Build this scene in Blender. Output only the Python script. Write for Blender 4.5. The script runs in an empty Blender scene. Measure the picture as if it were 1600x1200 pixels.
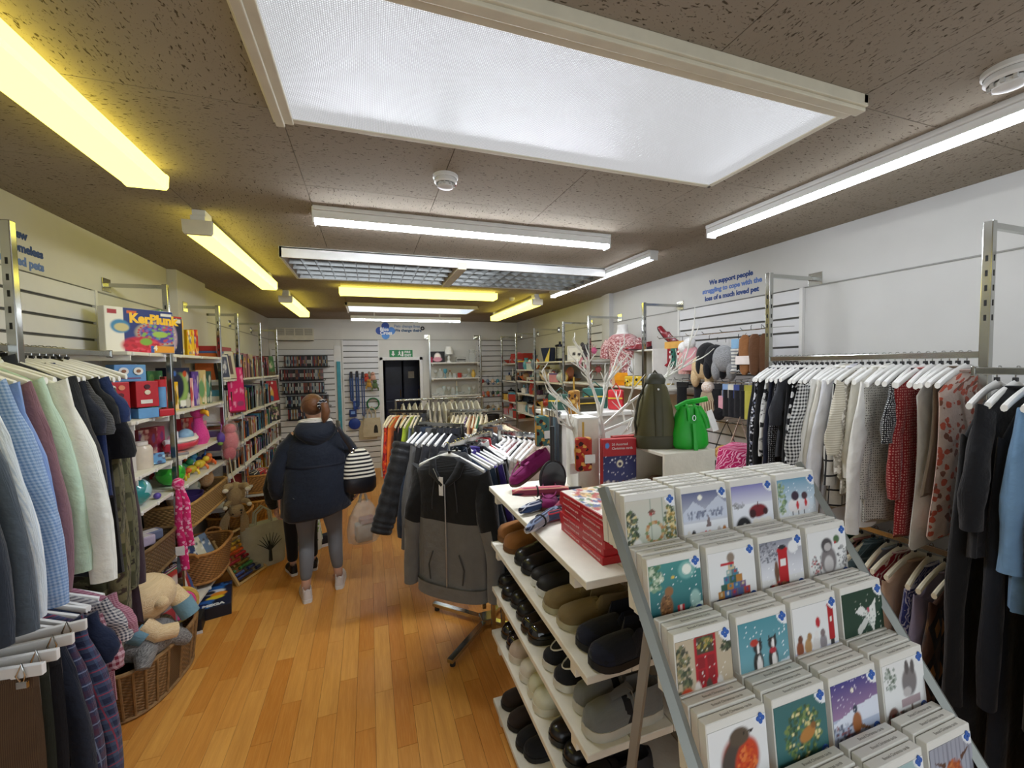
import bpy, bmesh, math, random
import numpy as np
from mathutils import Vector, Matrix

# ------------------------------------------------------------------ camera, sky, exposure
SC = bpy.context.scene
COL = SC.collection
H_CAM = 1.82
YAW, PITCH, ROLL, FPX = 0.331304898, -0.0461232012, -0.016768169, 647.357851
_cam = bpy.data.cameras.new('camera')
_cam.sensor_width = 36.0
_cam.sensor_fit = 'HORIZONTAL'
_cam.lens = FPX / 1600.0 * 36.0
_cam.clip_start = 0.02
cam = bpy.data.objects.new('camera', _cam)
COL.objects.link(cam)
_fw = Vector((math.sin(YAW) * math.cos(PITCH), math.cos(YAW) * math.cos(PITCH), math.sin(PITCH)))
_rt = Vector((math.cos(YAW), -math.sin(YAW), 0))
_up = _rt.cross(_fw)
_r2 = _rt * math.cos(ROLL) + _up * math.sin(ROLL)
_u2 = _up * math.cos(ROLL) - _rt * math.sin(ROLL)
cam.matrix_world = Matrix(((_r2.x, _u2.x, -_fw.x, 0), (_r2.y, _u2.y, -_fw.y, 0), (_r2.z, _u2.z, -_fw.z, H_CAM), (0, 0, 0, 1)))
SC.camera = cam

W = bpy.data.worlds.new('daylight')
SC.world = W
W.use_nodes = True
W.node_tree.nodes['Background'].inputs[0].default_value = (0.86, 0.93, 1.0, 1)
W.node_tree.nodes['Background'].inputs[1].default_value = 1.15     # overcast street seen through the shop front
SC.view_settings.view_transform = 'Standard'
SC.view_settings.look = 'None'
SC.view_settings.gamma = 1.0
SC.view_settings.use_curve_mapping = False
SC.view_settings.exposure = 0.58
SC.cycles.use_denoising = True
SC.cycles.max_bounces = 6
SC.cycles.diffuse_bounces = 4
SC.cycles.sample_clamp_indirect = 6.0
# lamp brightness of the fittings (used by their builders below)
E_LED, E_LED_SIDE, E_PANEL, E_YELLOW, E_FAR = 88.0, 21.0, 0.50, 2.7, 0.8

XL, XR, YB, YF, ZC = -1.56, 2.81, 7.82, -1.3, 2.66
rnd = random.Random(7)

# ------------------------------------------------------------------ helpers
def hx(s):
    s = s.lstrip('#')
    c = [int(s[i:i + 2], 16) / 255 for i in (0, 2, 4)]
    return tuple(x / 12.92 if x <= .04045 else ((x + .055) / 1.055) ** 2.4 for x in c)

class NT:
    def __init__(s, name):
        s.m = bpy.data.materials.new(name); s.m.use_nodes = True
        s.t = s.m.node_tree; s.b = s.t.nodes['Principled BSDF']
    def n(s, typ, ins=None, **props):
        q = s.t.nodes.new('ShaderNode' + typ)
        for k, v in props.items(): setattr(q, k, v)
        for k, v in (ins or {}).items():
            if hasattr(v, 'is_output'): s.t.links.new(v, q.inputs[k])
            else: q.inputs[k].default_value = v
        return q
    def set(s, k, v):
        if hasattr(v, 'is_output'): s.t.links.new(v, s.b.inputs[k])
        else: s.b.inputs[k].default_value = v
    def mix(s, f, a, b, mode='MIX'):
        q = s.t.nodes.new('ShaderNodeMix'); q.data_type = 'RGBA'; q.blend_type = mode
        for k, v in ((0, f), (6, a), (7, b)):
            if hasattr(v, 'is_output'): s.t.links.new(v, q.inputs[k])
            else: q.inputs[k].default_value = v if k == 0 else (*v[:3], 1)
        return q.outputs[2]
    def math(s, op, a, b=0.0, c=0.0):
        q = s.t.nodes.new('ShaderNodeMath'); q.operation = op
        for k, v in ((0, a), (1, b), (2, c)):
            if hasattr(v, 'is_output'): s.t.links.new(v, q.inputs[k])
            else: q.inputs[k].default_value = v
        return q.outputs[0]
    def step(s, x, lo, hi):
        q = s.n('MapRange', {0: x, 1: lo, 2: hi}); q.clamp = True
        return q.outputs[0]
    def bump(s, h, strength=.3, dist=.01):
        q = s.n('Bump', {'Height': h, 'Strength': strength, 'Distance': dist})
        s.t.links.new(q.outputs[0], s.b.inputs['Normal'])
    def scaled(s, src, sc, rz=0):
        return s.n('Mapping', {0: src, 3: sc, 2: (0, 0, rz)}).outputs[0]

_mats = {}
def M(col, rough=.55, metal=0.0, var=.12, nscale=14.0, bump=0.0, emit=0.0, spec=.4, coat=0.0):
    """a painted / plastic / metal material with slight mottling"""
    key = (col, rough, metal, var, nscale, bump, emit, spec, coat)
    if key in _mats: return _mats[key]
    q = NT('surface_' + col.strip('#')); c = hx(col)
    tc = q.n('TexCoord').outputs['Object']
    nz = q.n('TexNoise', {'Vector': tc, 'Scale': nscale, 'Detail': 4.0}).outputs['Fac']
    lo = tuple(x * (1 - var) for x in c); hi = tuple(min(1, x * (1 + var)) for x in c)
    q.set('Base Color', q.mix(q.step(nz, .3, .7), lo, hi))
    q.set('Roughness', rough); q.set('Metallic', metal); q.set('Specular IOR Level', spec)
    if coat: q.set('Coat Weight', coat)
    if bump:
        n2 = q.n('TexNoise', {'Vector': tc, 'Scale': nscale * 5, 'Detail': 3.0}).outputs['Fac']
        q.bump(n2, bump, .01)
    if emit:
        q.set('Emission Color', (*c, 1)); q.set('Emission Strength', emit)
    _mats[key] = q.m
    return q.m

def chrome():
    return M('#b9bab6', .16, 1.0, .06, 6.0)

_fabs = {}
def fab(kind, c1, c2='#ffffff', c3='#000000', s=1.0, rough=.85):
    """woven cloth; uv is in metres"""
    key = (kind, c1, c2, c3, s, rough)
    if key in _fabs: return _fabs[key]
    q = NT('cloth_%s_%s' % (kind, c1.strip('#'))); a, b, c = hx(c1), hx(c2), hx(c3)
    uv = q.n('TexCoord').outputs['UV']
    sx = q.n('SeparateXYZ', {0: uv}); u, v = sx.outputs[0], sx.outputs[1]
    nz = q.n('TexNoise', {'Vector': uv, 'Scale': 9.0, 'Detail': 5.0}).outputs['Fac']
    def stripe(x, period, width):
        return q.math('LESS_THAN', q.math('FRACT', q.math('DIVIDE', x, period * s)), width)
    col = a
    if kind == 'stripeh': col = q.mix(stripe(v, .024, .5), a, b)
    elif kind == 'stripev': col = q.mix(stripe(u, .016, .45), a, b)
    elif kind == 'gingham':
        f = q.math('MULTIPLY', q.math('ADD', stripe(u, .03, .5), stripe(v, .03, .5)), .5)
        col = q.mix(f, a, b)
    elif kind == 'plaid':
        f = q.math('MULTIPLY', q.math('ADD', stripe(u, .075, .45), stripe(v, .075, .45)), .5)
        col = q.mix(f, a, b)
        g = q.math('MAXIMUM', stripe(q.math('ADD', u, .012), .075, .1), stripe(q.math('ADD', v, .012), .075, .1))
        col = q.mix(g, col, c)
    elif kind == 'grid':
        g = q.math('MAXIMUM', stripe(u, .07, .12), stripe(v, .07, .12)); col = q.mix(g, a, b)
    elif kind == 'dots':
        w = q.n('TexVoronoi', {'Vector': uv, 'Scale': 55.0 / s, 'Randomness': .25}).outputs['Distance']
        col = q.mix(q.math('LESS_THAN', w, .3), a, b)
    elif kind == 'floral':
        w = q.n('TexVoronoi', {'Vector': uv, 'Scale': 34.0 / s}); d = w.outputs['Distance']
        n2 = q.n('TexNoise', {'Vector': uv, 'Scale': 40.0 / s, 'Detail': 3.0}).outputs['Fac']
        d2 = q.math('ADD', d, q.math('MULTIPLY', q.math('SUBTRACT', n2, .5), .9))
        hue = q.n('SeparateColor', {0: w.outputs['Color']}).outputs[0]
        pet = q.mix(q.math('GREATER_THAN', hue, .55), b, c)
        col = q.mix(q.math('LESS_THAN', d2, .42), a, pet)
    elif kind == 'swirl':
        w = q.n('TexWave', {'Vector': uv, 'Scale': 9.0 / s, 'Distortion': 14.0, 'Detail': 2.0, 'Detail Scale': 1.6}).outputs['Fac']
        col = q.mix(q.step(w, .62, .75), a, b)
    elif kind == 'camo':
        n1 = q.n('TexNoise', {'Vector': q.scaled(uv, (9, 14, 1)), 'Scale': 1.2, 'Detail': 4.0}).outputs['Fac']
        n2 = q.n('TexNoise', {'Vector': q.scaled(uv, (10, 22, 1)), 'Scale': 1.3, 'Detail': 5.0, 'Distortion': .6}).outputs['Fac']
        col = q.mix(q.step(n1, .5, .54), a, b)
        col = q.mix(q.step(n2, .57, .6), col, c)
    elif kind == 'fur':
        n1 = q.n('TexNoise', {'Vector': uv, 'Scale': 130.0, 'Detail': 6.0}).outputs['Fac']
        col = q.mix(q.step(n1, .3, .7), a, b)
    elif kind == 'sequin':
        w = q.n('TexVoronoi', {'Vector': uv, 'Scale': 95.0 / s})
        hue = q.n('SeparateColor', {0: w.outputs['Color']}).outputs[0]
        col = q.mix(q.math('GREATER_THAN', hue, .62), q.mix(hue, a, c), b)
    elif kind == 'diamond':
        d1 = q.math('PINGPONG', q.math('DIVIDE', u, .05 * s), .5)
        d2 = q.math('PINGPONG', q.math('DIVIDE', v, .09 * s), .5)
        t = q.math('ADD', d1, d2)
        col = q.mix(q.math('GREATER_THAN', t, .5), a, b)
        col = q.mix(q.math('GREATER_THAN', t, .78), col, c)
    elif kind == 'pebble':
        w = q.n('TexVoronoi', {'Vector': uv, 'Scale': 60.0 / s, 'Randomness': .9}, feature='DISTANCE_TO_EDGE').outputs['Distance']
        col = q.mix(q.step(w, .1, .18), b, a)
    dark = q.mix(.16, col, (0, 0, 0))
    q.set('Base Color', q.mix(q.step(nz, .3, .72), dark, col))
    q.set('Roughness', rough); q.set('Specular IOR Level', .25)
    q.set('Sheen Weight', .15)
    n3 = q.n('TexNoise', {'Vector': uv, 'Scale': 22.0, 'Detail': 3.0}).outputs['Fac']
    hgt = n3
    if kind == 'quilt' or kind == 'fur':
        hgt = q.math('ADD', n3, q.math('PINGPONG', q.math('DIVIDE', v, .06 * s), .5) if kind == 'quilt' else q.n('TexNoise', {'Vector': uv, 'Scale': 160.0}).outputs['Fac'])
    q.bump(hgt, .35, .02)
    _fabs[key] = q.m
    return q.m

def pmat(rough=.45, coat=0.0):
    """printed card or paper: the print itself lies in the mesh's colour layer"""
    key = ('print', rough, coat)
    if key not in _mats:
        q = NT('printed_card')
        q.set('Base Color', q.n('Attribute', attribute_name='Col').outputs['Color'])
        q.set('Roughness', rough); q.set('Specular IOR Level', .35)
        if coat: q.set('Coat Weight', coat)
        _mats[key] = q.m
    return _mats[key]

class MB:
    """collects shapes for ONE mesh"""
    def __init__(s): s.v = []; s.f = []; s.uv = []
    def add(s, v, f, uv=None):
        o = len(s.v); s.v += [tuple(p) for p in v]
        s.uv += list(uv) if uv is not None else [(p[0] + p[1], p[2]) for p in v]
        s.f += [tuple(i + o for i in q) for q in f]
        return s
    def xf(s, mat):
        s.v = [tuple(mat @ Vector(p)) for p in s.v]; return s
    def box(s, x0, x1, y0, y1, z0, z1, mat=None):
        v = [(x, y, z) for z in (z0, z1) for y in (y0, y1) for x in (x0, x1)]
        if mat is not None: v = [tuple(mat @ Vector(p)) for p in v]
        return s.add(v, [(0, 2, 3, 1), (4, 5, 7, 6), (0, 1, 5, 4), (2, 6, 7, 3), (0, 4, 6, 2), (1, 3, 7, 5)])
    def cbox(s, c, d, mat=None):
        return s.box(c[0] - d[0] / 2, c[0] + d[0] / 2, c[1] - d[1] / 2, c[1] + d[1] / 2, c[2] - d[2] / 2, c[2] + d[2] / 2, mat)
    def loft(s, rings, cap=True, closed=True):
        n = len(rings[0]); v = [p for r in rings for p in r]; f = []; uv = []
        for r in rings:
            d = 0.0
            for i in range(n):
                if i: d += (Vector(r[i]) - Vector(r[i - 1])).length
                uv.append((d, r[i][2]))
        for k in range(len(rings) - 1):
            for i in range(n if closed else n - 1):
                j = (i + 1) % n
                f.append((k * n + i, k * n + j, (k + 1) * n + j, (k + 1) * n + i))
        if cap:
            f.append(tuple(range(n - 1, -1, -1))); f.append(tuple(range((len(rings) - 1) * n, len(rings) * n)))
        return s.add(v, f, uv)
    def tube(s, pts, r, n=8, cap=True, flat=1.0, closed=False):
        pts = [Vector(p) for p in pts]; rings = []
        rr = r if hasattr(r, '__len__') else [r] * len(pts)
        prev = None
        for i, p in enumerate(pts):
            t = pts[(i + 1) % len(pts) if closed else min(i + 1, len(pts) - 1)] - pts[i - 1 if (i or closed) else 0]
            if t.length < 1e-9: t = Vector((0, 0, 1))
            t.normalize()
            if prev is None:
                a = Vector((0, 1, 0)) if abs(t.y) < .9 else Vector((1, 0, 0))
                nrm = (a - t * a.dot(t)).normalized()
            else:
                nrm = (prev - t * prev.dot(t))
                nrm = nrm.normalized() if nrm.length > 1e-6 else Vector((1, 0, 0))
            prev = nrm; b = t.cross(nrm)
            rings.append([tuple(p + (nrm * math.cos(2 * math.pi * k / n) * flat + b * math.sin(2 * math.pi * k / n)) * rr[i]) for k in range(n)])
        if closed: rings.append(rings[0]); cap = False
        return s.loft(rings, cap)
    def cyl(s, a, b, r, r2=None, n=12):
        return s.tube([a, b], [r, r if r2 is None else r2], n)
    def lathe(s, prof, c=(0, 0, 0), n=20, cap=False):
        rings = [[(c[0] + r * math.cos(2 * math.pi * k / n), c[1] + r * math.sin(2 * math.pi * k / n), c[2] + z) for k in range(n)] for r, z in prof]
        return s.loft(rings, cap)
    def ell(s, c, r, n=14, m=9, mat=None):
        rings = []
        for i in range(m + 1):
            a = math.pi * (i / m) - math.pi / 2
            q = max(math.cos(a), .02)
            ring = [(c[0] + r[0] * q * math.cos(2 * math.pi * k / n), c[1] + r[1] * q * math.sin(2 * math.pi * k / n), c[2] + r[2] * math.sin(a)) for k in range(n)]
            if mat is not None: ring = [tuple(mat @ Vector(p)) for p in ring]
            rings.append(ring)
        return s.loft(rings)
    def prism(s, poly, y0, y1, axis='y'):
        def P(a, b, t): return (a, t, b) if axis == 'y' else ((t, a, b) if axis == 'x' else (a, b, t))
        n = len(poly)
        v = [P(a, b, y0) for a, b in poly] + [P(a, b, y1) for a, b in poly]
        f = [tuple(range(n)), tuple(range(2 * n - 1, n - 1, -1))] + [(i, n + i, n + (i + 1) % n, (i + 1) % n) for i in range(n)]
        return s.add(v, f)
    def mesh(s, name, smooth=40, bevel=0.0, seg=2):
        me = bpy.data.meshes.new(name)
        me.from_pydata(s.v, [], s.f)
        ul = me.uv_layers.new(name='UVMap')
        idx = np.zeros(len(me.loops), dtype=np.int32); me.loops.foreach_get('vertex_index', idx)
        ul.data.foreach_set('uv', np.array(s.uv, dtype=np.float32)[idx].ravel())
        bm = bmesh.new(); bm.from_mesh(me)
        bmesh.ops.recalc_face_normals(bm, faces=bm.faces)
        if bevel:
            es = [e for e in bm.edges if len(e.link_faces) == 2 and e.calc_face_angle(0) > .6]
            bmesh.ops.bevel(bm, geom=es, offset=bevel, segments=seg, affect='EDGES', profile=.6, clamp_overlap=True)
        bm.to_mesh(me); bm.free()
        if smooth:
            me.polygons.foreach_set('use_smooth', [True] * len(me.polygons))
            me.set_sharp_from_angle(angle=math.radians(smooth))
        return me
    def build(s, name, mat, parent=None, smooth=40, bevel=0.0, seg=2):
        return put(name, s.mesh(name, smooth, bevel, seg), mat, parent)

KIDS = {}
def put(name, me, mat, parent=None, loc=None, rot=None, scale=None):
    """an object over mesh data that other objects may share; the material sits on the object"""
    o = bpy.data.objects.new(name, me); COL.objects.link(o)
    if not me.materials: me.materials.append(mat)
    if me.materials[0] is not mat:
        o.material_slots[0].link = 'OBJECT'; o.material_slots[0].material = mat
    if parent is not None:
        o.parent = parent; KIDS.setdefault(parent.name, []).append(o)
    if loc is not None: o.location = loc
    if rot is not None: o.rotation_euler = rot
    if scale is not None: o.scale = scale
    return o

def tag(o, label=None, cat=None, group=None, kind=None):
    for k, v in (('label', label), ('category', cat), ('group', group), ('kind', kind)):
        if v: o[k] = v
    return o

def thing(name, label, cat, loc=(0, 0, 0), rz=0.0, group=None, rot=None):
    o = bpy.data.objects.new(name, None); COL.objects.link(o)
    o.empty_display_size = .05
    o.location = loc; o.rotation_euler = rot if rot is not None else (0, 0, rz)
    return tag(o, label, cat, group)

def copy_tree(o, parent=None):
    c = o.copy(); COL.objects.link(c); c.parent = parent
    if parent is not None: KIDS.setdefault(parent.name, []).append(c)
    for ch in list(KIDS.get(o.name, ())): copy_tree(ch, c)
    return c

def struct(o, label=None):
    o['kind'] = 'structure'
    if label: o['label'] = label
    return o

def word(s, size, mat, name='lettering', parent=None, loc=(0, 0, 0), rot=(0, 0, 0), align='LEFT', depth=.0008, bold=.0, sx=1.0):
    cu = bpy.data.curves.new(name, 'FONT'); cu.body = s; cu.size = size; cu.align_x = align
    cu.extrude = depth; cu.offset = bold; cu.resolution_u = 3
    t = bpy.data.objects.new(name, cu); COL.objects.link(t)
    me = t.to_mesh().copy(); t.to_mesh_clear()
    bpy.data.objects.remove(t); bpy.data.curves.remove(cu)
    o = put(name, me, mat, parent, loc, rot, (sx, 1, 1))
    return o

class CV:
    """a small painted picture for something that is itself a flat print"""
    def __init__(s, w, h, bg):
        s.w, s.h = w, h; s.a = np.zeros((h, w, 3)); s.a[:] = hx(bg)
        yy, xx = np.mgrid[0:h, 0:w]; s.x = (xx + .5) / w; s.y = (yy + .5) / h     # y runs up
        s.r = np.random.RandomState(w * 131 + h)
    def put(s, m, c, al=1.0):
        m = np.clip(m.astype(float), 0, 1)[..., None] * al; s.a = s.a * (1 - m) + np.array(hx(c)) * m; return s
    def rect(s, x0, y0, x1, y1, c, al=1.0): return s.put((s.x > x0) & (s.x < x1) & (s.y > y0) & (s.y < y1), c, al)
    def ell(s, cx, cy, rx, ry, c, al=1.0, rot=0):
        X, Y = s.x - cx, s.y - cy
        if rot: X, Y = X * math.cos(rot) + Y * math.sin(rot), -X * math.sin(rot) + Y * math.cos(rot)
        d = np.sqrt((X / rx) ** 2 + (Y / ry) ** 2); return s.put(np.clip((1.12 - d) / .24, 0, 1), c, al)
    def ring(s, cx, cy, r0, r1, c, al=1.0):
        d = np.hypot(s.x - cx, s.y - cy); return s.put((d > r0) & (d < r1), c, al)
    def poly(s, pts, c, al=1.0):
        ins = np.zeros(s.x.shape, bool); n = len(pts)
        for i in range(n):
            (x1, y1), (x2, y2) = pts[i], pts[(i + 1) % n]
            if y1 == y2: continue
            ins ^= ((y1 > s.y) != (y2 > s.y)) & (s.x < (x2 - x1) * (s.y - y1) / (y2 - y1) + x1)
        return s.put(ins, c, al)
    def grad(s, c0, c1, y0=0, y1=1):
        t = np.clip((s.y - y0) / (y1 - y0), 0, 1)[..., None]
        m = ((s.y >= y0) & (s.y <= y1))[..., None]
        s.a = np.where(m, np.array(hx(c0)) * (1 - t) + np.array(hx(c1)) * t, s.a); return s
    def dots(s, n, x0, y0, x1, y1, r, cols, al=1.0, fy=1.0):
        for i in range(n):
            s.ell(s.r.uniform(x0, x1), s.r.uniform(y0, y1), r * s.r.uniform(.6, 1.3), fy * r * s.r.uniform(.6, 1.3), cols[i % len(cols)], al)
        return s
    def bush(s, n, cx, cy, rx, ry, r, cols, al=.9):
        for i in range(n):
            t = s.r.uniform(0, 6.283); q = math.sqrt(s.r.uniform(0, 1))
            s.ell(cx + rx * q * math.cos(t), cy + ry * q * math.sin(t), r * s.r.uniform(.6, 1.3), r * s.r.uniform(.6, 1.3), cols[i % len(cols)], al)
        return s

def printed(name, cv, w, h, mat=None, parent=None, loc=(0, 0, 0), rot=(0, 0, 0), thick=.0012):
    """a printed sheet in the local xz plane facing -y, centred, with a little thickness"""
    nx, ny = cv.w, cv.h
    v = []; col = []
    xs = np.linspace(-w / 2, w / 2, nx); zs = np.linspace(-h / 2, h / 2, ny)
    v = [(x, -thick, z) for z in zs for x in xs]
    f = [(j * nx + i, j * nx + i + 1, (j + 1) * nx + i + 1, (j + 1) * nx + i) for j in range(ny - 1) for i in range(nx - 1)]
    k = len(v)
    v += [(-w / 2, 0, -h / 2), (w / 2, 0, -h / 2), (w / 2, 0, h / 2), (-w / 2, 0, h / 2)]
    f += [(k, k + 3, k + 2, k + 1)]
    bl, br, tr, tl = 0, nx - 1, ny * nx - 1, (ny - 1) * nx
    f += [(bl, k, k + 1, br), (br, k + 1, k + 2, tr), (tr, k + 2, k + 3, tl), (tl, k + 3, k, bl)]
    me = bpy.data.meshes.new(name); me.from_pydata(v, [], f)
    at = me.color_attributes.new('Col', 'FLOAT_COLOR', 'POINT')
    c = np.ones((len(v), 4), dtype=np.float32); c[:nx * ny, :3] = cv.a.reshape(-1, 3); c[nx * ny:, :3] = cv.a[0, 0]
    at.data.foreach_set('color', c.ravel())
    return put(name, me, mat or pmat(), parent, loc, rot)
R = math.radians
# ------------------------------------------------------------------ the room: floor, ceiling, walls
def wood_floor_mat(per_island):
    q = NT('oak_strip_floor')
    tc = q.n('TexCoord').outputs['Object']
    rv = q.n('NewGeometry').outputs['Random Per Island'] if per_island else q.n('ObjectInfo').outputs['Random']
    geo = q.n('NewGeometry').outputs['Position']
    off = q.n('CombineXYZ', {0: q.math('MULTIPLY', rv, 40.0), 1: q.math('MULTIPLY', rv, 17.0), 2: 0.0}).outputs[0]
    p = q.n('VectorMath', {0: geo, 1: off}, operation='ADD').outputs[0]
    g = q.n('TexNoise', {'Vector': q.scaled(p, (30, 2.4, 1)), 'Scale': 1.0, 'Detail': 6.0, 'Roughness': .65}).outputs['Fac']
    fine = q.n('TexNoise', {'Vector': q.scaled(p, (160, 8, 1)), 'Scale': 1.0, 'Detail': 3.0}).outputs['Fac']
    base = q.mix(rv, hx('#c47d31'), hx('#dba050'))
    col = q.mix(q.math('MULTIPLY', q.step(g, .35, .75), .55), base, hx('#a2621f'))
    col = q.mix(q.math('MULTIPLY', q.step(fine, .45, .75), .25), col, hx('#e6b264'))
    q.set('Base Color', col); q.set('Roughness', q.math('ADD', .3, q.math('MULTIPLY', g, .15)))
    q.set('Specular IOR Level', .45)
    q.bump(fine, .05, .002)
    return q.m

fl = MB().box(XL - .1, XR + .1, YF - .3, YB + 1.8, -.12, -.002).build('floor', M('#5a3b1e', .7))
struct(fl, 'oak strip floor')
FM = wood_floor_mat(False)
PW, PL = .096, .62
plank_me = MB().box(-PW / 2 + .0006, PW / 2 - .0006, -PL / 2 + .0006, PL / 2 - .0006, -.004, 0).mesh('plank', 0, .0008, 1)
rest = MB(); nplank = 0; spots = []
for i in range(int((XR - XL) / PW) + 1):
    x = XL + PW * (i + .5)
    if x > XR: break
    j = 0; y = YF - PL + ((i * .37) % 1) * PL
    while y < YB + 1.6:
        spots.append((x, y + PL / 2)); y += PL
def _seen(s):
    x, y = s
    if not (-1.25 < x < .95 and .85 < y < 7.9): return 9
    return abs(y - 2.8) + abs(x + .2) * .4
spots.sort(key=_seen)
for k, (x, y) in enumerate(spots):
    if k < 250 and _seen((x, y)) < 9: put('plank', plank_me, FM, fl, (x, y, 0))
    else: rest.box(x - PW / 2 + .0006, x + PW / 2 - .0006, y - PL / 2 + .0006, y + PL / 2 - .0006, -.004, 0)
tag(rest.build('planks_under_racks', wood_floor_mat(True), fl, 0), kind='stuff')

def ceiling_mat():
    q = NT('fissured_ceiling_tile')
    geo = q.n('NewGeometry').outputs['Position']
    rv = q.n('ObjectInfo').outputs['Random']
    ang = q.math('MULTIPLY', q.math('GREATER_THAN', rv, .45), 1.5708)
    rot = q.n('VectorRotate', {0: geo, 3: ang}, rotation_type='Z_AXIS')
    q.t.links.new(ang, rot.inputs['Angle'])
    v = rot.outputs[0]
    n1 = q.n('TexNoise', {'Vector': q.scaled(v, (55, 140, 1)), 'Scale': 1.0, 'Detail': 2.5, 'Roughness': .5, 'Distortion': .5}).outputs['Fac']
    n2 = q.n('TexNoise', {'Vector': q.scaled(v, (150, 190, 1)), 'Scale': 1.0, 'Detail': 2.0}).outputs['Fac']
    pit = q.step(n1, .62, .68); pin = q.math('MULTIPLY', q.step(n2, .68, .71), .6)
    hole = q.math('MAXIMUM', pit, pin)
    st = q.n('TexNoise', {'Vector': geo, 'Scale': 1.3, 'Detail': 3.0}).outputs['Fac']
    base = q.mix(q.step(st, .35, .7), hx('#8f8576'), hx('#988e80'))
    q.set('Base Color', q.mix(hole, base, hx('#4f4638'))); q.set('Roughness', .95)
    q.set('Specular IOR Level', .1)
    q.bump(q.math('SUBTRACT', 1.0, hole), .6, .004)
    return q.m
ce = struct(MB().box(XL - .1, XR + .1, YF, YB + .1, ZC + .006, ZC + .12).build('ceiling', M('#8d8474', .9)), 'ceiling of fissured tiles')
CM = ceiling_mat(); TS = .59
gx = [XL] + [-.25 + TS * k for k in range(-2, 6)] + [XR]
gy = [YF] + [.37 + TS * k for k in range(-2, 13)] + [YB]
gx = sorted(set(round(x, 3) for x in gx)); gy = sorted(set(round(y, 3) for y in gy))
_tm = {}
for a, b in zip(gx, gx[1:]):
    for c, d in zip(gy, gy[1:]):
        k = (round(b - a, 3), round(d - c, 3))
        if k not in _tm:
            _tm[k] = MB().box(-k[0] / 2 + .0015, k[0] / 2 - .0015, -k[1] / 2 + .0015, k[1] / 2 - .0015, 0, .008).mesh('ceiling_tile', 0)
        put('ceiling_tile', _tm[k], CM, ce, ((a + b) / 2, (c + d) / 2, ZC))

WALL = M('#cdcbc3', .8, var=.04, nscale=3.0, bump=.08)
WGREY = M('#c3c2be', .75, var=.04, nscale=3.0)
SLAT = M('#cfcfd0', .5, var=.04, nscale=5.0)
GROOVE = M('#5b5a56', .8)
TRIM = M('#d6d5d1', .5, var=.03)
wl = struct(MB().box(XL - .12, XL, YF, YB + .1, 0, ZC + .01).build('wall_left', WALL), 'white left wall')
wr = struct(MB().box(XR, XR + .12, YF, YB + .1, 0, ZC + .01).build('wall_right', WGREY), 'white right wall')
DX0, DX1, DZ = .235, .885, 1.94
wb = MB().box(XL - .1, DX0, YB, YB + .12, 0, ZC + .01).box(DX1, XR + .1, YB, YB + .12, 0, ZC + .01).box(DX0, DX1, YB, YB + .12, DZ, ZC + .01)
wb = struct(wb.build('wall_back', WALL), 'white back wall with doorway')
wf = MB().box(XL - .1, XR + .1, YF - .12, YF, 0, .4).box(XL - .1, XR + .1, YF - .12, YF, 2.4, ZC + .1).box(XL - .1, XL + .35, YF - .12, YF, .4, 2.4).box(XR - .35, XR + .1, YF - .12, YF, .4, 2.4)
struct(wf.build('wall_front', WALL), 'shop front wall with display window')
# horizontal joint of the wall boards
for nm, b in (('trim_1', (XL, XL + .006, 1.0, YB, 2.306, 2.314)), ('trim_2', (XR - .006, XR, .4, YB, 2.306, 2.314)), ('trim_3', (XL, XR, YB - .006, YB, 2.306, 2.314))):
    struct(MB().box(*b).build(nm, M('#8e8d88', .7)))
struct(MB().box(XL, XL + .07, 4.2, 4.84, 0, ZC).build('wall_pillar', WALL, None, 0, .004), 'boxed-in pillar on the left wall')
struct(MB().box(XR - .06, XR, 4.36, 4.46, 0, ZC).box(XR - .04, XR, 4.46, 4.56, 0, ZC).build('wall_boxing', WGREY, None, 0, .004), 'boxed-in pipe on the right wall')
struct(MB().box(XL, XL + .014, 1.0, 7.8, 0, .1).build('baseboard_left', TRIM)); struct(MB().box(XR - .014, XR, .4, 7.8, 0, .1).build('baseboard_right', TRIM))
struct(MB().box(XL, -.52, YB - .014, YB, 0, .1).box(-.43, .18, YB - .014, YB, 0, .1).build('baseboard_back', TRIM))

def slatwall(wall, axis, pos, sgn, a, b, z0, z1, pitch=.1, edge=True):
    """horizontal boards with dark grooves between; each board a part of the wall"""
    t0, t1 = (pos, pos + sgn * .006); t1f = pos + sgn * .019
    def bx(mb, a, b, p, q, z0, z1):
        p, q = min(p, q), max(p, q)
        return mb.box(p, q, a, b, z0, z1) if axis == 'x' else mb.box(a, b, p, q, z0, z1)
    bx(MB(), a, b, t0, t1, z0, z1).build('slatwall_backing', GROOVE, wall, 0)
    n = int(round((z1 - z0) / pitch))
    me = bx(MB(), a, b, t1, t1f, -pitch / 2 + .007, pitch / 2 - .007).mesh('slat', 0, .002, 1)
    for k in range(n): put('slat', me, SLAT, wall, (0, 0, z0 + pitch * (k + .5)))
    if edge:
        for e in (a, b): bx(MB(), e - .011, e + .011, t0, pos + sgn * .024, z0, z1).build('slatwall_edging', TRIM, wall, 0)
slatwall(wl, 'x', XL, 1, 1.2, 3.19, .31, 2.31)
slatwall(wr, 'x', XR, -1, 2.04, 3.22, .31, 2.31)
slatwall(wr, 'x', XR, -1, 4.56, 4.92, .71, 2.31)
slatwall(wb, 'y', YB, -1, XL + .03, -.56, .14, 2.14)
slatwall(wb, 'y', YB, -1, -.43, .17, .1, 2.3)
slatwall(wb, 'y', YB, -1, 1.99, XR - .03, .2, 2.3)

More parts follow.
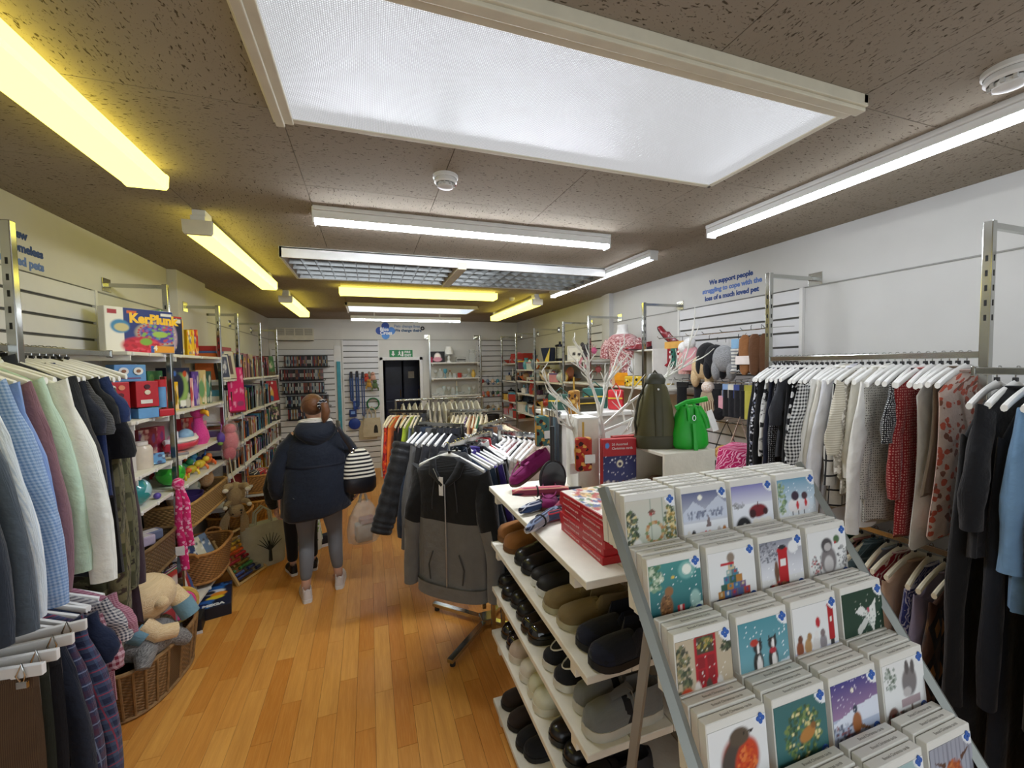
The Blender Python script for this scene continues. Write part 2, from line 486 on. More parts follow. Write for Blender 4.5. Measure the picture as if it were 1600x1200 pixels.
# doorway, its lining and the dim stockroom behind
dr = MB()
for x in (DX0 - .055, DX1): dr.box(x, x + .055, YB - .03, YB + .12, 0, DZ + .055)
dr.box(DX0 - .055, DX1 + .055, YB - .03, YB + .12, DZ, DZ + .055)
struct(dr.build('trim_4', TRIM, None, 0, .004), 'white door frame')
struct(MB().box(-.53, -.47, YB - .05, YB - .012, 0, 1.93).build('door_1', M('#3d8fa0', .4), None, 0, .004), 'edge of a teal door in the back wall')
struct(MB().box(-.56, -.45, YB - .02, YB, 0, 2.2).build('trim_5', TRIM), 'white surround of the teal door')
bk = MB().box(-1.2, XR, YB + 1.75, YB + 1.85, 0, ZC).box(-1.3, -1.2, YB + .1, YB + 1.85, 0, ZC).box(XR, XR + .1, YB + .1, YB + 1.85, 0, ZC).box(-1.2, XR, YB + .1, YB + 1.85, 2.4, 2.5)
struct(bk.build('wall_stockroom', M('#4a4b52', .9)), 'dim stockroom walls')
NAVY = M('#141a33', .35, var=.2)
for k, (xa, lab) in enumerate(((.30, 'dark navy cupboard door seen through the doorway, beside the door frame'), (.66, 'dark navy cupboard door with a paper notice, seen through the doorway'))):
    t = thing('stockroom_cupboard', lab, 'cupboard', (xa, YB + 1.0, 0), 0, 'navy cupboards in the stockroom')
    MB().box(0, .34, 0, .4, .05, 2.1).build('body', NAVY, t, 0, .006)
    d = MB().box(.01, .33, -.022, 0, .08, 1.12).build('lower_door', NAVY, t, 0, .006)
    MB().cyl((.30, -.05, .9), (.30, -.05, 1.05), .008).build('handle', M('#8a6a3a', .3, 1.0), d)
    d = MB().box(.01, .33, -.022, 0, 1.15, 2.08).build('upper_door', NAVY, t, 0, .006)
    MB().cyl((.30, -.05, 1.2), (.30, -.05, 1.35), .008).build('handle', M('#8a6a3a', .3, 1.0), d)
    if k: MB().box(.1, .22, -.026, -.022, 1.58, 1.72).build('paper_notice', M('#cfcfc8', .7), t, 0)

# ------------------------------------------------------------------ light fittings
WHITE = M('#d9d9d6', .4, var=.03)
CREAM = M('#cfc9b4', .5, var=.05)
def glow(col, e, rough=.4):
    return M(col, rough, emit=e, var=0.02)
LED = glow('#eef4ff', E_LED)
YEL = glow('#fff068', E_YELLOW); LED_BACK = glow('#eef4fd', E_LED * .4)
LED_SIDE = glow('#eef4fe', E_LED_SIDE)
def prism_mat(e, col):
    q = NT('prismatic_diffuser'); tc = q.n('NewGeometry').outputs['Position']
    w1 = q.n('TexWave', {'Vector': tc, 'Scale': 62.0}, bands_direction='X').outputs['Fac']
    w2 = q.n('TexWave', {'Vector': tc, 'Scale': 62.0}, bands_direction='Y').outputs['Fac']
    h = q.math('MULTIPLY', w1, w2)
    q.set('Base Color', (.12, .12, .12, 1)); q.set('Roughness', .35)
    q.set('Emission Color', (*hx(col), 1)); q.set('Emission Strength', q.math('MULTIPLY_ADD', h, e * .5, e * .72))
    q.bump(h, .5, .004)
    return q.m
def ceiling_panel(x0, x1, y0, y1, e, label, col='#e4e6ea', thick=.075):
    t = thing('ceiling_panel_light', label, 'ceiling light', ((x0 + x1) / 2, (y0 + y1) / 2, ZC - .03), 0)
    X, Y = (x1 - x0) / 2, (y1 - y0) / 2
    MB().box(-X + .02, X - .02, -Y + .02, Y - .02, .004, .012).build('diffuser', prism_mat(e, col), t, 0)
    for (a, b, c, d, w) in ((-X, X, -Y, -Y + thick, 1), (-X, -X + thick * .8, -Y, Y, 0), (-X, X, Y - .022, Y, 2), (X - .022, X, -Y, Y, 2)):
        m = MB().box(a, b, c, d, -.006 if w < 2 else 0, .03)
        if w == 1: m.box(a, b, c + thick * .1, c + thick * .5, -.018, -.006)
        if w == 0: m.box(a + thick * .1, a + thick * .45, c, d, -.018, -.006)
        m.build('frame_bar', CREAM, t, 0, .003)
    return t
ceiling_panel(-.27, 1.53, .91, 1.565, E_PANEL, 'large square prismatic ceiling light panel above the card stand')
ceiling_panel(-.27, 1.5, 5.75, 6.5, E_FAR, 'prismatic ceiling light panel near the back wall', '#dbe6f2', .04)

def batten(p0, p1, label, w=.045, h=.05, drop=0.0, lens=None):
    """slim white led batten with a glowing lens"""
    p0, p1 = Vector(p0), Vector(p1); L = (p1 - p0).length; a = math.atan2(p1.y - p0.y, p1.x - p0.x)
    t = thing('led_batten_light', label, 'ceiling light', (*((p0 + p1) / 2).xy, ZC - drop), a)
    MB().box(-L / 2, L / 2, -w, w, -.02, 0).box(-L / 2, L / 2, -w * .72, w * .72, -h, -.02).build('housing', WHITE, t, 0, .003)
    prof = [(w * .62 * math.cos(q), -h - .022 * math.sin(q)) for q in [math.pi * k / 8 for k in range(9)]]
    MB().prism(prof, -L / 2 + .012, L / 2 - .012, 'x').build('lens', lens or LED, t, 30)
    for s in (-1, 1): MB().box(s * L / 2 - .006, s * L / 2 + .006, -w * .75, w * .75, -h - .024, -.002).build('end_cap', WHITE, t, 0, .003)
    if drop:
        for s in (-.3, .3): MB().cyl((s * L, 0, 0), (s * L, 0, drop), .012).build('bracket', WHITE, t)
    return t
batten((-.25, 2.43), (1.52, 2.43), 'white led tube light spanning the ceiling between smoke detector and louvre light', .05, .06)
batten((2.04, .25), (2.04, 2.07), 'white led strip light on the ceiling above the blouse rail', lens=LED_SIDE)
batten((2.04, 2.62), (2.04, 4.42), 'shorter white led strip light on the ceiling towards the shelves of ornaments', lens=LED_SIDE)
batten((-.23, 6.62), (1.41, 6.62), 'white led tube light hung just before the back wall', .045, .05, .07, LED_BACK)

def yellow_fitting(p0, p1, label, w=.075, h=.085, boxed=False):
    p0, p1 = Vector(p0), Vector(p1); L = (p1 - p0).length; a = math.atan2(p1.y - p0.y, p1.x - p0.x)
    drop = .035 if boxed else 0
    t = thing('fluorescent_light', label, 'ceiling light', (*((p0 + p1) / 2).xy, ZC), a)
    MB().box(-L / 2, L / 2, -w * .5, w * .5, -.03 - drop, -drop).build('spine', WHITE, t, 0, .003)
    prof = [(-w, -.03 - drop), (-w * .96, -h - drop + .012), (-w * .85, -h - drop), (w * .85, -h - drop), (w * .96, -h - drop + .012), (w, -.03 - drop)]
    MB().prism(prof, -L / 2 + .01, L / 2 - .01, 'x').build('diffuser', YEL, t, 30)
    for s in (-1, 1):
        prof2 = [(x * 1.04, z - (.002 if z < -.04 - drop else -.002)) for x, z in prof]
        MB().prism(prof2, s * L / 2 - .012, s * L / 2 + .012, 'x').build('end_cap', CREAM if boxed else YEL, t, 0, .002)
    if boxed:
        for s in (-1, 1): MB().cbox((s * (L / 2 - .07), 0, -drop / 2), (.1, .06, drop)).build('ceiling_bracket', WHITE, t, 0, .003)
    return t
yellow_fitting((-.845, .3), (-.845, 2.13), 'long yellowed fluorescent light over the men\'s shirts')
yellow_fitting((-.82, 2.60), (-.82, 4.24), 'yellowed fluorescent light over the toy shelves', .065, .1, True)
yellow_fitting((-.82, 5.0), (-.82, 6.36), 'small yellowed fluorescent light over the bookshelves', .065, .1, True)
yellow_fitting((1.92, 4.6), (1.92, 6.4), 'yellowed fluorescent light over the ornament shelves', .065, .1, True)
yellow_fitting((-.25, 4.62), (1.39, 4.62), 'yellowed fluorescent light running across the ceiling behind the louvre light', .09, .09)

def louvre_light():
    x0, x1, y0, y1 = -.56, 2.02, 3.23, 3.98
    t = thing('louvre_ceiling_light', 'unlit double louvre ceiling light with mirrored cells', 'ceiling light', ((x0 + x1) / 2, (y0 + y1) / 2, ZC))
    X, Y, h = (x1 - x0) / 2, (y1 - y0) / 2, .075
    m = MB().box(-X, X, -Y, -Y + .02, -h, 0).box(-X, X, Y - .02, Y, -h, 0).box(-X, -X + .02, -Y, Y, -h, 0).box(X - .02, X, -Y, Y, -h, 0)
    m.build('housing', WHITE, t, 0, .003)
    MB().box(-X, X, -Y, Y, -.012, -.004).build('back_plate', WHITE, t, 0)
    MB().box(-.05, .02, -Y - .004, Y, -h - .012, -h + .04).build('centre_strap', CREAM, t, 0, .004)
    MIR = M('#9a9a98', .14, 1.0, .1)
    for (a, b) in ((-X + .03, -.06), (.03, X - .03)):
        for k in range(5):
            y = -Y + .03 + (2 * Y - .06) * k / 4
            MB().prism([(y - .012, -.02), (y - .003, -h + .004), (y + .003, -h + .004), (y + .012, -.02)], a, b, 'x').build('long_blade', MIR, t, 0)
        n = 13
        me = MB().prism([(-.01, -.02), (-.002, -h + .006), (.002, -h + .006), (.01, -.02)], -Y + .02, Y - .02).mesh('cross_blade', 0)
        for k in range(1, n): put('cross_blade', me, MIR, t, (a + (b - a) * k / n, 0, 0))
louvre_light()

def smoke(x, y, label, s=1.0):
    t = thing('smoke_detector', label, 'smoke detector', (x, y, ZC), 0); t.scale = (s, s, s)
    MB().lathe([(.0, 0), (.055, 0), (.055, -.012), (.05, -.016)], n=28).build('base', WHITE, t)
    MB().lathe([(.048, -.016), (.05, -.03), (.044, -.036), (.042, -.036)], n=28).build('body', WHITE, t)
    m = MB()
    for k in range(10):
        a = k * math.pi / 5; m.cbox((.037 * math.cos(a), .037 * math.sin(a), -.04), (.008, .008, .012))
    m.build('vent_ring', M('#b9b9b5', .5), t, 0)
    MB().lathe([(.034, -.036), (.033, -.05), (.02, -.054), (0, -.054)], n=24).build('sensor_cap', WHITE, t)
    MB().ell((.044, 0, -.036), (.004, .004, .004), 8, 5).build('indicator', M('#8a2a22', .3), t)
smoke(.346, 1.864, 'round white smoke detector between the big light panel and the led tube')
smoke(1.79, .70, 'round white smoke detector above the led strip on the right', 1.1)
smoke(1.72, 4.95, 'small white smoke detector near the yellow light by the ornament shelves', .7)

# ------------------------------------------------------------------ writing and fixtures on the walls
TXT = M('#22417f', .6); TXT2 = M('#5c79b8', .6)
def wallsign(name, label, lines, wall, loc, rot, size, gap, cols, align='CENTER', group=None, sxs=None):
    t = thing(name, label, 'wall lettering', loc, 0, group, rot)
    for k, s in enumerate(lines): word(s, size, cols[k], 'text_line', t, (-.1 if s == 'new' else 0, -k * gap, 0), (0, 0, 0), align, .0006, .0035 * size / .075, (sxs or [1] * 9)[k])
wallsign('wall_lettering', 'blue slogan lettering about the loss of a loved pet', ['We support people', 'struggling to cope with the', 'loss of a much loved pet'], wr, (XR - .001, 2.65, 2.482), (R(90), 0, R(-90)), .054, .066, [TXT, TXT2, TXT])
wallsign('wall_lettering', 'blue lettering ending in homeless pets above the shirts', ['new', 'homeless', 'abandoned pets'], wl, (XL + .001, 2.81, 2.465), (R(90), 0, R(90)), .058, .064, [TXT, TXT, TXT2], 'RIGHT')
lg = thing('cross_logo', 'blue four-lobed cross logo with white script on the back wall', 'logo', (.3, YB - .001, 2.47))
for k, (dx, dz, c) in enumerate(((0, .085, '#1d3f8f'), (-.1, .0, '#2148a0'), (.1, .0, '#4d86cf'), (0, -.085, '#4f8ed6'), (0, 0, '#3566b8'))):
    m = MB()
    m.v = [(dx + .068 * math.cos(q * math.pi / 12), -.002 - .0006 * k, dz + .068 * math.sin(q * math.pi / 12)) for q in range(24)]
    m.v += [(x, 0, z) for x, y, z in m.v]; m.uv = [(0, 0)] * 48
    m.f = [tuple(range(23, -1, -1)), tuple(range(24, 48))] + [(i, (i + 1) % 24, 24 + (i + 1) % 24, 24 + i) for i in range(24)]
    m.build('lobe', M(c, .5), lg, 0)
word('Blue', .085, M('#eef2f8', .5), 'script', lg, (-.02, -.006, .0), (R(90), 0, 0), 'CENTER', .0005, .004)
word('Cross', .085, M('#eef2f8', .5), 'script', lg, (.01, -.006, -.065), (R(90), 0, 0), 'CENTER', .0005, .004)
wallsign('wall_lettering', 'slogan lettering beside the blue cross logo', ['Pets change lives', 'We change theirs'], wb, (.45, YB - .001, 2.535), (R(90), 0, 0), .068, .075, [M('#8c98ab', .6), M('#33506f', .6)], 'LEFT')
ex = thing('fire_exit_sign', 'green fire exit sign above the doorway', 'sign', (.56, YB - .012, 2.06))
MB().box(-.205, .205, 0, .012, -.065, .065).build('board', M('#1f7a45', .5), ex, 0, .002)
MB().prism([(-.155, .045), (-.125, .045), (-.125, -.005), (-.105, -.005), (-.14, -.048), (-.175, -.005), (-.155, -.005)], -.0012, 0).build('arrow', WHITE, ex, 0)
m = MB().ell((-.028, -.001, .042), (.011, .001, .011), 10, 6).prism([(-.045, .03), (-.012, .024), (-.018, -.008), (.006, -.03), (-.004, -.05), (-.016, -.03), (-.03, -.014), (-.05, -.035), (-.062, -.03), (-.04, -.004)], -.0012, 0)
m.build('running_figure', WHITE, ex, 0)
MB().box(.01, .04, -.0008, 0, -.05, .04).build('door_pictogram', WHITE, ex, 0)
word('FIRE', .058, WHITE, 'text_line', ex, (.06, -.001, .008), (R(90), 0, 0), 'LEFT', .0005, .002)
word('EXIT', .058, WHITE, 'text_line', ex, (.06, -.001, -.05), (R(90), 0, 0), 'LEFT', .0005, .002)
hv = thing('wall_heater', 'beige grilled heater unit high on the back wall', 'heater', (-1.15, YB, 2.39))
MB().box(-.28, .28, -.12, 0, -.105, .105).build('casing', CREAM, hv, 0, .006)
for x in (-.21, -.07, .07, .21):
    g = MB().box(x - .06, x + .06, -.123, -.118, -.02, .085).build('grille', M('#8b897d', .6), hv, 0)
    for k in range(6): MB().box(x - .058, x + .058, -.128, -.122, -.015 + k * .017, -.008 + k * .017).build('grille_bar', CREAM, g, 0)
MB().box(-.28, .28, -.13, -.1, -.11, -.1).build('outlet_lip', M('#4a4944', .6), hv, 0)
cm = thing('dome_camera', 'small black ring camera on the back wall beside the slogan', 'camera', (.955, YB - .02, 2.52))
MB().tube([(.026 * math.cos(q * .3927), 0, .026 * math.sin(q * .3927)) for q in range(16)], .011, 8, closed=True).build('ring', M('#1c1c1d', .4), cm)
MB().ell((0, 0, 0), (.016, .018, .016)).build('dome', M('#c9c9c6', .3), cm)
# ------------------------------------------------------------------ hangers and garments
HANG_W = M('#e4e3df', .35, var=.03); HANG_K = M('#17171a', .45); HANG_C = M('#e6dcc0', .4, var=.04)
HANG_WOOD = M('#caa468', .5, var=.15)
def _hanger_mesh():
    hook = MB().tube([(.0, 0, -.062)] + [(0, 0, -.03)] + [(.0 - .017 + .017 * math.cos(a), 0, -.012 + .017 * math.sin(a)) for a in [R(q) for q in (0, 35, 70, 105, 140, 175, 205)]], .0022, 6).mesh('hook')
    rings = []
    n = 17
    for i in range(n):
        t = i / (n - 1) * 2 - 1; a = abs(t)
        x = .205 * t; z = -.066 - .075 * a ** 1.25; y = .012 * a * a
        hh = .019 - .006 * a; ww = .0065 + .004 * a
        rings.append([(x, y + ww * math.cos(q), z + hh * math.sin(q)) for q in [k * math.pi / 4 for k in range(8)]])
    arms = MB().loft(rings).mesh('shoulder_bar')
    cube = MB().cbox((0, 0, -.047), (.016, .013, .017)).mesh('size_cube', 0, .002, 1)
    bar = MB().tube([(-.19, .008, -.12), (-.13, .004, -.175), (.13, .004, -.175), (.19, .008, -.12)], .0045, 6).mesh('trouser_bar')
    return hook, arms, cube, bar
HK, HARM, HCUBE, HBAR = _hanger_mesh()
def hanger(loc, rz, label, group, mat=None, cube=True, bar=False, tilt=0.0, scale=1.0):
    t = thing('clothes_hanger', label, 'hanger', loc, rz, group)
    t.rotation_euler = (0, tilt, rz)
    if scale != 1.0: t.scale = (scale,) * 3
    put('hook', HK, chrome(), t); put('shoulder_bar', HARM, mat or HANG_W, t)
    if cube: put('size_cube', HCUBE, HANG_K, t)
    if bar: put('trouser_bar', HBAR, mat or HANG_W, t)
    return t

def torso(hw=.215, L=.7, th=.022, hem=1.04, seed=0, n=36, m=13, amp=.5, neck=.06, waist=1.0, drop=.085, chest=1.0):
    r = random.Random(seed); ph = [r.uniform(0, 6.28) for _ in range(6)]; ks = [r.choice((3, 4, 5)), r.choice((6, 7, 8)), r.choice((10, 12, 14))]
    lv = []
    for x in (0, .33, .66, .9, 1.0): lv.append((neck + (hw - neck) * x, -.07 - drop * x ** 1.15, .45 + .55 * x, 0))
    z0 = -.07 - drop
    for k in range(1, m + 1):
        t = k / m; w = hw * (1 + (hem - 1) * t)
        w *= 1 - (1 - waist) * math.sin(math.pi * min(1, t * 1.15))
        lv.append((w * (.97 + .03 * t), z0 + (-L - z0) * t, chest * (1 + .3 * t), t))
    rings = []
    for w, z, tk, t in lv:
        ring = []
        for i in range(n):
            a = 2 * math.pi * i / n; c, s = math.cos(a), math.sin(a)
            x = w * math.copysign(abs(c) ** .75, c); y = th * tk * math.copysign(abs(s) ** .8, s)
            f = math.sin(ks[0] * a + ph[0] + t * 1.5) * .6 + math.sin(ks[1] * a + ph[1] - t) * .35 + math.sin(ks[2] * a + ph[2]) * .2
            g = amp * th * (.15 + .85 * t) * f
            y += g * (1 if s >= 0 else -1) * (.4 + .6 * abs(s)); x += .25 * g
            y += .4 * th * math.sin(3 * t + ph[3]) * t
            zz = z + (.012 * math.sin(2 * a + ph[4]) + .006 * math.sin(5 * a + ph[5])) * t ** 3
            ring.append((x, y, zz))
        rings.append(ring)
    mb = MB().loft(rings, cap=True)
    if L > .5:   # an inner wall at the hem so that the cloth reads as open below
        pass
    return mb

def sleeve(side, hw=.215, drop=.085, length=.56, r0=.075, r1=.05, out=.07, th=.03, seed=0, fwd=0.0, cuff=True, n=14):
    r = random.Random(seed + side * 77); ph = r.uniform(0, 6.28)
    z0 = -.07 - drop; rings = []; m = 10
    for k in range(m + 1):
        t = k / m
        cx = side * (hw - .035 + (out + .02) * math.sin(min(1, t * 1.25) * math.pi / 2)); cz = z0 - .035 - length * t + (.03 if k == 0 else 0)
        cy = fwd * t
        rr = r0 + (r1 - r0) * t
        yy = th * (.55 + .45 * min(1, t * 4)) * (1 + .12 * math.sin(9 * t + ph))
        if cuff and t > .93: rr *= .96
        ring = []
        for i in range(n):
            a = 2 * math.pi * i / n
            w = 1 + .09 * math.sin(3 * a + 11 * t + ph) + .05 * math.sin(17 * t + ph) * math.cos(a)
            ring.append((cx + rr * .62 * math.cos(a) * w, cy + yy * math.sin(a) * w, cz + .35 * rr * math.cos(a) * side * (1 - t)))
        rings.append(ring)
    return MB().loft(rings)

def collar(kind, th=.02):
    mb = MB()
    if kind == 'shirt':
        for k in range(2):
            s = 1 - 2 * k
            mb.add([(0, th * .9, -.045), (s * .05, th * .6, -.05), (s * .062, -th * .4, -.07), (s * .03, -th * 1.3, -.1), (s * .006, -th * 1.3, -.088), (0, -th * 1.2, -.088),
                    (s * .055, th * .3, -.085), (s * .068, -th * .6, -.11), (s * .05, -th * 1.5, -.13)],
                   [(0, 1, 6), (1, 2, 7, 6), (2, 3, 8, 7), (3, 4, 8), (4, 5, 8)])
        mb.tube([(.058 * math.cos(a), .02 * math.sin(a), -.066 - .022 * max(0, -math.sin(a))) for a in [k * math.pi / 6 for k in range(12)]], .008, 6, closed=True)
    elif kind == 'round':
        mb.tube([(.066 * math.cos(a), th * .75 * math.sin(a), -.074 - .03 * max(0, -math.sin(a))) for a in [k * math.pi / 7 for k in range(14)]], .0055, 6, closed=True)
    elif kind == 'hood':
        rings = []
        for k in range(7):
            t = k / 6; z = -.05 - .15 * t; w = .085 - .02 * t
            rings.append([(w * math.cos(a), .03 + (.02 + .018 * math.sin(math.pi * t)) * math.sin(a), z) for a in [i * math.pi / 6 for i in range(12)]])
        mb.loft(rings)
        mb.tube([(.07 * math.cos(a), th * math.sin(a), -.072 - .04 * max(0, -math.sin(a))) for a in [k * math.pi / 6 for k in range(12)]], .012, 6, closed=True)
    elif kind == 'stand':
        mb.loft([[(w * math.cos(a), th * 1.1 * math.sin(a), z - .02 * max(0, -math.sin(a))) for a in [k * math.pi / 7 for k in range(14)]] for z, w in ((-.075, .07), (-.05, .066), (-.035, .062), (-.037, .055))], cap=False)
    return mb

def nth(k): return '%d%s' % (k, 'th' if 10 < k % 100 < 14 else {1: 'st', 2: 'nd', 3: 'rd'}.get(k % 10, 'th'))
_gm = {}
KIND = {   # hw, L, th, hem, sleeve length (0 none), r0, r1, out, collar, waist, amp
    'shirt': (.205, .8, .024, 1.06, .66, .085, .06, .085, 'shirt', .98, .5),
    'tee': (.21, .66, .022, 1.03, .15, .08, .075, .05, 'round', 1.0, .5),
    'top': (.195, .62, .02, 1.06, .2, .075, .075, .04, 'round', .95, .6),
    'blouse': (.19, .66, .022, 1.12, .42, .075, .06, .035, 'round', .95, .8),
    'dress': (.19, 1.0, .024, 1.25, .18, .07, .07, .035, 'round', .85, .9),
    'long': (.19, .92, .022, 1.1, .52, .07, .05, .03, 'round', .92, .7),
    'vest': (.17, .72, .02, 1.2, 0, 0, 0, 0, 'round', .92, .8),
    'jacket': (.215, .7, .036, 1.04, .62, .092, .06, .08, 'stand', 1.0, .35),
    'coat': (.205, .95, .036, 1.06, .6, .09, .062, .055, 'shirt', .97, .4),
    'hoodie': (.225, .72, .034, .99, .6, .09, .058, .07, 'hood', 1.0, .4),
    'cape': (.23, .6, .026, 1.15, .3, .1, .14, .05, 'round', .95, .9),
}
def gmeshes(kind, var, thin):
    key = (kind, var, thin)
    if key not in _gm:
        hw, L, th, hem, sl, r0, r1, out, co, wa, am = KIND[kind]
        th *= thin; s = sum(map(ord, kind)) + var * 31
        k = 1 + .08 * math.sin(s)
        d = {'torso': torso(hw, L * k, th, hem, s, amp=am, waist=wa).mesh('torso', 60)}
        if sl:
            for sd in (-1, 1): d[sd] = sleeve(sd, hw, .085, sl * (1 + .06 * math.cos(s)), r0, r1, out, max(.016, th * 1.15), s).mesh('sleeve', 60); d[sd * 10] = sleeve(sd, hw, .085, sl, r0 * .8, r1 * .8, -.02, max(.016, th * 1.15), s).mesh('sleeve', 60)
        d['collar'] = collar(co, th).mesh('collar', 50)
        _gm[key] = d
    return _gm[key]

def garment(kind, mat, loc, rz, label, cat, group, var=0, thin=1.0, trim=None, scale=1.0, tilt=0.0, sides=(-1, 1), extra=None, inner=0):
    d = gmeshes(kind, var % 3, thin)
    t = thing({'tee': 'tee_shirt', 'top': 'short_sleeved_top', 'long': 'long_dress', 'vest': 'sleeveless_top', 'cape': 'wide_sleeved_top'}.get(kind, kind), label, cat, loc, rz, group)
    t.rotation_euler = (0, tilt, rz); t.scale = scale if hasattr(scale, '__len__') else (scale,) * 3
    put('torso', d['torso'], mat, t)
    for s in sides:
        if s in d: put('sleeve', d[s * 10 if s == inner else s], mat, t)
    put('collar', d['collar'], trim or mat, t)
    if extra: extra(t)
    return t

def rail_of(items, start, end, zr, group, place, side_dir, hcol=HANG_W, thin=1.0, jit=.006, rev=False, names=None, hcube=True, sides=(-1, 1), inner=0, first=1):
    """items: (kind, material, short description, category [, scale]). hung one after another along a rail"""
    a, b = Vector(start), Vector(end); n = len(items); d = (b - a).normalized()
    rz = math.atan2(d.y, d.x) - math.pi / 2 + (math.pi if rev else 0)
    out = []
    for i, it in enumerate(items):
        kind, mat, desc, cat = it[:4]; sc = it[4] if len(it) > 4 else 1.0
        p = a + (b - a) * ((i + .5) / n) + d * rnd.uniform(-jit, jit)
        lab = '%s, %s on %s' % (desc, nth(i + first), place)
        if len(lab.split()) > 16: lab = ' '.join(lab.split()[:16])
        q = rz + rnd.uniform(-.07, .07); ti = rnd.uniform(-.03, .03)
        loc = (p.x, p.y, zr)
        if kind:
            out.append(garment(kind, mat, loc, q, lab, cat, group, i, thin, scale=sc, tilt=ti, sides=sides, inner=inner))
        hl = '%s hanger on %s, %s' % (nth(i + first), place, 'holding the ' + desc if kind else 'empty')
        hm = it[5] if len(it) > 5 else hcol
        hl = ('cream ' if hm is HANG_C else 'wooden ' if hm is HANG_WOOD else 'white ') + hl
        hanger(loc, q, ' '.join(hl.split()[:16]), group + ' hangers', hm, hcube, tilt=ti)
    return out

def rail(a, b, label, r=.014, flat=True):
    t = thing('hanging_rail', label, 'rail', ((a[0] + b[0]) / 2, (a[1] + b[1]) / 2, (a[2] + b[2]) / 2))
    c = Vector(t.location); d = (Vector(b) - Vector(a)); L = d.length; an = math.atan2(d.y, d.x)
    t.rotation_euler = (0, 0, an)
    if flat: MB().box(-L / 2, L / 2, -.006, .006, -.03, -.001).build('bar', chrome(), t, 0, .003)
    else: MB().cyl((-L / 2, 0, -r - .001), (L / 2, 0, -r - .001), r).build('bar', chrome(), t)
    for s in (-1, 1): MB().cbox((s * L / 2, 0, -.016), (.012, .024, .04)).build('end_bracket', chrome(), t, 0, .003)
    return t

def upright(x, y, wallx, label, z1=2.385, z0=0.0, group='chrome wall uprights'):
    """slotted chrome post with an arm back to a wall plate"""
    if x < 0 and 4.2 < y < 4.84: wallx += .07
    t = thing('chrome_upright', label, 'shelf upright', (x, y, z0), 0, group)
    sg = 1 if wallx > x else -1; w = .0155
    MB().box(-w, w, -w, w, 0, z1 - z0).build('post', chrome(), t, 0, .003)
    MB().box(min(0, wallx - x), max(0, wallx - x), -.011, .011, z1 - z0 - .03, z1 - z0 - .006).build('arm', chrome(), t, 0, .002)
    wx = wallx - x
    MB().box(min(wx, wx - sg * .006), max(wx, wx - sg * .006), -.045, .045, z1 - z0 - .06, z1 - z0 + .024).build('wall_plate', chrome(), t, 0, .002)
    me = MB().box(-.004, .004, -w - .0008, -w, -.012, .012).mesh('slot', 0)
    me2 = MB().box(-w - .0008, -w, -.004, .004, -.012, .012).mesh('slot', 0)
    for k in range(5):
        put('slot', me, M('#1b1b1b', .8), t, (0, 0, z1 - z0 - .15 - k * .06)); put('slot', me2, M('#1b1b1b', .8), t, (0, 0, z1 - z0 - .15 - k * .06), (0, 0, 0), (-sg if sg > 0 else 1, 1, 1) if False else None)
    MB().cbox((0, 0, .01), (.05, .05, .02)).build('foot', chrome(), t, 0, .003)
    return t

SHELFM = M('#d8d5cb', .5, var=.05, nscale=6.0)
def shelf(x0, x1, y0, y1, z, label, group, lip=None):
    """white shelf board with a front lip and brackets under it; z is the top face"""
    t = thing('wall_shelf', label, 'shelf', ((x0 + x1) / 2, (y0 + y1) / 2, z), 0, group)
    X, Y = (x1 - x0) / 2, (y1 - y0) / 2
    MB().box(-X, X, -Y, Y, -.02, 0).build('board', SHELFM, t, 0, .003)
    for s in (-1, 1):
        if Y > X: MB().box(-X, X, s * (Y - .03) - .004, s * (Y - .03) + .004, -.05, -.02).build('bracket', WHITE, t, 0)
        else: MB().box(s * (X - .03) - .004, s * (X - .03) + .004, -Y, Y, -.05, -.02).build('bracket', WHITE, t, 0)
    me = MB().cbox((0, 0, -.012), (.014, .014, .022)).mesh('clip', 0, .003, 1)
    if lip:
        for s in (-.8, 0, .8):
            put('clip', me, WHITE, t, (lip[0] * X * 1.01, s * Y, 0) if lip[0] else (s * X, lip[1] * Y * 1.01, 0))
    return t
# ------------------------------------------------------------------ left side: men's shirts
LX = -1.25; GX = -1.30
for y, lab in ((2.08, 'chrome upright among the men\'s shirts'), (3.34, 'chrome upright beside the board game box'), (4.33, 'chrome upright beside the hanging brown plush rabbit'), (4.88, 'thin chrome upright in front of the pink book'), (5.8, 'chrome upright in the middle of the bookshelves'), (6.75, 'chrome upright at the end of the bookshelves')):
    upright(LX, y, XL, lab)
rail((GX, .95, 1.93), (GX, 2.78, 1.93), 'upper chrome rail holding the men\'s shirts', flat=True)
rail((GX - .03, .95, .985), (GX - .03, 2.3, .985), 'lower chrome rail holding the checked shirts')
PL1 = 'the shirt rail'
items = [
    ('jacket', fab('plain', '#1f242c'), 'dark slate jacket', 'jacket'),
    ('shirt', fab('plain', '#2c3440'), 'dark navy shirt', 'shirt'),
    ('shirt', fab('plain', '#4b5560'), 'slate grey shirt', 'shirt'),
    ('shirt', fab('stripev', '#dfe6ea', '#c2d0de', s=.6), 'pale striped shirt', 'shirt'),
    ('shirt', fab('gingham', '#a9bfdd', '#6d8fc0', s=.35), 'light blue fine check shirt', 'shirt'),
    ('shirt', fab('plain', '#7e9bd2'), 'plain mid blue shirt', 'shirt'),
    ('shirt', fab('plain', '#83616a'), 'dusty mauve shirt', 'shirt'),
    ('shirt', fab('plain', '#b9d2bd'), 'pale mint shirt', 'shirt', (.94, 1, .96)),
    ('shirt', fab('plain', '#e3e4dc'), 'plain white long-sleeved shirt', 'shirt', (1.12, 1.1, 1.02)),
]
rail_of(items, (GX, 1.46), (GX, 2.02), 1.93, 'men\'s shirts on the upper rail', PL1, 0, jit=.004, inner=-1)
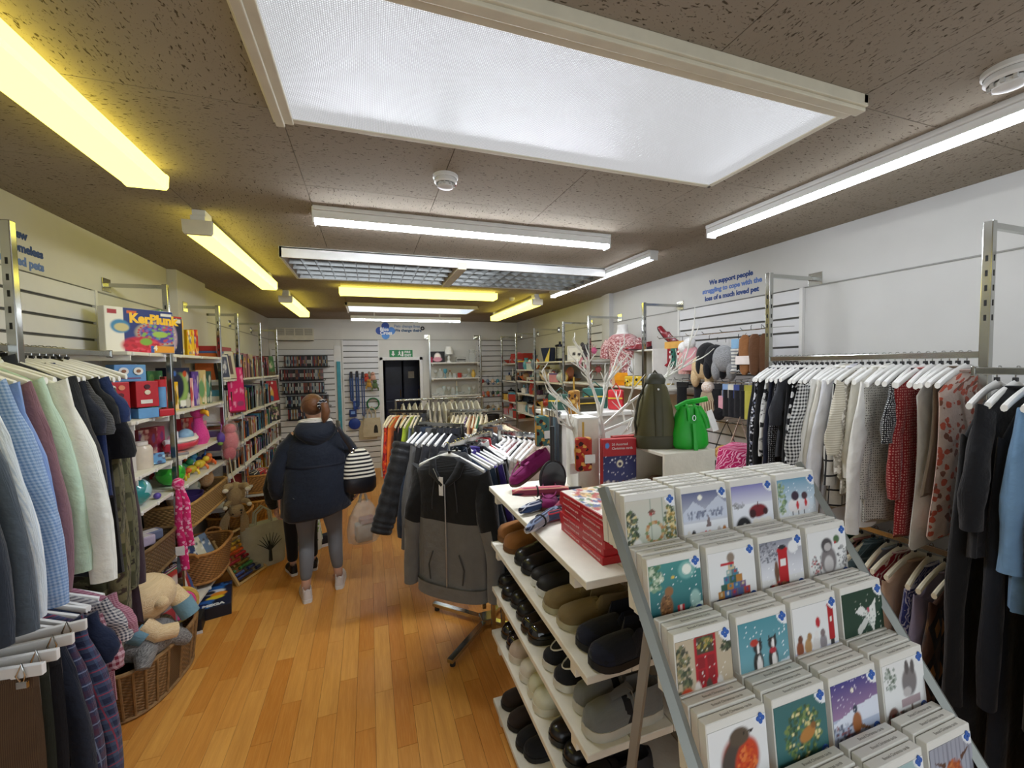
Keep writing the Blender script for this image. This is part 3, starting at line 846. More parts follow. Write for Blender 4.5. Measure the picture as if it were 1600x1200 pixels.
items = [
    ('jacket', fab('plain', '#23252a'), 'charcoal black jacket', 'jacket', .95),
    ('tee', fab('plain', '#1d2230'), 'midnight blue polo shirt', 'polo shirt', (1.0, 1, 1.08)),
    ('tee', fab('stripeh', '#2b2c30', '#57585a', s=.25), 'charcoal textured polo shirt', 'polo shirt', (1.02, 1, 1.12)),
    ('tee', fab('plain', '#15171c'), 'black polo shirt with red trim', 'polo shirt'),
    ('tee', fab('plain', '#20305a'), 'navy blue tee shirt', 'tee shirt', (1.06, 1, 1)),
    ('tee', fab('plain', '#131419'), 'plain black tee shirt', 'tee shirt', (1.0, 1, 1.5)),
    ('coat', fab('camo', '#59553b', '#38371f', '#2a2115'), 'green camouflage field jacket', 'jacket', (.86, 1.1, 1.08)),
    ('coat', fab('camo', '#6b6343', '#41401f', '#33261a'), 'tan camouflage field coat', 'jacket', (.88, 1.2, 1.55)),
    ('coat', fab('camo', '#5c5a3e', '#3a3a22', '#241d13'), 'long camouflage parka', 'coat', (.88, 1.2, 1.4)),
    ('long', fab('plain', '#3a2a33'), 'plum brown long dress', 'dress', (.9, 1, 1.6)),
]
rail_of(items, (GX, 2.05), (GX, 2.47), 1.93, 'dark polos and camouflage jackets', 'the shirt rail', 0, jit=.004, inner=-1, first=10)
items = [
    ('shirt', fab('plain', '#1c2230'), 'dark navy overshirt', 'shirt', (.9, 1, .95)),
    ('shirt', fab('plaid', '#2c3450', '#4a2a40', '#6f7a94', s=.7), 'navy and plum plaid shirt', 'shirt', (.96, 1, 1)),
    ('shirt', fab('plaid', '#4a5a78', '#262c48', '#8d3f56', s=.7), 'blue tartan shirt', 'shirt', (1.02, 1, .95)),
    ('tee', fab('plain', '#1f2942'), 'navy short-sleeved shirt', 'shirt', (1.06, 1, 1.1)),
    ('tee', fab('gingham', '#c9a9b2', '#7a2338', s=.7), 'crimson gingham shirt', 'shirt', (1.1, 1, 1.22)),
    ('tee', fab('gingham', '#d7d2cd', '#3a3f52', s=.4), 'small navy check shirt', 'shirt', (1.08, 1, 1.0)),
    ('tee', fab('gingham', '#b98a97', '#8c4f63', s=.3), 'rose pink fine check shirt', 'shirt', (1.12, 1, .95)),
]
rail_of(items, (GX - .03, 1.96), (GX - .03, 2.27), .985, 'checked shirts on the lower rail', 'the lower shirt rail', 0, jit=.004, inner=-1)
# clip hangers with trousers that stick out at the near end of the lower rail
def clip_hanger(y, z, label, x=GX + .06, ang=0.0):
    t = thing('clip_hanger', label, 'hanger', (x, y, z), ang, 'white clip hangers')
    put('hook', HK, chrome(), t)
    MB().box(-.2, .2, -.009, .009, -.1, -.062).build('bar', HANG_W, t, 0, .003)
    for s in (-.15, .15):
        c = MB().tube([(s, -.012, -.12), (s + .012, -.018, -.085), (s, -.012, -.05), (s - .012, -.018, -.085)], .003, 6, closed=True).build('clip', chrome(), t)
        MB().cbox((s, -.013, -.118), (.03, .01, .022)).build('clip_jaw', chrome(), c, 0, .002)
    return t
for k, (y, z) in enumerate(((1.775, .93), (1.82, .935), (1.88, .94), (1.94, .945))):
    clip_hanger(y, z, ['lowest white clip hanger over the brown corduroys', 'white clip hanger crossing behind the corduroy trousers', 'white clip hanger pointing out over the dark jeans', 'uppermost white clip hanger beside the plaid shirts'][k], ang=.1 * (k - 1))
def trousers(y, mat, label, z=.875, L=.82, x=GX + .06):
    t = thing('folded_trousers', label, 'trousers', (x, y, z), 0, 'trousers on clip hangers')
    rg = []
    for k in range(10):
        q = k / 9; zz = -.05 - L * q; w = .17 + .015 * math.sin(3 * q) - .03 * q
        rg.append([(w * math.cos(a) * (1 + .03 * math.sin(5 * a + 3 * q)), (.026 + .012 * q) * math.sin(a) * (1 + .2 * math.sin(4 * a + q)), zz) for a in [i * math.pi / 10 for i in range(20)]])
    MB().loft(rg).build('legs', mat, t, 60)
    MB().loft([[(.172 * math.cos(a), .028 * math.sin(a), zz) for a in [i * math.pi / 10 for i in range(20)]] for zz in (-.04, -.09)]).build('waistband', mat, t, 60)
trousers(1.775, fab('stripev', '#4a3726', '#5c4833', s=.3), 'brown corduroy trousers clipped on a white hanger')
trousers(1.82, fab('plain', '#2d3127'), 'olive black trousers behind the brown corduroys')
trousers(1.88, fab('plain', '#1d1d22'), 'black trousers hanging beside the checked shirts', L=.86)

# ------------------------------------------------------------------ toy shelves
TOYG = 'white boards of the toy shelves'
for z, a in ((1.93, 'top'), (1.54, 'second'), (1.225, 'third'), (1.02, 'fourth')):
    shelf(XL + .01, LX, 2.84, 3.32, z, '%s toy shelf, on the camouflage jacket side of the upright' % a, TOYG, (1, 0))
    shelf(XL + .01, LX + .02, 3.36, 4.31, z, '%s long toy shelf between the two uprights' % a, TOYG, (1, 0))
shelf(XL + .01, LX, 2.84, 3.32, .60, 'white shelf under the dark seagrass basket', TOYG, (1, 0))
shelf(XL + .01, LX, 2.84, 3.32, .22, 'low toy shelf holding boxed games behind the basket', TOYG, (1, 0))
shelf(XL + .01, LX + .02, 3.36, 4.31, .70, 'white shelf under the long flat seagrass basket', TOYG, (1, 0))
shelf(XL + .01, LX + .05, 3.36, 4.0, .17, 'lowest white shelf with leaning picture books', TOYG, (1, 0))

def card_box(name, label, cat, w, d, h, col, cv, loc, rz=0.0, group=None, tilt=0.0, words=(), edge=None):
    """a carton whose front carries a printed picture; front faces local -y"""
    t = thing(name, label, cat, loc, rz, group); t.rotation_euler = (tilt, 0, rz)
    MB().box(-w / 2, w / 2, -d / 2, d / 2, 0, h).build('carton', M(col, .45, var=.05), t, 0, .002)
    if cv is not None: printed('front_print', cv, w * .985, h * .985, None, t, (0, -d / 2 - .0002, h / 2))
    for s, size, mat, x, z, sxx in words: word(s, size, mat, 'title', t, (x, -d / 2 - .0018, z), (R(90), 0, 0), 'CENTER', .0006, size * .05, sxx)
    return t
AX = R(62)     # things on the left shelves face the aisle and a little towards the door
c = CV(80, 64, '#e8e6e0'); c.rect(.25, 0, 1, 1, '#26377c'); c.ell(.2, .58, .13, .15, '#3f86b8'); c.ell(.22, .56, .1, .09, '#c9bf8e'); c.ell(.78, .46, .36, .27, '#d9c79a'); c.ell(.78, .46, .32, .23, '#4b3f96')
c.bush(90, .78, .46, .3, .2, .028, ['#5d52b5', '#8a5fae', '#3c7ac0', '#c04752', '#7fb24f']); c.ell(.78, .44, .12, .07, '#9dc052')
for k in range(26): c.ell(.78 + .33 * math.cos(k * .24), .46 + .24 * math.sin(k * .24), .018, .02, '#c42a33')
c.ell(.5, .17, .29, .2, '#c5283a'); c.bush(30, .5, .17, .24, .15, .03, ['#d94a5c', '#a81f30']); c.ell(.56, .26, .09, .08, '#7fae3f'); c.rect(.62, .02, 1, .17, '#e09a2a'); c.rect(.62, .02, .68, .17, '#2d5aa8'); c.rect(.3, .87, .44, .94, '#d8642b'); c.rect(.8, .87, .97, .94, '#dadada'); c.rect(.04, .84, .16, .94, '#a52a33')
card_box('board_game_box', 'white and blue marble board game box on the top toy shelf', 'game box', .36, .06, .27, '#d9d7d0', c, (-1.335, 3.17, 1.93), R(52),
         words=[('KerPlunk', .078, M('#f2c21c', .4), .07, .185, .9), ('4', .04, M('#f4ead0', .4), .07, .02, 1)])
c = CV(30, 40, '#1d2650'); c.ell(.5, .45, .25, .35, '#b8a0c0'); c.ell(.5, .55, .12, .2, '#4b4a3a'); c.dots(20, 0, 0, 1, 1, .02, ['#e8e2c0']); c.rect(0, .95, 1, 1, '#c22f3c'); c.rect(0, 0, .14, .8, '#8a2262'); c.rect(.62, .82, .93, .93, '#e4e4e4')
card_box('boxed_doll', 'navy boxed doll with a red top edge on the top toy shelf', 'toy box', .17, .07, .28, '#20264f', c, (-1.36, 3.62, 1.93), AX)
for x, y, w, h, col, lab in ((-1.38, 3.47, .05, .3, '#4f8f57', 'green and pale blue slim box beside the boxed doll'), (-1.39, 3.43, .03, .26, '#a9c6c0', 'thin pale teal box standing beside the upright'), (-1.40, 3.80, .05, .27, '#c9b77a', 'tan slim box behind the yellow box'), (-1.36, 3.86, .06, .2, '#e0b420', 'yellow slim box on the top toy shelf'), (-1.36, 3.95, .05, .21, '#b6282c', 'red slim box at the end of the top toy shelf')):
    c = CV(16, 30, col); c.dots(24, .1, .1, .9, .9, .09, ['#f0ead8', '#365a9c', '#c94a3a', '#f0c84a'], .7)
    card_box('toy_carton', lab, 'toy box', w, .16, h, col, c, (x, y, 1.93), AX)

# robot play set on the second shelf
rb = thing('toy_robot', 'blue and red cardboard robot with round white eyes', 'toy robot', (-1.34, 3.02, 1.54), R(48)); rb.scale = (1.15, 1.15, 1.1)
BLU = M('#5f93c4', .5); RED = M('#b4232e', .45); WHT = M('#dedcd6', .5)
hd = MB().box(-.065, .065, -.04, .04, .2, .29).build('head', BLU, rb, 0, .004)
for s in (-.03, .03):
    e = MB().cyl((s, -.041, .255), (s, -.046, .255), .02, n=20).build('eye', WHT, hd)
    MB().cyl((s, -.046, .255), (s, -.049, .255), .009, n=14).build('pupil', M('#8a5a3c', .4), hd)
MB().box(-.04, .04, -.043, -.04, .215, .221).build('mouth', M('#7a3f66', .5), hd, 0)
bd = MB().box(-.11, -.012, -.05, .05, .06, .2).box(.012, .11, -.05, .05, .06, .2).build('chest', RED, rb, 0, .004)
for x, z, cc in ((-.08, .17, '#e3ded2'), (-.045, .17, '#d98a6a'), (.06, .14, '#d9d0b8'), (-.05, .13, '#5a1620'), (.06, .17, '#401a22')): MB().cyl((x, -.051, z), (x, -.054, z), .013, n=14).build('dial', M(cc, .4), bd)
MB().box(.03, .08, -.053, -.05, .08, .1).build('price_label', WHT, bd, 0)
for s in (-1, 1):
    a = MB().cyl((s * .14, -.01, .2), (s * .14, -.01, .05), .022, n=14).build('arm', BLU, rb)
    MB().cyl((s * .14, -.01, .205), (s * .14, -.01, .165), .025, n=14).build('shoulder', RED, a)
    MB().box(s * .06 - .045, s * .06 + .045, -.055, .05, 0, .055).build('foot', BLU, rb, 0, .004)
    MB().cbox((s * .145, -.02, .02), (.07, .06, .04)).build('boot', RED, rb, 0, .006)
c = CV(30, 22, '#b9b4ac'); c.ell(.35, .5, .3, .3, '#8a2a3a'); c.ell(.7, .6, .2, .3, '#c98a96'); c.rect(.25, .45, .5, .6, '#e4e2de')
card_box('boxed_toy', 'grey and maroon boxed toy behind the robot', 'toy box', .33, .05, .27, '#8f8a86', c, (-1.45, 3.0, 1.54), R(48))
lst = [(3.46, .05, .24, '#a83a3c', '#e0b4a0', 'dark red picture book leaning at the second toy shelf'), (3.55, .05, .2, '#e3b41f', '#7c6420', 'yellow activity book on the second toy shelf'), (3.68, .17, .3, '#1d2440', '#9fb56a', 'navy space and moon poster box on the second toy shelf'),
       (3.83, .04, .22, '#dca4a8', '#c9504a', 'pink striped slim box on the second toy shelf'), (3.92, .06, .27, '#5a3f8f', '#8c6ac0', 'purple boxed game on the second toy shelf'), (4.04, .09, .28, '#c8b27c', '#6f9a68', 'tan picture box at the end of the second toy shelf'), (3.43, .1, .28, '#3f7a48', '#7fa85a', 'green boxed puzzle behind the yellow book'), (4.15, .1, .27, '#274c46', '#58907e', 'dark teal hardback on the second toy shelf')]
for i, (y, w, h, c1, c2, lab) in enumerate(lst):
    c = CV(24, 34, c1); c.dots(18, .1, .08, .9, .9, .1, [c2, '#e8e2d2', c1], .6); c.ell(.5, .45, .3, .24, c2)
    if 'moon' in lab: c.ell(.55, .5, .34, .36, '#8fae62'); c.ell(.4, .55, .3, .32, '#1d2440'); c.ell(.3, .85, .08, .06, '#3f6fc0'); c.ell(.75, .84, .09, .07, '#c4532f'); c.rect(.5, .05, .75, .2, '#e4e4e0')
    card_box('picture_box', lab, 'toy box', w, .1 if w > .1 else .15, h, c1, c, (-1.36 - (.06 if 'behind' in lab else 0), y, 1.54), AX)

# third shelf: cards, toy ship, flamingo
c = CV(20, 30, '#cfc9c0'); c.ell(.4, .7, .3, .15, '#b98a6a'); c.rect(.3, .5, .8, .56, '#8a8a8a'); c.rect(.3, .6, .9, .64, '#777777')
card_box('boxed_toy', 'pale boxed baby toy on the third toy shelf', 'toy box', .13, .08, .25, '#d5d0c8', c, (-1.38, 2.98, 1.225), R(40))
bt = thing('clear_jar', 'cream plastic jar of small parts on the third toy shelf', 'jar', (-1.33, 3.11, 1.225)); MB().lathe([(0, 0), (.05, 0), (.055, .01), (.055, .12), (.045, .14), (.03, .145)], n=20).build('jar', M('#cfc3b2', .25), bt); MB().lathe([(.034, .145), (.034, .165), (0, .165)], n=20).build('lid', M('#d8d0c6', .4), bt)
c = CV(20, 14, '#4d86b4'); c.dots(8, 0, 0, 1, 1, .12, ['#2b3c66', '#9cc4d8'])
card_box('toy_pack', 'small blue toy pack on the third toy shelf', 'toy box', .09, .04, .07, '#3c5f8a', c, (-1.30, 3.21, 1.225), R(40), tilt=-.3)
card_box('toy_pack', 'maroon slim toy pack at the back of the third toy shelf', 'toy box', .1, .04, .2, '#6a2f3a', CV(8, 8, '#7a4a4a'), (-1.46, 3.1, 1.225), R(40))
sh = thing('toy_ship', 'white and pink toy ship with a blue dome', 'toy ship', (-1.34, 3.70, 1.225), R(75))
rg = []
for k in range(9):
    t = k / 8 * 2 - 1; w = .075 * (1 - abs(t) ** 2.6) + .008
    rg.append([(.16 * t, w * math.cos(a), .045 + .04 * math.sin(a) + .012 * t * t) for a in [i * math.pi / 6 for i in range(12)]])
MB().loft(rg).build('hull', M('#c93a4e', .35), sh, 60)
MB().loft([[(p[0], p[1] * 1.03, .055 + .6 * (p[2] - .045) + .02) for p in r] for r in rg]).build('deck', M('#e6e2e4', .3), sh, 60)
MB().ell((.05, 0, .1), (.06, .05, .055)).build('dome', M('#8fb3cf', .15), sh); MB().cyl((-.06, 0, .08), (-.06, 0, .15), .022).build('funnel', M('#ece8ea', .3), sh)
MB().ell((-.1, 0, .1), (.02, .02, .03)).build('bow_light', M('#d9a2b4', .3), sh)
fm = thing('flamingo_toy', 'tall hot pink flamingo toy with a yellow beak', 'toy bird', (-1.32, 3.98, 1.225), R(20))
PINK = fab('fur', '#e0358f', '#f05aa8')
MB().tube([(0, 0, .0), (0, 0, .05), (.01, 0, .1), (0, 0, .16), (0, 0, .21)], [.055, .075, .055, .036, .032], 14).build('body', PINK, fm)
h = MB().ell((0, -.005, .255), (.05, .05, .048)).build('head', PINK, fm)
MB().tube([(.03, -.045, .262), (.055, -.08, .255), (.065, -.1, .225)], [.022, .018, .004], 10).build('beak', M('#e8a92a', .4), h)
for s in (-1, 1):
    e = MB().ell((s * .034 + .012, -.03, .275), (.016, .016, .018)).build('eye', M('#efe9df', .3), h); MB().ell((s * .036 + .016, -.043, .276), (.008, .006, .009), 10, 6).build('pupil', M('#17171c', .3), h)
MB().tube([(0, 0, .3), (.02, .02, .33), (.05, .02, .325)], [.014, .01, .004], 8).build('crest', M('#5a8a3a', .6), h)
for i, (y, c1, lab) in enumerate(((3.46, '#8a2f36', 'red bagged toy at the back of the third toy shelf'), (3.58, '#b23a5a', 'crimson boxed toy at the back of the third toy shelf'), (4.12, '#c9303f', 'red boxed toy at the end of the third toy shelf'), (4.2, '#d88a96', 'pink plush in a bag at the end of the third toy shelf'))):
    c = CV(16, 20, c1); c.dots(16, 0, 0, 1, 1, .13, ['#e0b0a0', '#7a1a2a', '#e6d8c8', '#5a3f7a'], .7)
    card_box('boxed_toy', lab, 'toy box', .12, .06, .2 if i < 3 else .16, c1, c, (-1.46 if i < 3 else -1.40, y, 1.225), AX)
pt = thing('toy_phone', 'grey toy phone lying on the third toy shelf', 'toy', (-1.29, 3.50, 1.225), R(30)); MB().box(-.06, .06, -.03, .03, 0, .018).build('body', M('#8a8486', .4), pt, 0, .006); MB().box(-.03, .04, -.02, .02, .018, .021).build('screen', M('#c98d80', .3), pt, 0)

# fourth shelf: balls, colourful figures
def net_ball(loc, r, cols, label, clear=False):
    t = thing('toy_ball', label, 'toy ball', loc)
    q = NT('ball_print'); tc = q.n('TexCoord').outputs['Object']
    v = q.n('TexVoronoi', {'Vector': tc, 'Scale': .9 / r}); hue = q.n('SeparateColor', {0: v.outputs['Color']}).outputs[0]
    col = q.mix(q.math('GREATER_THAN', hue, .5), hx(cols[0]), hx(cols[1])); col = q.mix(q.math('GREATER_THAN', hue, .8), col, hx(cols[2]))
    q.set('Base Color', col); q.set('Roughness', .15); q.set('Coat Weight', .6)
    MB().ell((0, 0, r), (r, r, r), 22, 14).build('shell', q.m, t, 80)
    MB().tube([(0, 0, 2 * r - .003), (0, -.01, 2 * r + .03), (.01, 0, 2 * r + .09), (-.008, .01, 2 * r + .04)], .003, 6).build('hanging_string', M('#c65a9c', .5), t)
    return t
net_ball((-1.34, 3.02, 1.02), .085, ('#2f8a8a', '#9fc7cf', '#c9c04a'), 'shiny teal bagged ball on the fourth toy shelf')
net_ball((-1.40, 2.9, 1.02), .06, ('#1f5f6a', '#6a9fb0', '#3a3f5a'), 'small dark teal ball behind the bagged ball')
net_ball((-1.33, 3.48, 1.02), .085, ('#3fbf3a', '#2f9a34', '#1b3a20'), 'bright green football on the fourth toy shelf')
eg = thing('toy_egg', 'small purple ball at the shelf edge', 'toy ball', (-1.275, 3.14, 1.02)); MB().ell((0, 0, .02), (.02, .02, .02)).build('shell', M('#5b4a9c', .4), eg)
fc = ['#d9642a', '#e09a28', '#3a6fb8', '#c9b02f', '#2f8f5a', '#b8282f', '#e0c23a', '#4f9fc8', '#7a3f9a', '#d8702f', '#2a3a7a', '#d0d0cc']
fn = ['orange', 'amber', 'blue', 'mustard', 'green', 'red', 'yellow', 'sky blue', 'purple', 'rust', 'navy', 'white']
for k in range(12):
    y = 3.60 + .056 * k; x = -1.31 - .08 * (k % 3); s = .8 + .35 * ((k * 7) % 5) / 5
    t = thing('toy_figure', '%s jointed toy creature in the pile on the fourth toy shelf' % fn[k], 'toy figure', (x, y, 1.02), rnd.uniform(0, 6)); t.scale = (s, s, s)
    m1 = M(fc[k], .4); b = MB().ell((0, 0, .05), (.045, .035, .035)).build('body', m1, t)
    MB().ell((.05, 0, .085), (.026, .024, .024)).build('head', m1, t)
    for (dx, dy) in ((.03, .03), (.03, -.03), (-.03, .03), (-.03, -.03)): MB().tube([(dx, dy, .045), (dx * 1.3, dy * 1.6, .02), (dx * 1.3, dy * 1.5, .006)], [.012, .01, .008], 7).build('leg', M(fc[(k + 3) % 12], .5), t)
    MB().tube([(-.04, 0, .06), (-.075, 0, .085), (-.09, .01, .115)], [.012, .008, .003], 7).build('tail', M(fc[(k + 5) % 12], .5), t)
# plush and bags hung at the end of the bays
pk = thing('bagged_plush', 'pink plush in a clear bag hung from the upright', 'plush toy', (LX + .06, 4.30, 1.02))
MB().ell((0, 0, .16), (.06, .07, .1)).ell((0, -.005, .27), (.045, .05, .05)).build('plush', fab('fur', '#d8707f', '#eaa0a8'), pk, 60)
MB().ell((.0, -.045, .06), (.05, .04, .06)).build('lower_plush', fab('fur', '#cf5f70', '#e48f99'), pk, 60)
q = NT('clear_film'); q.set('Base Color', (.9, .75, .78, 1)); q.set('Roughness', .12); q.set('Transmission Weight', .85); q.set('IOR', 1.1); q.set('Alpha', .35)
FILM = q.m
rg = [[(.075 * w * math.cos(a) * (1 + .08 * math.sin(5 * a + z * 40)), .085 * w * math.sin(a) * (1 + .08 * math.cos(4 * a + z * 30)), z) for a in [i * math.pi / 8 for i in range(16)]] for z, w in ((-.01, .5), (.03, 1), (.15, 1.02), (.28, .9), (.33, .5), (.36, .25))]
MB().loft(rg).build('film', FILM, pk, 60); MB().cyl((0, 0, .36), (0, 0, .42), .006).build('tie', M('#d8c8c0', .5), pk)
pr = thing('purple_toy_bag', 'small purple and green netted toy hung on the upright', 'toy', (LX + .04, 4.12, 1.18)); MB().ell((0, 0, .06), (.03, .035, .05)).build('bag', M('#5a3f96', .5), pr); MB().tube([(0, 0, .11), (.01, 0, .17), (-.01, 0, .2)], .003, 6).build('string', M('#8a5ab0', .5), pr); MB().ell((0, -.02, .015), (.02, .02, .016)).build('charm', M('#6a8a3a', .5), pr)

def wicker(col, sx=60.0, sz=70.0):
    key = ('wicker', col, sx)
    if key not in _mats:
        q = NT('woven_cane'); g = q.n('TexCoord').outputs['UV']; s2 = q.n('SeparateXYZ', {0: g}); u, v = s2.outputs[0], s2.outputs[1]
        a = q.math('SINE', q.math('MULTIPLY', u, sx * 3)); row = q.math('FLOOR', q.math('MULTIPLY', v, sz))
        sg = q.math('SUBTRACT', q.math('MULTIPLY', q.math('MODULO', q.math('ABSOLUTE', row), 2.0), 2.0), 1.0)
        h = q.math('MULTIPLY_ADD', q.math('MULTIPLY', a, sg), .5, .5); ed = q.math('PINGPONG', q.math('MULTIPLY', v, sz), .5)
        h = q.math('MULTIPLY', h, q.step(ed, 0, .25))
        c = hx(col); q.set('Base Color', q.mix(h, tuple(x * .55 for x in c), tuple(min(1, x * 1.15) for x in c))); q.set('Roughness', .6); q.bump(h, .8, .006)
        _mats[key] = q.m
    return _mats[key]
def basket(loc, w, d, h, col, label, rz=0.0, flare=1.12, oval=2.6, handles=True, staves=0):
    t = thing('wicker_basket', label, 'basket', loc, rz)
    def ring(k, z, n=32): return [(w / 2 * k * math.copysign(abs(math.cos(a)) ** (2 / oval), math.cos(a)), d / 2 * k * math.copysign(abs(math.sin(a)) ** (2 / oval), math.sin(a)), z) for a in [i * 2 * math.pi / n for i in range(n)]]
    MB().loft([ring(.05, .004), ring(1, 0), ring(1 + (flare - 1) * .5, h * .5), ring(flare, h), ring(flare - .05, h), ring(1 + (flare - 1) * .4 - .05, h * .5), ring(.93, .015), ring(.05, .015)], cap=True).build('woven_body', wicker(col), t, 50)
    rm = M(col, .6, var=.25, nscale=40.0)
    MB().tube(ring(flare - .02, h), .012, 8, closed=True).build('rim', rm, t)
    MB().tube(ring(1.01, .012), .01, 8, closed=True).build('base_rim', rm, t)
    if staves:
        for k in range(staves):
            a = 2 * math.pi * k / staves
            f = lambda kk, z: (w / 2 * kk * math.copysign(abs(math.cos(a)) ** (2 / oval), math.cos(a)), d / 2 * kk * math.copysign(abs(math.sin(a)) ** (2 / oval), math.sin(a)), z)
            MB().tube([f(1.012, .01), f(1.012 + (flare - 1) * .5, h * .5), f(flare + .004, h)], .0065, 6).build('stave', rm, t)
    if handles:
        for s in (-1, 1):
            MB().tube([(s * w / 2 * flare, -.06, h - .01), (s * (w / 2 * flare + .02), -.045, h + .025), (s * (w / 2 * flare + .025), 0, h + .035), (s * (w / 2 * flare + .02), .045, h + .025), (s * w / 2 * flare, .06, h - .01)], .01, 8).build('handle', rm, t)
    return t
basket((-1.36, 3.06, .60), .42, .26, .19, '#6f5636', 'dark seagrass basket of small toys on the lower toy shelf', R(90), 1.06, 6, False)
for k, (y, c1, lab) in enumerate(((2.95, '#8fa3b4', 'pale blue toy pack in the dark seagrass basket'), (3.08, '#b9a8b8', 'lilac toy pack in the dark seagrass basket'), (3.18, '#6a6f86', 'slate toy pack in the dark seagrass basket'))):
    t = thing('toy_pack', lab, 'toy box', (-1.36, y, .74), rnd.uniform(0, 1)); MB().cbox((0, 0, .04), (.15, .08, .06)).build('pack', M(c1, .4), t, 0, .01); MB().cbox((0, -.01, .071), (.1, .05, .004)).build('label_card', M('#d8d0c4', .5), t, 0)
basket((-1.36, 3.86, .70), .80, .3, .17, '#a47e48', 'long flat seagrass basket with handle slots', R(90), 1.04, 8, False)
t = thing('toy_tray', 'purple plastic tray of toys in the long basket', 'toy', (-1.38, 3.8, .80), R(90)); MB().lathe([(0, 0), (.1, 0), (.13, .07), (.125, .07), (.1, .008)], n=24).build('bowl', M('#4a3a6e', .3), t); MB().tube([(-.2, 0, .08), (0, .02, .1), (.25, .03, .1)], .012, 8).build('green_rod', M('#2f5f3c', .4), t)
net_ball((-1.42, 4.05, .79), .07, ('#cfcbb8', '#8f9a8a', '#b8b49c'), 'pale glass-look ball in the long basket')
for k, (y, c1, lab) in enumerate(((3.62, '#c9a48a', 'beige plush arm poking out of the long basket'), (4.2, '#d98a2f', 'orange plush giraffe head at the end of the long basket'))):
    t = thing('plush_toy', lab, 'plush toy', (-1.36, y, .82), R(40 * k)); b = MB().ell((0, 0, .07), (.06, .05, .08)).build('body', fab('fur', c1, '#e4c8a0'), t, 60); MB().ell((.02, -.02, .16), (.045, .05, .045)).build('head', fab('fur', c1, '#e4c8a0'), t, 60)
    for s in (-1, 1): MB().ell((.03 * s + .02, 0, .2), (.013, .01, .02), 8, 6).build('ear', fab('fur', c1, '#8a5a30'), t, 60)
# long-eared rabbit hanging head down from the upright
bn = thing('plush_rabbit', 'brown plush rabbit hanging by its feet from the upright', 'plush toy', (LX + .10, 4.22, .46), R(20))
BR = fab('fur', '#8d7450', '#b59d72'); CRM = fab('fur', '#d8cfb8', '#e8e0cc')
MB().ell((0, 0, .26), (.075, .065, .11)).build('body', BR, bn, 60)
hd = MB().ell((.0, -.01, .12), (.06, .06, .062)).build('head', BR, bn, 60)
MB().ell((.03, -.062, .125), (.012, .008, .01), 8, 6).build('nose', M('#2a1d18', .4), hd); 
for s in (-1, 1): MB().ell((s * .03, -.055, .1), (.008, .006, .009), 8, 6).build('eye', M('#1a1512', .2), hd)
MB().tube([(-.045, 0, .12), (-.085, -.01, .05), (-.11, -.01, -.06), (-.1, -.01, -.1)], [.02, .034, .036, .012], 10, flat=.5).build('ear', BR, bn); MB().tube([(.045, 0, .1), (.06, .01, .02), (.055, .01, -.08), (.05, .01, -.11)], [.02, .034, .036, .012], 10, flat=.5).build('ear', BR, bn)
for s, z, l in ((-1, .34, .05), (1, .33, .06)):
    a = MB().tube([(s * .04, -.03, z), (s * .07, -.07, z + .01), (s * .08, -.1, z - .01)], [.03, .028, .024], 10).build('leg', BR, bn); MB().ell((s * .082, -.115, z - .012), (.024, .02, .02)).build('paw', CRM, a, 60)
    a = MB().tube([(s * .05, -.03, .2), (s * .075, -.07, .2), (s * .085, -.095, .185)], [.026, .022, .02], 10).build('arm', BR, bn); MB().ell((s * .088, -.11, .18), (.02, .018, .018)).build('paw', CRM, a, 60)
MB().tube([(0, 0, .36), (-.02, .0, .45), (-.03, .02, .6)], .005, 6).build('cord', M('#cfc2a0', .7), bn)
# knotted pink scarf on the upright
sc = thing('knotted_scarf', 'hot pink star-print scarf knotted round the upright', 'scarf', (LX + .02, 3.31, .45))
SCM = fab('floral', '#d6286e', '#f0b0c8', '#e86a9c', s=.8)
MB().ell((.01, -.02, .62), (.035, .03, .04)).build('knot', SCM, sc, 60)
for dx, L in ((.0, .58), (.035, .42)):
    MB().tube([(dx * .3 + .01, -.025, .62), (dx + .02, -.04, .5), (dx + .015, -.04, .35), (dx + .03, -.03, .62 - L)], [.014, .024, .03, .024], 12, flat=.45).build('tail', SCM, sc)
MB().box(.0, .05, -.085, -.083, .16, .22).build('price_tag', M('#e0dedb', .6), sc, 0)

# bottom: cane basket of picture books, leaning books, boxed games
cb = basket((-1.30, 3.86, .20), .42, .3, .24, '#a8753c', 'tall honey cane basket with bamboo handles and books', R(90), 1.2, 3.5, True)
for k, (dx, c1, lab) in enumerate(((-.1, '#24365f', 'navy book standing in the honey cane basket'), (0, '#d8cfae', 'cream star-print book in the honey cane basket'), (.1, '#6f8298', 'grey blue book in the honey cane basket'))):
    c = CV(20, 20, c1); c.dots(14, 0, 0, 1, 1, .06, ['#f0ead8', '#4a4a4a'], .8)
    card_box('picture_book', lab, 'book', .17, .015, .2, c1, c, (-1.28 + dx * .3, 3.74 + dx * .8, .33), AX + dx, tilt=-.5)
cols = ['#b33a34', '#3f8a52', '#d8d2c4', '#a9322f', '#4a5a86', '#d0c8b0', '#7a3540', '#b8b4ac']
cn = ['red', 'green', 'white', 'crimson', 'slate blue', 'cream', 'maroon', 'grey']
for k in range(8):
    c = CV(12, 20, cols[k]); c.dots(8, .1, .1, .9, .9, .12, [cols[(k + 2) % 8], '#e8e2d6'], .7)
    card_box('picture_book', '%s picture book leaning on the lowest white shelf' % cn[k], 'book', .19, .018, .25, cols[k], c, (-1.31, 3.40 + .036 * k, .17), R(75), 'leaning picture books', tilt=-.25)
gc = ['#8f2f36', '#c9c2b4', '#3f4f7a', '#b9ae98', '#a83a40', '#6f7f8a']
gn = ['maroon', 'cream', 'blue', 'beige', 'red', 'grey']
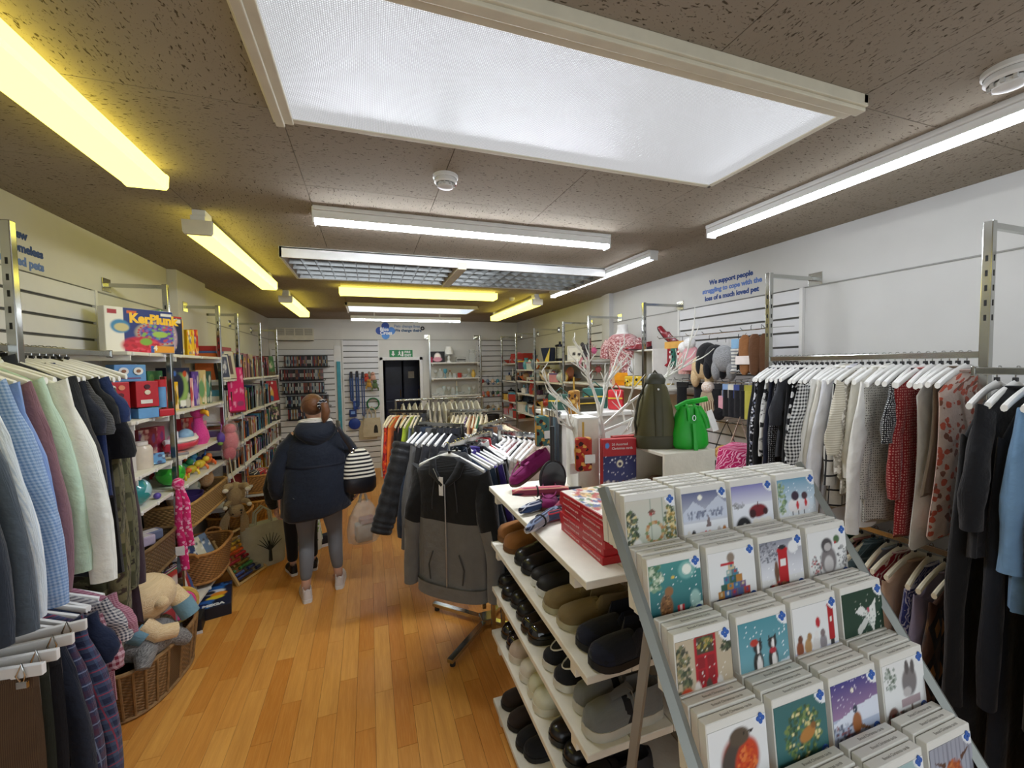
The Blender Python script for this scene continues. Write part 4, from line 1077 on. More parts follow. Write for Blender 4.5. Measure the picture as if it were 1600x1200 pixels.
for k in range(6):
    card_box('boxed_game', '%s boxed game stacked flat on the low toy shelf' % gn[k], 'game box', .34, .24, .04, gc[k], None, (-1.38, 3.06 + .02 * (k % 2), .22 + .0405 * k), R(90 + 5 * (k % 3)), 'flat stack of boxed games')
cs = thing('toy_case', 'grey and red toy carry case behind the teddy', 'toy', (-1.24, 2.98, .0), R(70)); MB().box(-.13, .13, -.05, .05, .24, .44).build('shell', M('#8d8683', .4), cs, 0, .02, 3); MB().box(-.06, .06, -.056, -.05, .28, .38).build('front_panel', M('#a33a3e', .4), cs, 0, .004); MB().tube([(-.05, 0, .44), (-.04, 0, .47), (.04, 0, .47), (.05, 0, .44)], .008, 8).build('handle', M('#4a4648', .4), cs); MB().box(-.12, .12, -.045, .045, 0, .24).build('stand_box', M('#55504c', .6), cs, 0, .004)
c = CV(40, 60, '#17223f'); c.dots(30, 0, 0, 1, 1, .07, ['#1f3f86', '#2a6ab0', '#0f1428'], .8); c.ell(.5, .75, .3, .12, '#2f6fb8'); c.ell(.55, .62, .28, .1, '#d9dde0'); c.ell(.45, .62, .14, .07, '#2a2f3a'); c.ell(.68, .5, .2, .09, '#e08a28'); c.ell(.6, .38, .22, .07, '#d8c030'); c.ell(.4, .28, .2, .06, '#2f5fa8')
gb = thing('construction_game_box', 'black and blue robot game box lying on the floor', 'game box', (-1.2, 3.70, .0), R(14))
MB().box(-.13, .13, -.2, .2, 0, .085).build('carton', M('#141722', .4), gb, 0, .003); printed('lid_print', c, .255, .395, None, gb, (0, 0, .0855), (R(-90), 0, 0)); word('MEGA', .05, M('#d8dade', .4), 'title', gb, (.02, -.18, .0872), (0, 0, 0), 'CENTER', .0005, .003)
bs = thing('black_trainer_toy', 'black box with a white swoosh edge beside the basket', 'box', (-1.24, 3.40, 0), R(10)); MB().box(-.08, .08, -.07, .07, .0, .11).build('carton', M('#16171b', .5), bs, 0, .01); MB().box(-.078, .084, -.072, -.069, .0, .02).build('white_edge', M('#d8d8d8', .5), bs, 0)

# big floor basket with plush toys
basket((-1.31, 2.90, 0), .40, .58, .27, '#8a6a42', 'large stave-sided wicker basket on the floor full of plush toys', R(-8), 1.14, 2.8, False, 26)
bear = thing('plush_teddy', 'large cream teddy leaning face down over the wicker basket', 'plush toy', (-1.23, 2.80, .37), R(30))
TB = fab('fur', '#d9b98a', '#ecd5ac')
MB().ell((0, 0, .19), (.15, .14, .125), 20, 12).build('head', TB, bear, 60); MB().ell((.06, -.12, .18), (.035, .03, .032)).build('ear', TB, bear, 60); MB().ell((-.1, .08, .28), (.035, .03, .032)).build('ear', TB, bear, 60)
a = MB().tube([(.12, .02, .17), (.17, -.02, .1), (.2, -.04, .03)], [.05, .045, .04], 12).build('arm', TB, bear); MB().tube([(.165, -.02, .11), (.2, -.04, .02)], [.05, .048], 12).build('blue_cuff', fab('plain', '#6f93a2'), a)
a = MB().tube([(-.02, -.1, .08), (.04, -.13, .02), (.12, -.12, 0)], [.05, .045, .04], 12).build('arm', TB, bear); MB().tube([(-.05, -.1, .06), (-.01, -.12, .02)], [.054, .052], 12).build('blue_cuff', fab('plain', '#6f93a2'), a)
MB().ell((-.05, .05, .05), (.13, .12, .09)).build('body', fab('plain', '#c7a27c'), bear, 60)
wm = thing('plush_watermelon', 'pink watermelon slice plush with a smiling face', 'plush toy', (-1.17, 3.06, .26), R(35)); wm.scale = (.62, .62, .62)
MB().prism([(.15 * math.cos(a), .16 + .15 * math.sin(a)) for a in [i * 2 * math.pi / 24 for i in range(24)]], -.035, .035).build('slice', fab('plain', '#e84f92'), wm, 50, .02, 3)
MB().tube([(.152 * math.cos(a), 0, .16 + .152 * math.sin(a)) for a in [i * 2 * math.pi / 24 for i in range(24)]], .03, 8, closed=True).build('rind', fab('plain', '#c9a44e'), wm)
for s in (-.03, .03): MB().ell((s, -.037, .2), (.01, .006, .014), 8, 6).build('eye', M('#1a1214', .3), wm)
MB().tube([(-.015, -.038, .17), (0, -.04, .163), (.015, -.038, .17)], .003, 6).build('mouth', M('#5a1a30', .4), wm)
gd = thing('plush_elephant', 'grey speckled plush lying across the basket rim', 'plush toy', (-1.19, 2.76, .25), R(60))
GF = fab('fur', '#4c4b4a', '#a2a09c')
MB().ell((0, 0, .09), (.14, .1, .09), 18, 10).build('body', GF, gd, 60)
for x, y, z in ((.12, -.06, .03), (-.1, -.09, .06), (.13, .06, .1)): MB().tube([(x * .6, y * .6, .08), (x, y, z), (x * 1.25, y * 1.2, z - .035)], [.05, .045, .03], 10).build('limb', GF, gd)
# ------------------------------------------------------------------ books on the left wall
BOOKG = 'white boards of the bookshelves'
cover_me = MB().box(-.5, .5, -.5, .5, 0, .012).box(-.5, .5, -.5, -.5 + .07, 0, 1).box(-.5, .5, .5 - .07, .5, 0, 1).box(.44, .5, -.5, .5, 0, 1)
# a book: two boards and a spine (spine at +x), page block as its own part
cover_me = MB().box(-.5, .5, -.5, -.42, 0, 1).box(-.5, .5, .42, .5, 0, 1).box(.46, .5, -.5, .5, 0, 1).mesh('cover', 0)
pages_me = MB().box(-.48, .46, -.42, .42, .012, .985).mesh('pages', 0)
band_me = MB().box(.5, .503, -.5, .5, .62, .8).mesh('spine_label', 0)
PAGE = M('#cfc8b4', .8)
BC = [('#b9b6ae', 'grey'), ('#d9d6cc', 'white'), ('#8d2b2b', 'dark red'), ('#24406e', 'navy'), ('#1b1c20', 'black'), ('#c9bfa0', 'cream'), ('#2f6a58', 'green'), ('#c2642c', 'orange'), ('#4f8fa8', 'teal blue'), ('#6d5a88', 'purple'), ('#c9a33a', 'mustard'), ('#8a6a4a', 'brown'), ('#b4828a', 'dusty pink')]
def book(x, y, z, th, h, d, ci, label, group, rz=0.0, tilt=0.0):
    t = thing('book', label, 'book', (x, y, z), rz, group); t.scale = (d, th, h)
    t.rotation_euler = (tilt, 0, rz)
    put('cover', cover_me, M(BC[ci][0], .5, var=.08), t); put('pages', pages_me, PAGE, t)
    put('spine_label', band_me, M(BC[(ci * 5 + 2) % 13][0], .5), t)
br = random.Random(21)
levels = ((1.73, 'top'), (1.37, 'second'), (1.09, 'third'), (.84, 'fourth'), (.57, 'lowest'))
bays = ((4.36, 4.86, 'narrow bookcase bay by the pink book'), (4.90, 5.78, 'middle bookcase bay'), (5.82, 6.73, 'far bookcase bay'))
for bi, (y0, y1, bn_) in enumerate(bays):
    for z, ln in levels:
        shelf(XL + .01 if bi else XL + .08, LX + .02, y0, y1, z, '%s white shelf of the %s' % (ln, bn_), BOOKG, (1, 0))
        y = y0 + .02; prev = None; k = 0
        while y < y1 - .05:
            if bi == 2 and ln in ('top', 'second', 'third') and y > 6.35: break
            if ln == 'lowest' and bi == 0: break
            th = br.uniform(.02, .042); h = br.uniform(.17, .27) if z > 1.1 else br.uniform(.14, .2); d = br.uniform(.14, .19)
            ci = br.choice([0, 1, 1, 1, 2, 3, 4, 4, 5, 6, 7, 8, 9, 10, 11, 12]) if ln != 'top' else br.randrange(13)
            lab = '%s book, %s along the %s shelf of the %s' % (BC[ci][1], nth(k + 1), ln, bn_)
            book(LX - d / 2 - .01 - br.uniform(0, .025), y + th / 2, z, th, h, d, ci, ' '.join(lab.split()[:16]), 'books on the left wall', 0, br.choice((0, 0, 0, .06)))
            prev = BC[ci][1]; y += th + .0015; k += 1
            if br.random() < .06: y += .05
def face_book(cv, w, h, loc, label, rz=R(72), tilt=-.12):
    t = thing('hardback_book', label, 'book', loc, rz); t.rotation_euler = (tilt, 0, rz)
    MB().box(-w / 2, w / 2, 0, .02, 0, h).build('pages', PAGE, t, 0)
    MB().box(-w / 2 - .003, w / 2 + .003, -.003, 0, -.002, h + .004).box(-w / 2 - .003, w / 2 + .003, .02, .023, -.002, h + .004).box(-w / 2 - .004, -w / 2 - .001, -.003, .023, -.002, h + .004).build('cover', M('#3a3330', .5), t, 0)
    printed('cover_print', cv, w, h, None, t, (0, -.0032, h / 2))
c = CV(20, 30, '#2f5a2c'); c.ell(.5, .55, .35, .22, '#6a8a5a'); c.ell(.55, .5, .18, .12, '#b8a894'); c.rect(0, .0, 1, .2, '#5a4a26'); c.dots(14, 0, 0, 1, 1, .06, ['#3f7a3a', '#24401f'])
face_book(c, .2, .26, (LX - .02, 6.46, 1.735), 'green country-scene hardback standing face out on the top bookshelf')
c = CV(20, 30, '#a01c24'); c.ell(.3, .4, .24, .28, '#c9a04a'); c.ell(.3, .62, .14, .1, '#d8c8b0'); c.ell(.55, .88, .08, .06, '#e8e4da'); c.ell(.3, .15, .2, .14, '#2f5f7a')
face_book(c, .25, .28, (LX - .02, 6.55, 1.375), 'red illustrated annual standing face out on the second bookshelf')
c = CV(20, 30, '#26242a'); c.dots(40, .1, .1, .9, .9, .08, ['#cfc4a8', '#8a9a5a', '#4a4438', '#b08a8a'], .9)
face_book(c, .24, .25, (LX - .02, 6.55, 1.095), 'dark floral cover book standing face out on the third bookshelf')
c = CV(14, 40, '#d61f6c'); c.dots(16, .05, .1, .95, .9, .05, ['#f0a0c4'], .9); c.ell(.7, .2, .2, .06, '#9a3f6a'); c.rect(0, 0, 1, .05, '#7a1f2c')
face_book(c, .16, .44, (LX + .02, 4.70, 1.40), 'tall hot pink sparkly book in front of the bookcase upright', R(50), -.05)
c = CV(20, 24, '#d8d4ca'); c.rect(.1, .1, .9, .9, '#2c3350'); c.dots(10, .2, .2, .8, .8, .1, ['#c9c9d0', '#8a8a9a'])
face_book(c, .16, .22, (LX - .0, 4.44, 1.735), 'dark album in a white mount on the top bookshelf')
c = CV(20, 24, '#c8c0a6'); c.rect(.25, .15, .75, .85, '#4a2a20')
face_book(c, .16, .26, (LX - .0, 4.62, 1.735), 'beige cover with a dark brown panel on the top bookshelf')
bx = thing('magazine_box', 'long red and blue boxed set on top of the bookcase books', 'box set', (LX - .12, 4.6, 2.0), R(90))
MB().box(-.22, .22, -.08, .08, -.01, .035).build('carton', M('#9c2a2c', .5), bx, 0, .003); MB().box(-.221, .221, -.081, .081, -.03, -.01).build('blue_band', M('#4a5f96', .5), bx, 0)
# baskets and abacus below the bookshelves
basket((-1.28, 4.52, .28), .3, .34, .2, '#b07a34', 'honey wicker basket of knick-knacks under the narrow bookcase bay', R(0), 1.15, 3, False)
basket((-1.20, 5.02, .24), .34, .36, .22, '#b98238', 'open-weave wicker basket beside the upright under the bookshelves', R(0), 1.18, 3, False, 14)
basket((-1.22, 5.3, .46), .3, .34, .2, '#a87434', 'small wicker basket of wrapped goods beside the shopper', R(0), 1.12, 3, False)
for k, (y, z) in enumerate(((4.52, .28), (5.02, .24), (5.3, .46))):
    shelf(XL + .02, LX + .16, y - .2, y + .2, z, '%s low board carrying a wicker basket under the bookshelves' % ('near', 'middle', 'far')[k], BOOKG)
for k, (x, y, z, c1, lab) in enumerate(((-1.26, 4.45, .42, '#a8a294', 'grey patterned pouch in the honey wicker basket'), (-1.3, 4.58, .42, '#6f6a5c', 'olive patterned pouch in the honey wicker basket'), (-1.2, 5.3, .6, '#a3262c', 'red wrapped parcel in the small wicker basket'), (-1.25, 5.22, .6, '#26282e', 'black wrapped parcel in the small wicker basket'))):
    t = thing('pouch', lab, 'pouch', (x, y, z), .5 * k); MB().ell((0, 0, .05), (.09, .07, .06)).build('pouch', fab('floral', c1, '#d8d0bc', '#4a4438'), t, 60); MB().tube([(-.06, 0, .1), (0, 0, .112), (.06, 0, .1)], .004, 6).build('zip', M('#8a8a86', .3, 1.0), t)
ab = thing('abacus', 'wooden toy abacus with coloured rods leaning on the floor', 'abacus', (-1.02, 4.12, 0), R(64)); ab.rotation_euler = (R(-32), 0, R(64))
WOODM = M('#c3a06a', .5, var=.15)
for s in (-1, 1): MB().box(s * .16 - .01, s * .16 + .01, -.012, .012, 0, .44).build('side_post', WOODM, ab, 0, .003)
for z in (.0, .42): MB().box(-.16, .16, -.012, .012, z, z + .02).build('cross_bar', WOODM, ab, 0, .003)
acols = ['#2f3a6a', '#3a4a86', '#3f7a4a', '#6a5a2a', '#9c2030', '#b0283a', '#c9522a', '#d99a2a', '#c9a84a', '#b08a4a']
for k in range(10):
    r_ = MB().cyl((-.15, 0, .05 + .036 * k), (.15, 0, .05 + .036 * k), .003, n=6).build('wire', M('#9a9a9a', .3, 1.0), ab)
    me = MB().cyl((-.011, 0, 0), (.011, 0, 0), .015, n=10).mesh('bead')
    for j in range(9): put('bead', me, M(acols[k], .35), r_, (-.135 + .0235 * j + (.05 if (k * 3 + j) % 10 > 6 else 0), 0, .05 + .036 * k))
MB().box(-.15, -.13, .0, .26, 0, .02).build('stand_leg', WOODM, ab, 0, .003)

# ------------------------------------------------------------------ dvds on the back wall
dvd_me = MB().box(-.01, .01, -.068, .0, 0, .19).mesh('case', 0, .0015, 1)
dvl_me = MB().box(-.0085, .0085, -.0686, -.0678, .012, .178).mesh('spine_print', 0)
dvb_me = MB().box(-.007, .007, -.0692, -.0685, .06, .12).mesh('title_block', 0)
DV = [('#1d1e21', 'black'), ('#5f6066', 'grey'), ('#a9a8a2', 'white'), ('#5a2430', 'maroon'), ('#25324e', 'navy'), ('#8f7440', 'gold'), ('#6f4636', 'rust'), ('#94686c', 'pink'), ('#7f939c', 'pale blue'), ('#3a2f36', 'plum'), ('#7d332e', 'red')]
dr_ = random.Random(5)
for row, (z, xa, xb) in enumerate(((1.842, -1.325, -.655), (1.618, -1.40, -.73), (1.394, -1.37, -.72), (1.17, -1.33, -.655), (.955, -1.30, -.655))):
    rk = thing('dvd_wire_shelf', 'black wire shelf under the %s row of dvds' % ('top', 'second', 'third', 'fourth', 'lowest')[row], 'wire shelf', ((xa + xb) / 2, YB - .02, z), 0, 'wire shelves of the dvd wall')
    L = (xb - xa) / 2 + .02
    for yy in (-.1, -.06, -.02): MB().cyl((-L, yy, -.004), (L, yy, -.004), .003, n=6).build('long_wire', HANG_K, rk)
    MB().cyl((-L, -.1, .02), (L, -.1, .02), .003, n=6).build('front_wire', HANG_K, rk)
    for s in (-1, 1): MB().tube([(s * L, 0, .0), (s * L, -.1, -.004), (s * L, -.1, .02)], .003, 6).build('end_wire', HANG_K, rk)
    x = xa; prev = None
    while x < xb - .02:
        ci = dr_.choice([0, 0, 0, 1, 2, 2, 3, 4, 5, 6, 7, 8, 9, 10])
        kk = int(round((x - xa) / .0212)) + 1; lab = '%s dvd case with %s spine in the %s row of the dvd wall' % (nth(kk), DV[ci][1], ('top', 'second', 'third', 'fourth', 'lowest')[row])
        t = thing('dvd_case', lab, 'dvd', (x + .0105, YB - .03, z), 0, 'dvds on the back wall')
        put('case', dvd_me, M('#1c1d20', .4), t); sp = put('spine_print', dvl_me, M(DV[ci][0], .4, var=.2, nscale=60.0), t)
        put('title_block', dvb_me, M(DV[(ci * 3 + 2) % 11][0], .4), t)
        prev = DV[ci][1]; x += .0212

# ------------------------------------------------------------------ pet goods hooks
def wall_hook(t, x, z, L=.12):
    MB().tube([(x, 0, z), (x, -L, z), (x, -L - .01, z + .015)], .003, 6).build('hook', chrome(), t)
LEAD = M('#27406e', .6)
for k, (x, z1, z0, w) in enumerate(((-.295, 1.74, 1.25, .03), (-.20, 1.75, 1.15, .028), (-.11, 1.73, .98, .02))):
    t = thing('dog_lead', ['wide folded blue dog lead on the pet wall', 'dark blue dog lead with a clip, middle of three', 'thin navy dog lead hanging lowest beside the plush toys'][k], 'dog lead', (x, YB - .02, 0), 0, 'dog leads on hooks'); wall_hook(t, 0, z1)
    MB().tube([(-.012, -.1, z1), (-.02, -.1, z1 - .1), (-.016, -.1, z0), (.004, -.1, z0 - .02), (.016, -.1, z0 + .02), (.014, -.1, z1 - .1), (.004, -.1, z1 + .004)], w * .5, 8, flat=.3).build('strap', LEAD, t)
    MB().box(-.02, .02, -.115, -.09, z1 - .1, z1 + .01).build('header_card', M('#1c1e26', .5), t, 0)
    MB().cyl((0, -.1, z0 - .02), (0, -.1, z0 - .07), .006, n=8).build('clip', chrome(), t)
pcols = [('#c9602c', '#a8203a', 'orange and crimson'), ('#a8b83a', '#c43a3a', 'lime and red'), ('#b8442c', '#d8c8b0', 'rust and cream'), ('#6a3a2c', '#3f8a5a', 'brown and green'), ('#a82f3c', '#7ac0a0', 'red and mint')]
for k, (x, z, s) in enumerate(((-.05, 1.62, 1.0), (-.01, 1.52, .95), (.06, 1.64, 1.0), (.09, 1.5, 1.05), (.0, 1.68, .7))):
    t = thing('plush_dog_toy', '%s plush dog toy in the bunch on the pet wall' % pcols[k][2], 'dog toy', (x, YB - .09 - .02 * (k % 2), z), 0, 'plush dog toys on hooks'); t.scale = (s, s, s)
    wall_hook(t, 0, .08, .05)
    MB().ell((0, -.01, 0), (.045, .03, .055)).build('body', fab('fur', pcols[k][0], pcols[k][1]), t, 60); MB().ell((0, -.02, .065), (.035, .028, .032)).build('head', fab('fur', pcols[k][1], pcols[k][0]), t, 60)
    for sx in (-1, 1): MB().tube([(sx * .03, -.01, -.02), (sx * .05, -.015, -.06), (sx * .05, -.015, -.09)], [.016, .014, .008], 8).build('leg', fab('fur', pcols[k][0], pcols[k][1]), t)
hr = thing('green_hoop_lead', 'green coiled hoop on the pet wall', 'dog lead', (.05, YB - .05, 1.17)); 
for q in (0, 1): MB().tube([(.1 * math.cos(a), -.012 * q, .1 * math.sin(a)) for a in [i * math.pi / 12 for i in range(24)]], .012, 8, closed=True).build('coil', M('#1f6a3c', .4), hr)
MB().cbox((.09, -.006, -.05), (.03, .03, .04)).build('fastener', M('#d0d4d0', .4), hr, 0, .003); wall_hook(hr, 0, .095, .03)
for k, (x, z, w, h, c1, lab) in enumerate(((-.23, 1.16, .1, .15, '#2a4aa0', 'blue dog bag pack hanging on the pet wall'), (-.29, 1.02, .12, .13, '#20356e', 'navy dog harness pack lower on the pet wall'))):
    t = thing('pet_pack', lab, 'pet product', (x, YB - .06, z)); MB().cbox((0, 0, 0), (w, .025, h)).build('pack', M(c1, .3), t, 0, .008); MB().cbox((0, -.014, .01), (w * .6, .003, h * .4)).build('label_card', M('#6f93cf', .5), t, 0); wall_hook(t, 0, h / 2 + .005, .03)
fr = thing('frisbee', 'round blue flying disc low on the pet wall', 'frisbee', (-.27, YB - .05, .83)); 
o = MB().lathe([(0, .02), (.07, .02), (.095, .012), (.1, -.005), (.094, -.005), (.09, .006), (0, .012)], n=28).build('disc', M('#1f3a86', .35), fr); o.rotation_euler = (R(90), 0, 0); wall_hook(fr, 0, .1, .03)
for k, (x, z, lab, c1) in enumerate(((.02, .78, 'cream canvas tote bag with a black motif on the pet wall', '#c6b99c'), (-.05, .74, 'beige canvas tote bag behind the motif tote', '#b8aa8c'))):
    t = thing('tote_bag', lab, 'tote bag', (x, YB - .06 + .02 * k, z), 0, 'canvas tote bags on the pet wall')
    MB().loft([[(w * math.cos(a), .016 * math.sin(a) * (1 + .4 * math.sin(3 * a)), zz) for a in [i * math.pi / 8 for i in range(16)]] for zz, w in ((-.2, .15), (-.1, .155), (.0, .15), (.14, .14))]).build('bag', fab('plain', c1), t, 50)
    for yy in (-.012, .012): MB().tube([(-.07, yy, .13), (-.065, yy, .26), (-.02, yy, .33), (.02, yy, .33), (.065, yy, .26), (.07, yy, .13)], .01, 6, flat=.4).build('handle', fab('plain', c1), t)
    if not k: MB().prism([(.02, -.13), (.1, -.13), (.09, -.02), (.07, .02), (.04, .0)], -.02, -.017).build('motif', M('#262422', .7), t, 0)
    wall_hook(t, 0, .335, .03)

# ------------------------------------------------------------------ ornaments: generic small wares
GLASS = NT('clear_glass'); GLASS.set('Base Color', (.9, .93, .92, 1)); GLASS.set('Roughness', .06); GLASS.set('Transmission Weight', .75); GLASS.set('IOR', 1.2); GLASS.set('Alpha', .6); GLASS = GLASS.m
def ware(kind, col, loc, label, group, s=1.0, rz=0.0, glass=False):
    m = GLASS if glass else M(col, .25, var=.06, coat=.3)
    nm = {'vase': 'vase', 'bowl': 'bowl', 'mug': 'mug', 'jug': 'jug', 'frame': 'framed_picture', 'figure': 'figurine', 'teapot': 'teapot', 'tin': 'storage_tin', 'plate': 'display_plate', 'candle': 'candlestick', 'bottle': 'glass_bottle', 'bookend': 'trinket_box', 'goblet': 'goblet', 'animal': 'animal_ornament', 'lamp': 'table_lamp', 'radio': 'radio', 'press': 'coffee_press', 'flower': 'artificial_flower', 'clock': 'clock'}[kind]
    t = thing(nm, label, nm.replace('_', ' '), loc, rz, group); t.scale = (s, s, s)
    if kind == 'vase':
        MB().lathe([(0, 0), (.035, 0), (.055, .05), (.05, .1), (.025, .14), (.032, .17), (.028, .17), (.02, .14)], n=18).build('body', m, t); MB().tube([(.032 * math.cos(a), .032 * math.sin(a), .17) for a in [i * math.pi / 6 for i in range(12)]], .003, 6, closed=True).build('lip', m, t)
    elif kind == 'bowl':
        MB().lathe([(0, .01), (.04, .012), (.08, .05), (.085, .06), (.08, .06), (.06, .03), (0, .018)], n=20).build('bowl', m, t); MB().lathe([(.03, 0), (.032, .012), (.028, .012)], n=16).build('foot', m, t)
    elif kind == 'mug':
        MB().lathe([(0, 0), (.036, 0), (.04, .01), (.04, .09), (.036, .09), (.035, .012), (0, .01)], n=18).build('cup', m, t); MB().tube([(.038, 0, .07), (.065, 0, .065), (.068, 0, .035), (.038, 0, .02)], .006, 7).build('handle', m, t)
    elif kind == 'jug':
        MB().lathe([(0, 0), (.045, 0), (.055, .06), (.04, .14), (.045, .18), (.042, .18), (.036, .14)], n=18).build('body', m, t); MB().tube([(.042, 0, .16), (.085, 0, .15), (.085, 0, .08), (.052, 0, .05)], .006, 7).build('handle', m, t); MB().tube([(-.035, 0, .175), (-.06, 0, .185)], [.012, .006], 7).build('spout', m, t)
    elif kind == 'frame':
        for a, b, c_, d in ((-.08, .08, 0, .012), (-.08, .08, .1, .112), (-.08, -.068, 0, .112), (.068, .08, 0, .112)): MB().box(a, b, -.008, .008, c_, d).build('frame_bar', m, t, 0, .002)
        c = CV(16, 12, '#e6e4de'); c.ell(.35, .45, .1, .12, '#2c2c30'); c.ell(.65, .4, .1, .12, '#2c2c30'); printed('picture', c, .138, .09, None, t, (0, -.002, .056)); MB().box(-.01, .01, .008, .05, .0, .006).build('stand', m, t, 0)
    elif kind in ('figure', 'animal'):
        f2 = M(BC[(sum(map(ord, label))) % 13][0], .35)
        if kind == 'figure':
            MB().lathe([(0, 0), (.035, 0), (.03, .03), (.018, .075), (.022, .09), (.01, .1)], n=14).build('skirt', m, t); MB().ell((0, 0, .118), (.017, .017, .02), 12, 8).build('head', f2, t)
            for s_ in (-1, 1): MB().tube([(s_ * .018, 0, .09), (s_ * .034, -.012, .07), (s_ * .02, -.026, .06)], .006, 7).build('arm', f2, t)
        else:
            MB().ell((0, 0, .055), (.05, .028, .032)).build('body', m, t, 60); h_ = MB().ell((.048, 0, .088), (.024, .02, .022), 12, 8).build('head', m, t, 60)
            for s_ in (-1, 1):
                MB().ell((.046, s_ * .013, .112), (.007, .006, .013), 8, 6).build('ear', f2, h_)
                for x_ in (-.03, .03): MB().cyl((x_, s_ * .015, 0), (x_, s_ * .015, .045), .009, n=8).build('leg', m, t)
            MB().tube([(-.045, 0, .06), (-.075, 0, .08), (-.07, 0, .105)], .006, 7).build('tail', m, t)
    elif kind == 'teapot':
        MB().ell((0, 0, .055), (.06, .06, .05), 18, 10).build('body', m, t); MB().tube([(-.05, 0, .05), (-.085, 0, .07), (-.1, 0, .1)], [.014, .01, .007], 8).build('spout', m, t); MB().tube([(.055, 0, .085), (.09, 0, .08), (.09, 0, .04), (.056, 0, .03)], .006, 7).build('handle', m, t); MB().lathe([(.034, .098), (.02, .108), (.006, .112), (.009, .122), (0, .128)], n=14).build('lid', m, t)
    elif kind == 'tin':
        MB().box(-.08, .08, -.05, .05, 0, .1).build('body', m, t, 0, .006); MB().box(-.083, .083, -.053, .053, .1, .12).build('lid', M(BC[(sum(map(ord, label))) % 13][0], .4), t, 0, .004)
    elif kind == 'plate':
        o = MB().lathe([(0, 0), (.05, 0), (.09, .014), (.092, .017), (.05, .006), (0, .006)], n=26).build('plate', m, t); o.rotation_euler = (R(78), 0, 0); o.location = (0, 0, .092); MB().tube([(-.04, .03, 0), (-.03, -.02, .004), (.03, -.02, .004), (.04, .03, 0)], .003, 6).build('stand', HANG_K, t)
    elif kind == 'candle':
        MB().lathe([(0, 0), (.04, 0), (.036, .01), (.012, .02), (.009, .05), (.016, .06), (.009, .075), (.012, .13), (.022, .14), (.02, .15), (0, .15)], n=16).build('stick', m, t); MB().cyl((0, 0, .15), (0, 0, .23), .009, n=10).build('candle', M('#e0d9c6', .5), t)
    elif kind == 'bottle':
        MB().lathe([(0, 0), (.035, 0), (.038, .02), (.036, .1), (.014, .14), (.012, .19), (.014, .195), (0, .195)], n=16).build('bottle', m, t); MB().cyl((0, 0, .195), (0, 0, .22), .013, n=10).build('stopper', M('#c4a87a', .5), t)
    elif kind == 'bookend':
        MB().box(-.05, .05, -.04, .04, .006, .06).build('body', m, t, 0, .004); MB().box(-.053, .053, -.043, .043, .06, .075).build('lid', m, t, 0, .004)
        for x_ in (-.04, .04): MB().cbox((x_, -.03, .004), (.012, .012, .008)).build('foot', m, t, 0)
    elif kind == 'goblet':
        MB().lathe([(0, 0), (.03, 0), (.026, .006), (.005, .012), (.004, .07), (.02, .085), (.034, .11), (.032, .16), (.03, .16), (.03, .115), (0, .09)], n=16).build('goblet', m, t)
    elif kind == 'lamp':
        MB().lathe([(0, 0), (.05, 0), (.045, .02), (.02, .04), (.03, .08), (.018, .13), (.01, .14), (.01, .18)], n=18).build('base', m, t); MB().lathe([(.09, .15), (.055, .29), (.052, .29), (.087, .15)], n=22).build('shade', M('#e4e2da', .7), t)
    elif kind == 'radio':
        MB().box(-.1, .1, -.05, .05, 0, .07).build('body', m, t, 0, .006); MB().box(-.09, .09, -.053, -.05, .04, .06).build('display', M('#2a2c30', .2), t, 0); MB().box(-.1, .1, -.05, .05, .075, .105).build('upper_deck', m, t, 0, .006)
        for x_ in (-.07, .07): MB().cyl((x_, -.05, .02), (x_, -.062, .02), .01, n=10).build('knob', M('#8a8a86', .3), t)
    elif kind == 'press':
        MB().lathe([(.05, 0), (.05, .16), (.047, .16), (.047, .0)], n=18).build('glass', GLASS, t); fm_ = M('#22232a', .3, .8)
        MB().lathe([(.053, 0), (.053, .03), (.05, .03)], n=18).build('base_ring', fm_, t); MB().lathe([(.054, .155), (.054, .175), (.01, .185), (0, .185)], n=18).build('lid', fm_, t); MB().cyl((0, 0, .185), (0, 0, .21), .012).build('plunger', fm_, t)
        for k_ in range(4): MB().box(-.004, .004, -.056, -.051, .0, .16).xf(Matrix.Rotation(k_ * math.pi / 2 + .4, 4, 'Z')).build('stay', fm_, t, 0)
    elif kind == 'flower':
        MB().lathe([(0, 0), (.025, 0), (.035, .08), (.03, .08)], n=14).build('pot', M('#c9c4ba', .4), t)
        for k_ in range(5):
            a = k_ * 1.26; p = (.05 * math.cos(a), .05 * math.sin(a), .17 + .02 * (k_ % 2)); st = MB().tube([(0, 0, .07), (p[0] * .5, p[1] * .5, .13), p], .003, 5).build('stem', M('#4f7a3a', .5), t); MB().ell(p, (.02, .02, .018), 8, 6).build('bloom', m, st)
    elif kind == 'clock':
        o = MB().lathe([(0, -.012), (.06, -.012), (.066, 0), (.06, .012), (0, .012)], n=24).build('case', m, t); o.rotation_euler = (R(90), 0, 0); o.location = (0, 0, .07); o = MB().lathe([(0, 0), (.053, 0), (.053, .002), (0, .002)], n=24).build('dial', M('#e6e2d8', .5), t); o.rotation_euler = (R(90), 0, 0); o.location = (0, -.012, .07)
    return t
CN = {'#b9c4c2': 'pale glass', '#d8d5cc': 'white', '#a33a30': 'red', '#4f8fa0': 'teal', '#2a2c33': 'black', '#8a6a46': 'brown', '#c9a24a': 'gold', '#6f7f94': 'grey blue', '#c98a92': 'pink', '#3f6a4c': 'green', '#b8a88c': 'beige', '#5a3a4c': 'plum', '#d9b9a0': 'peach', '#c2672e': 'orange'}
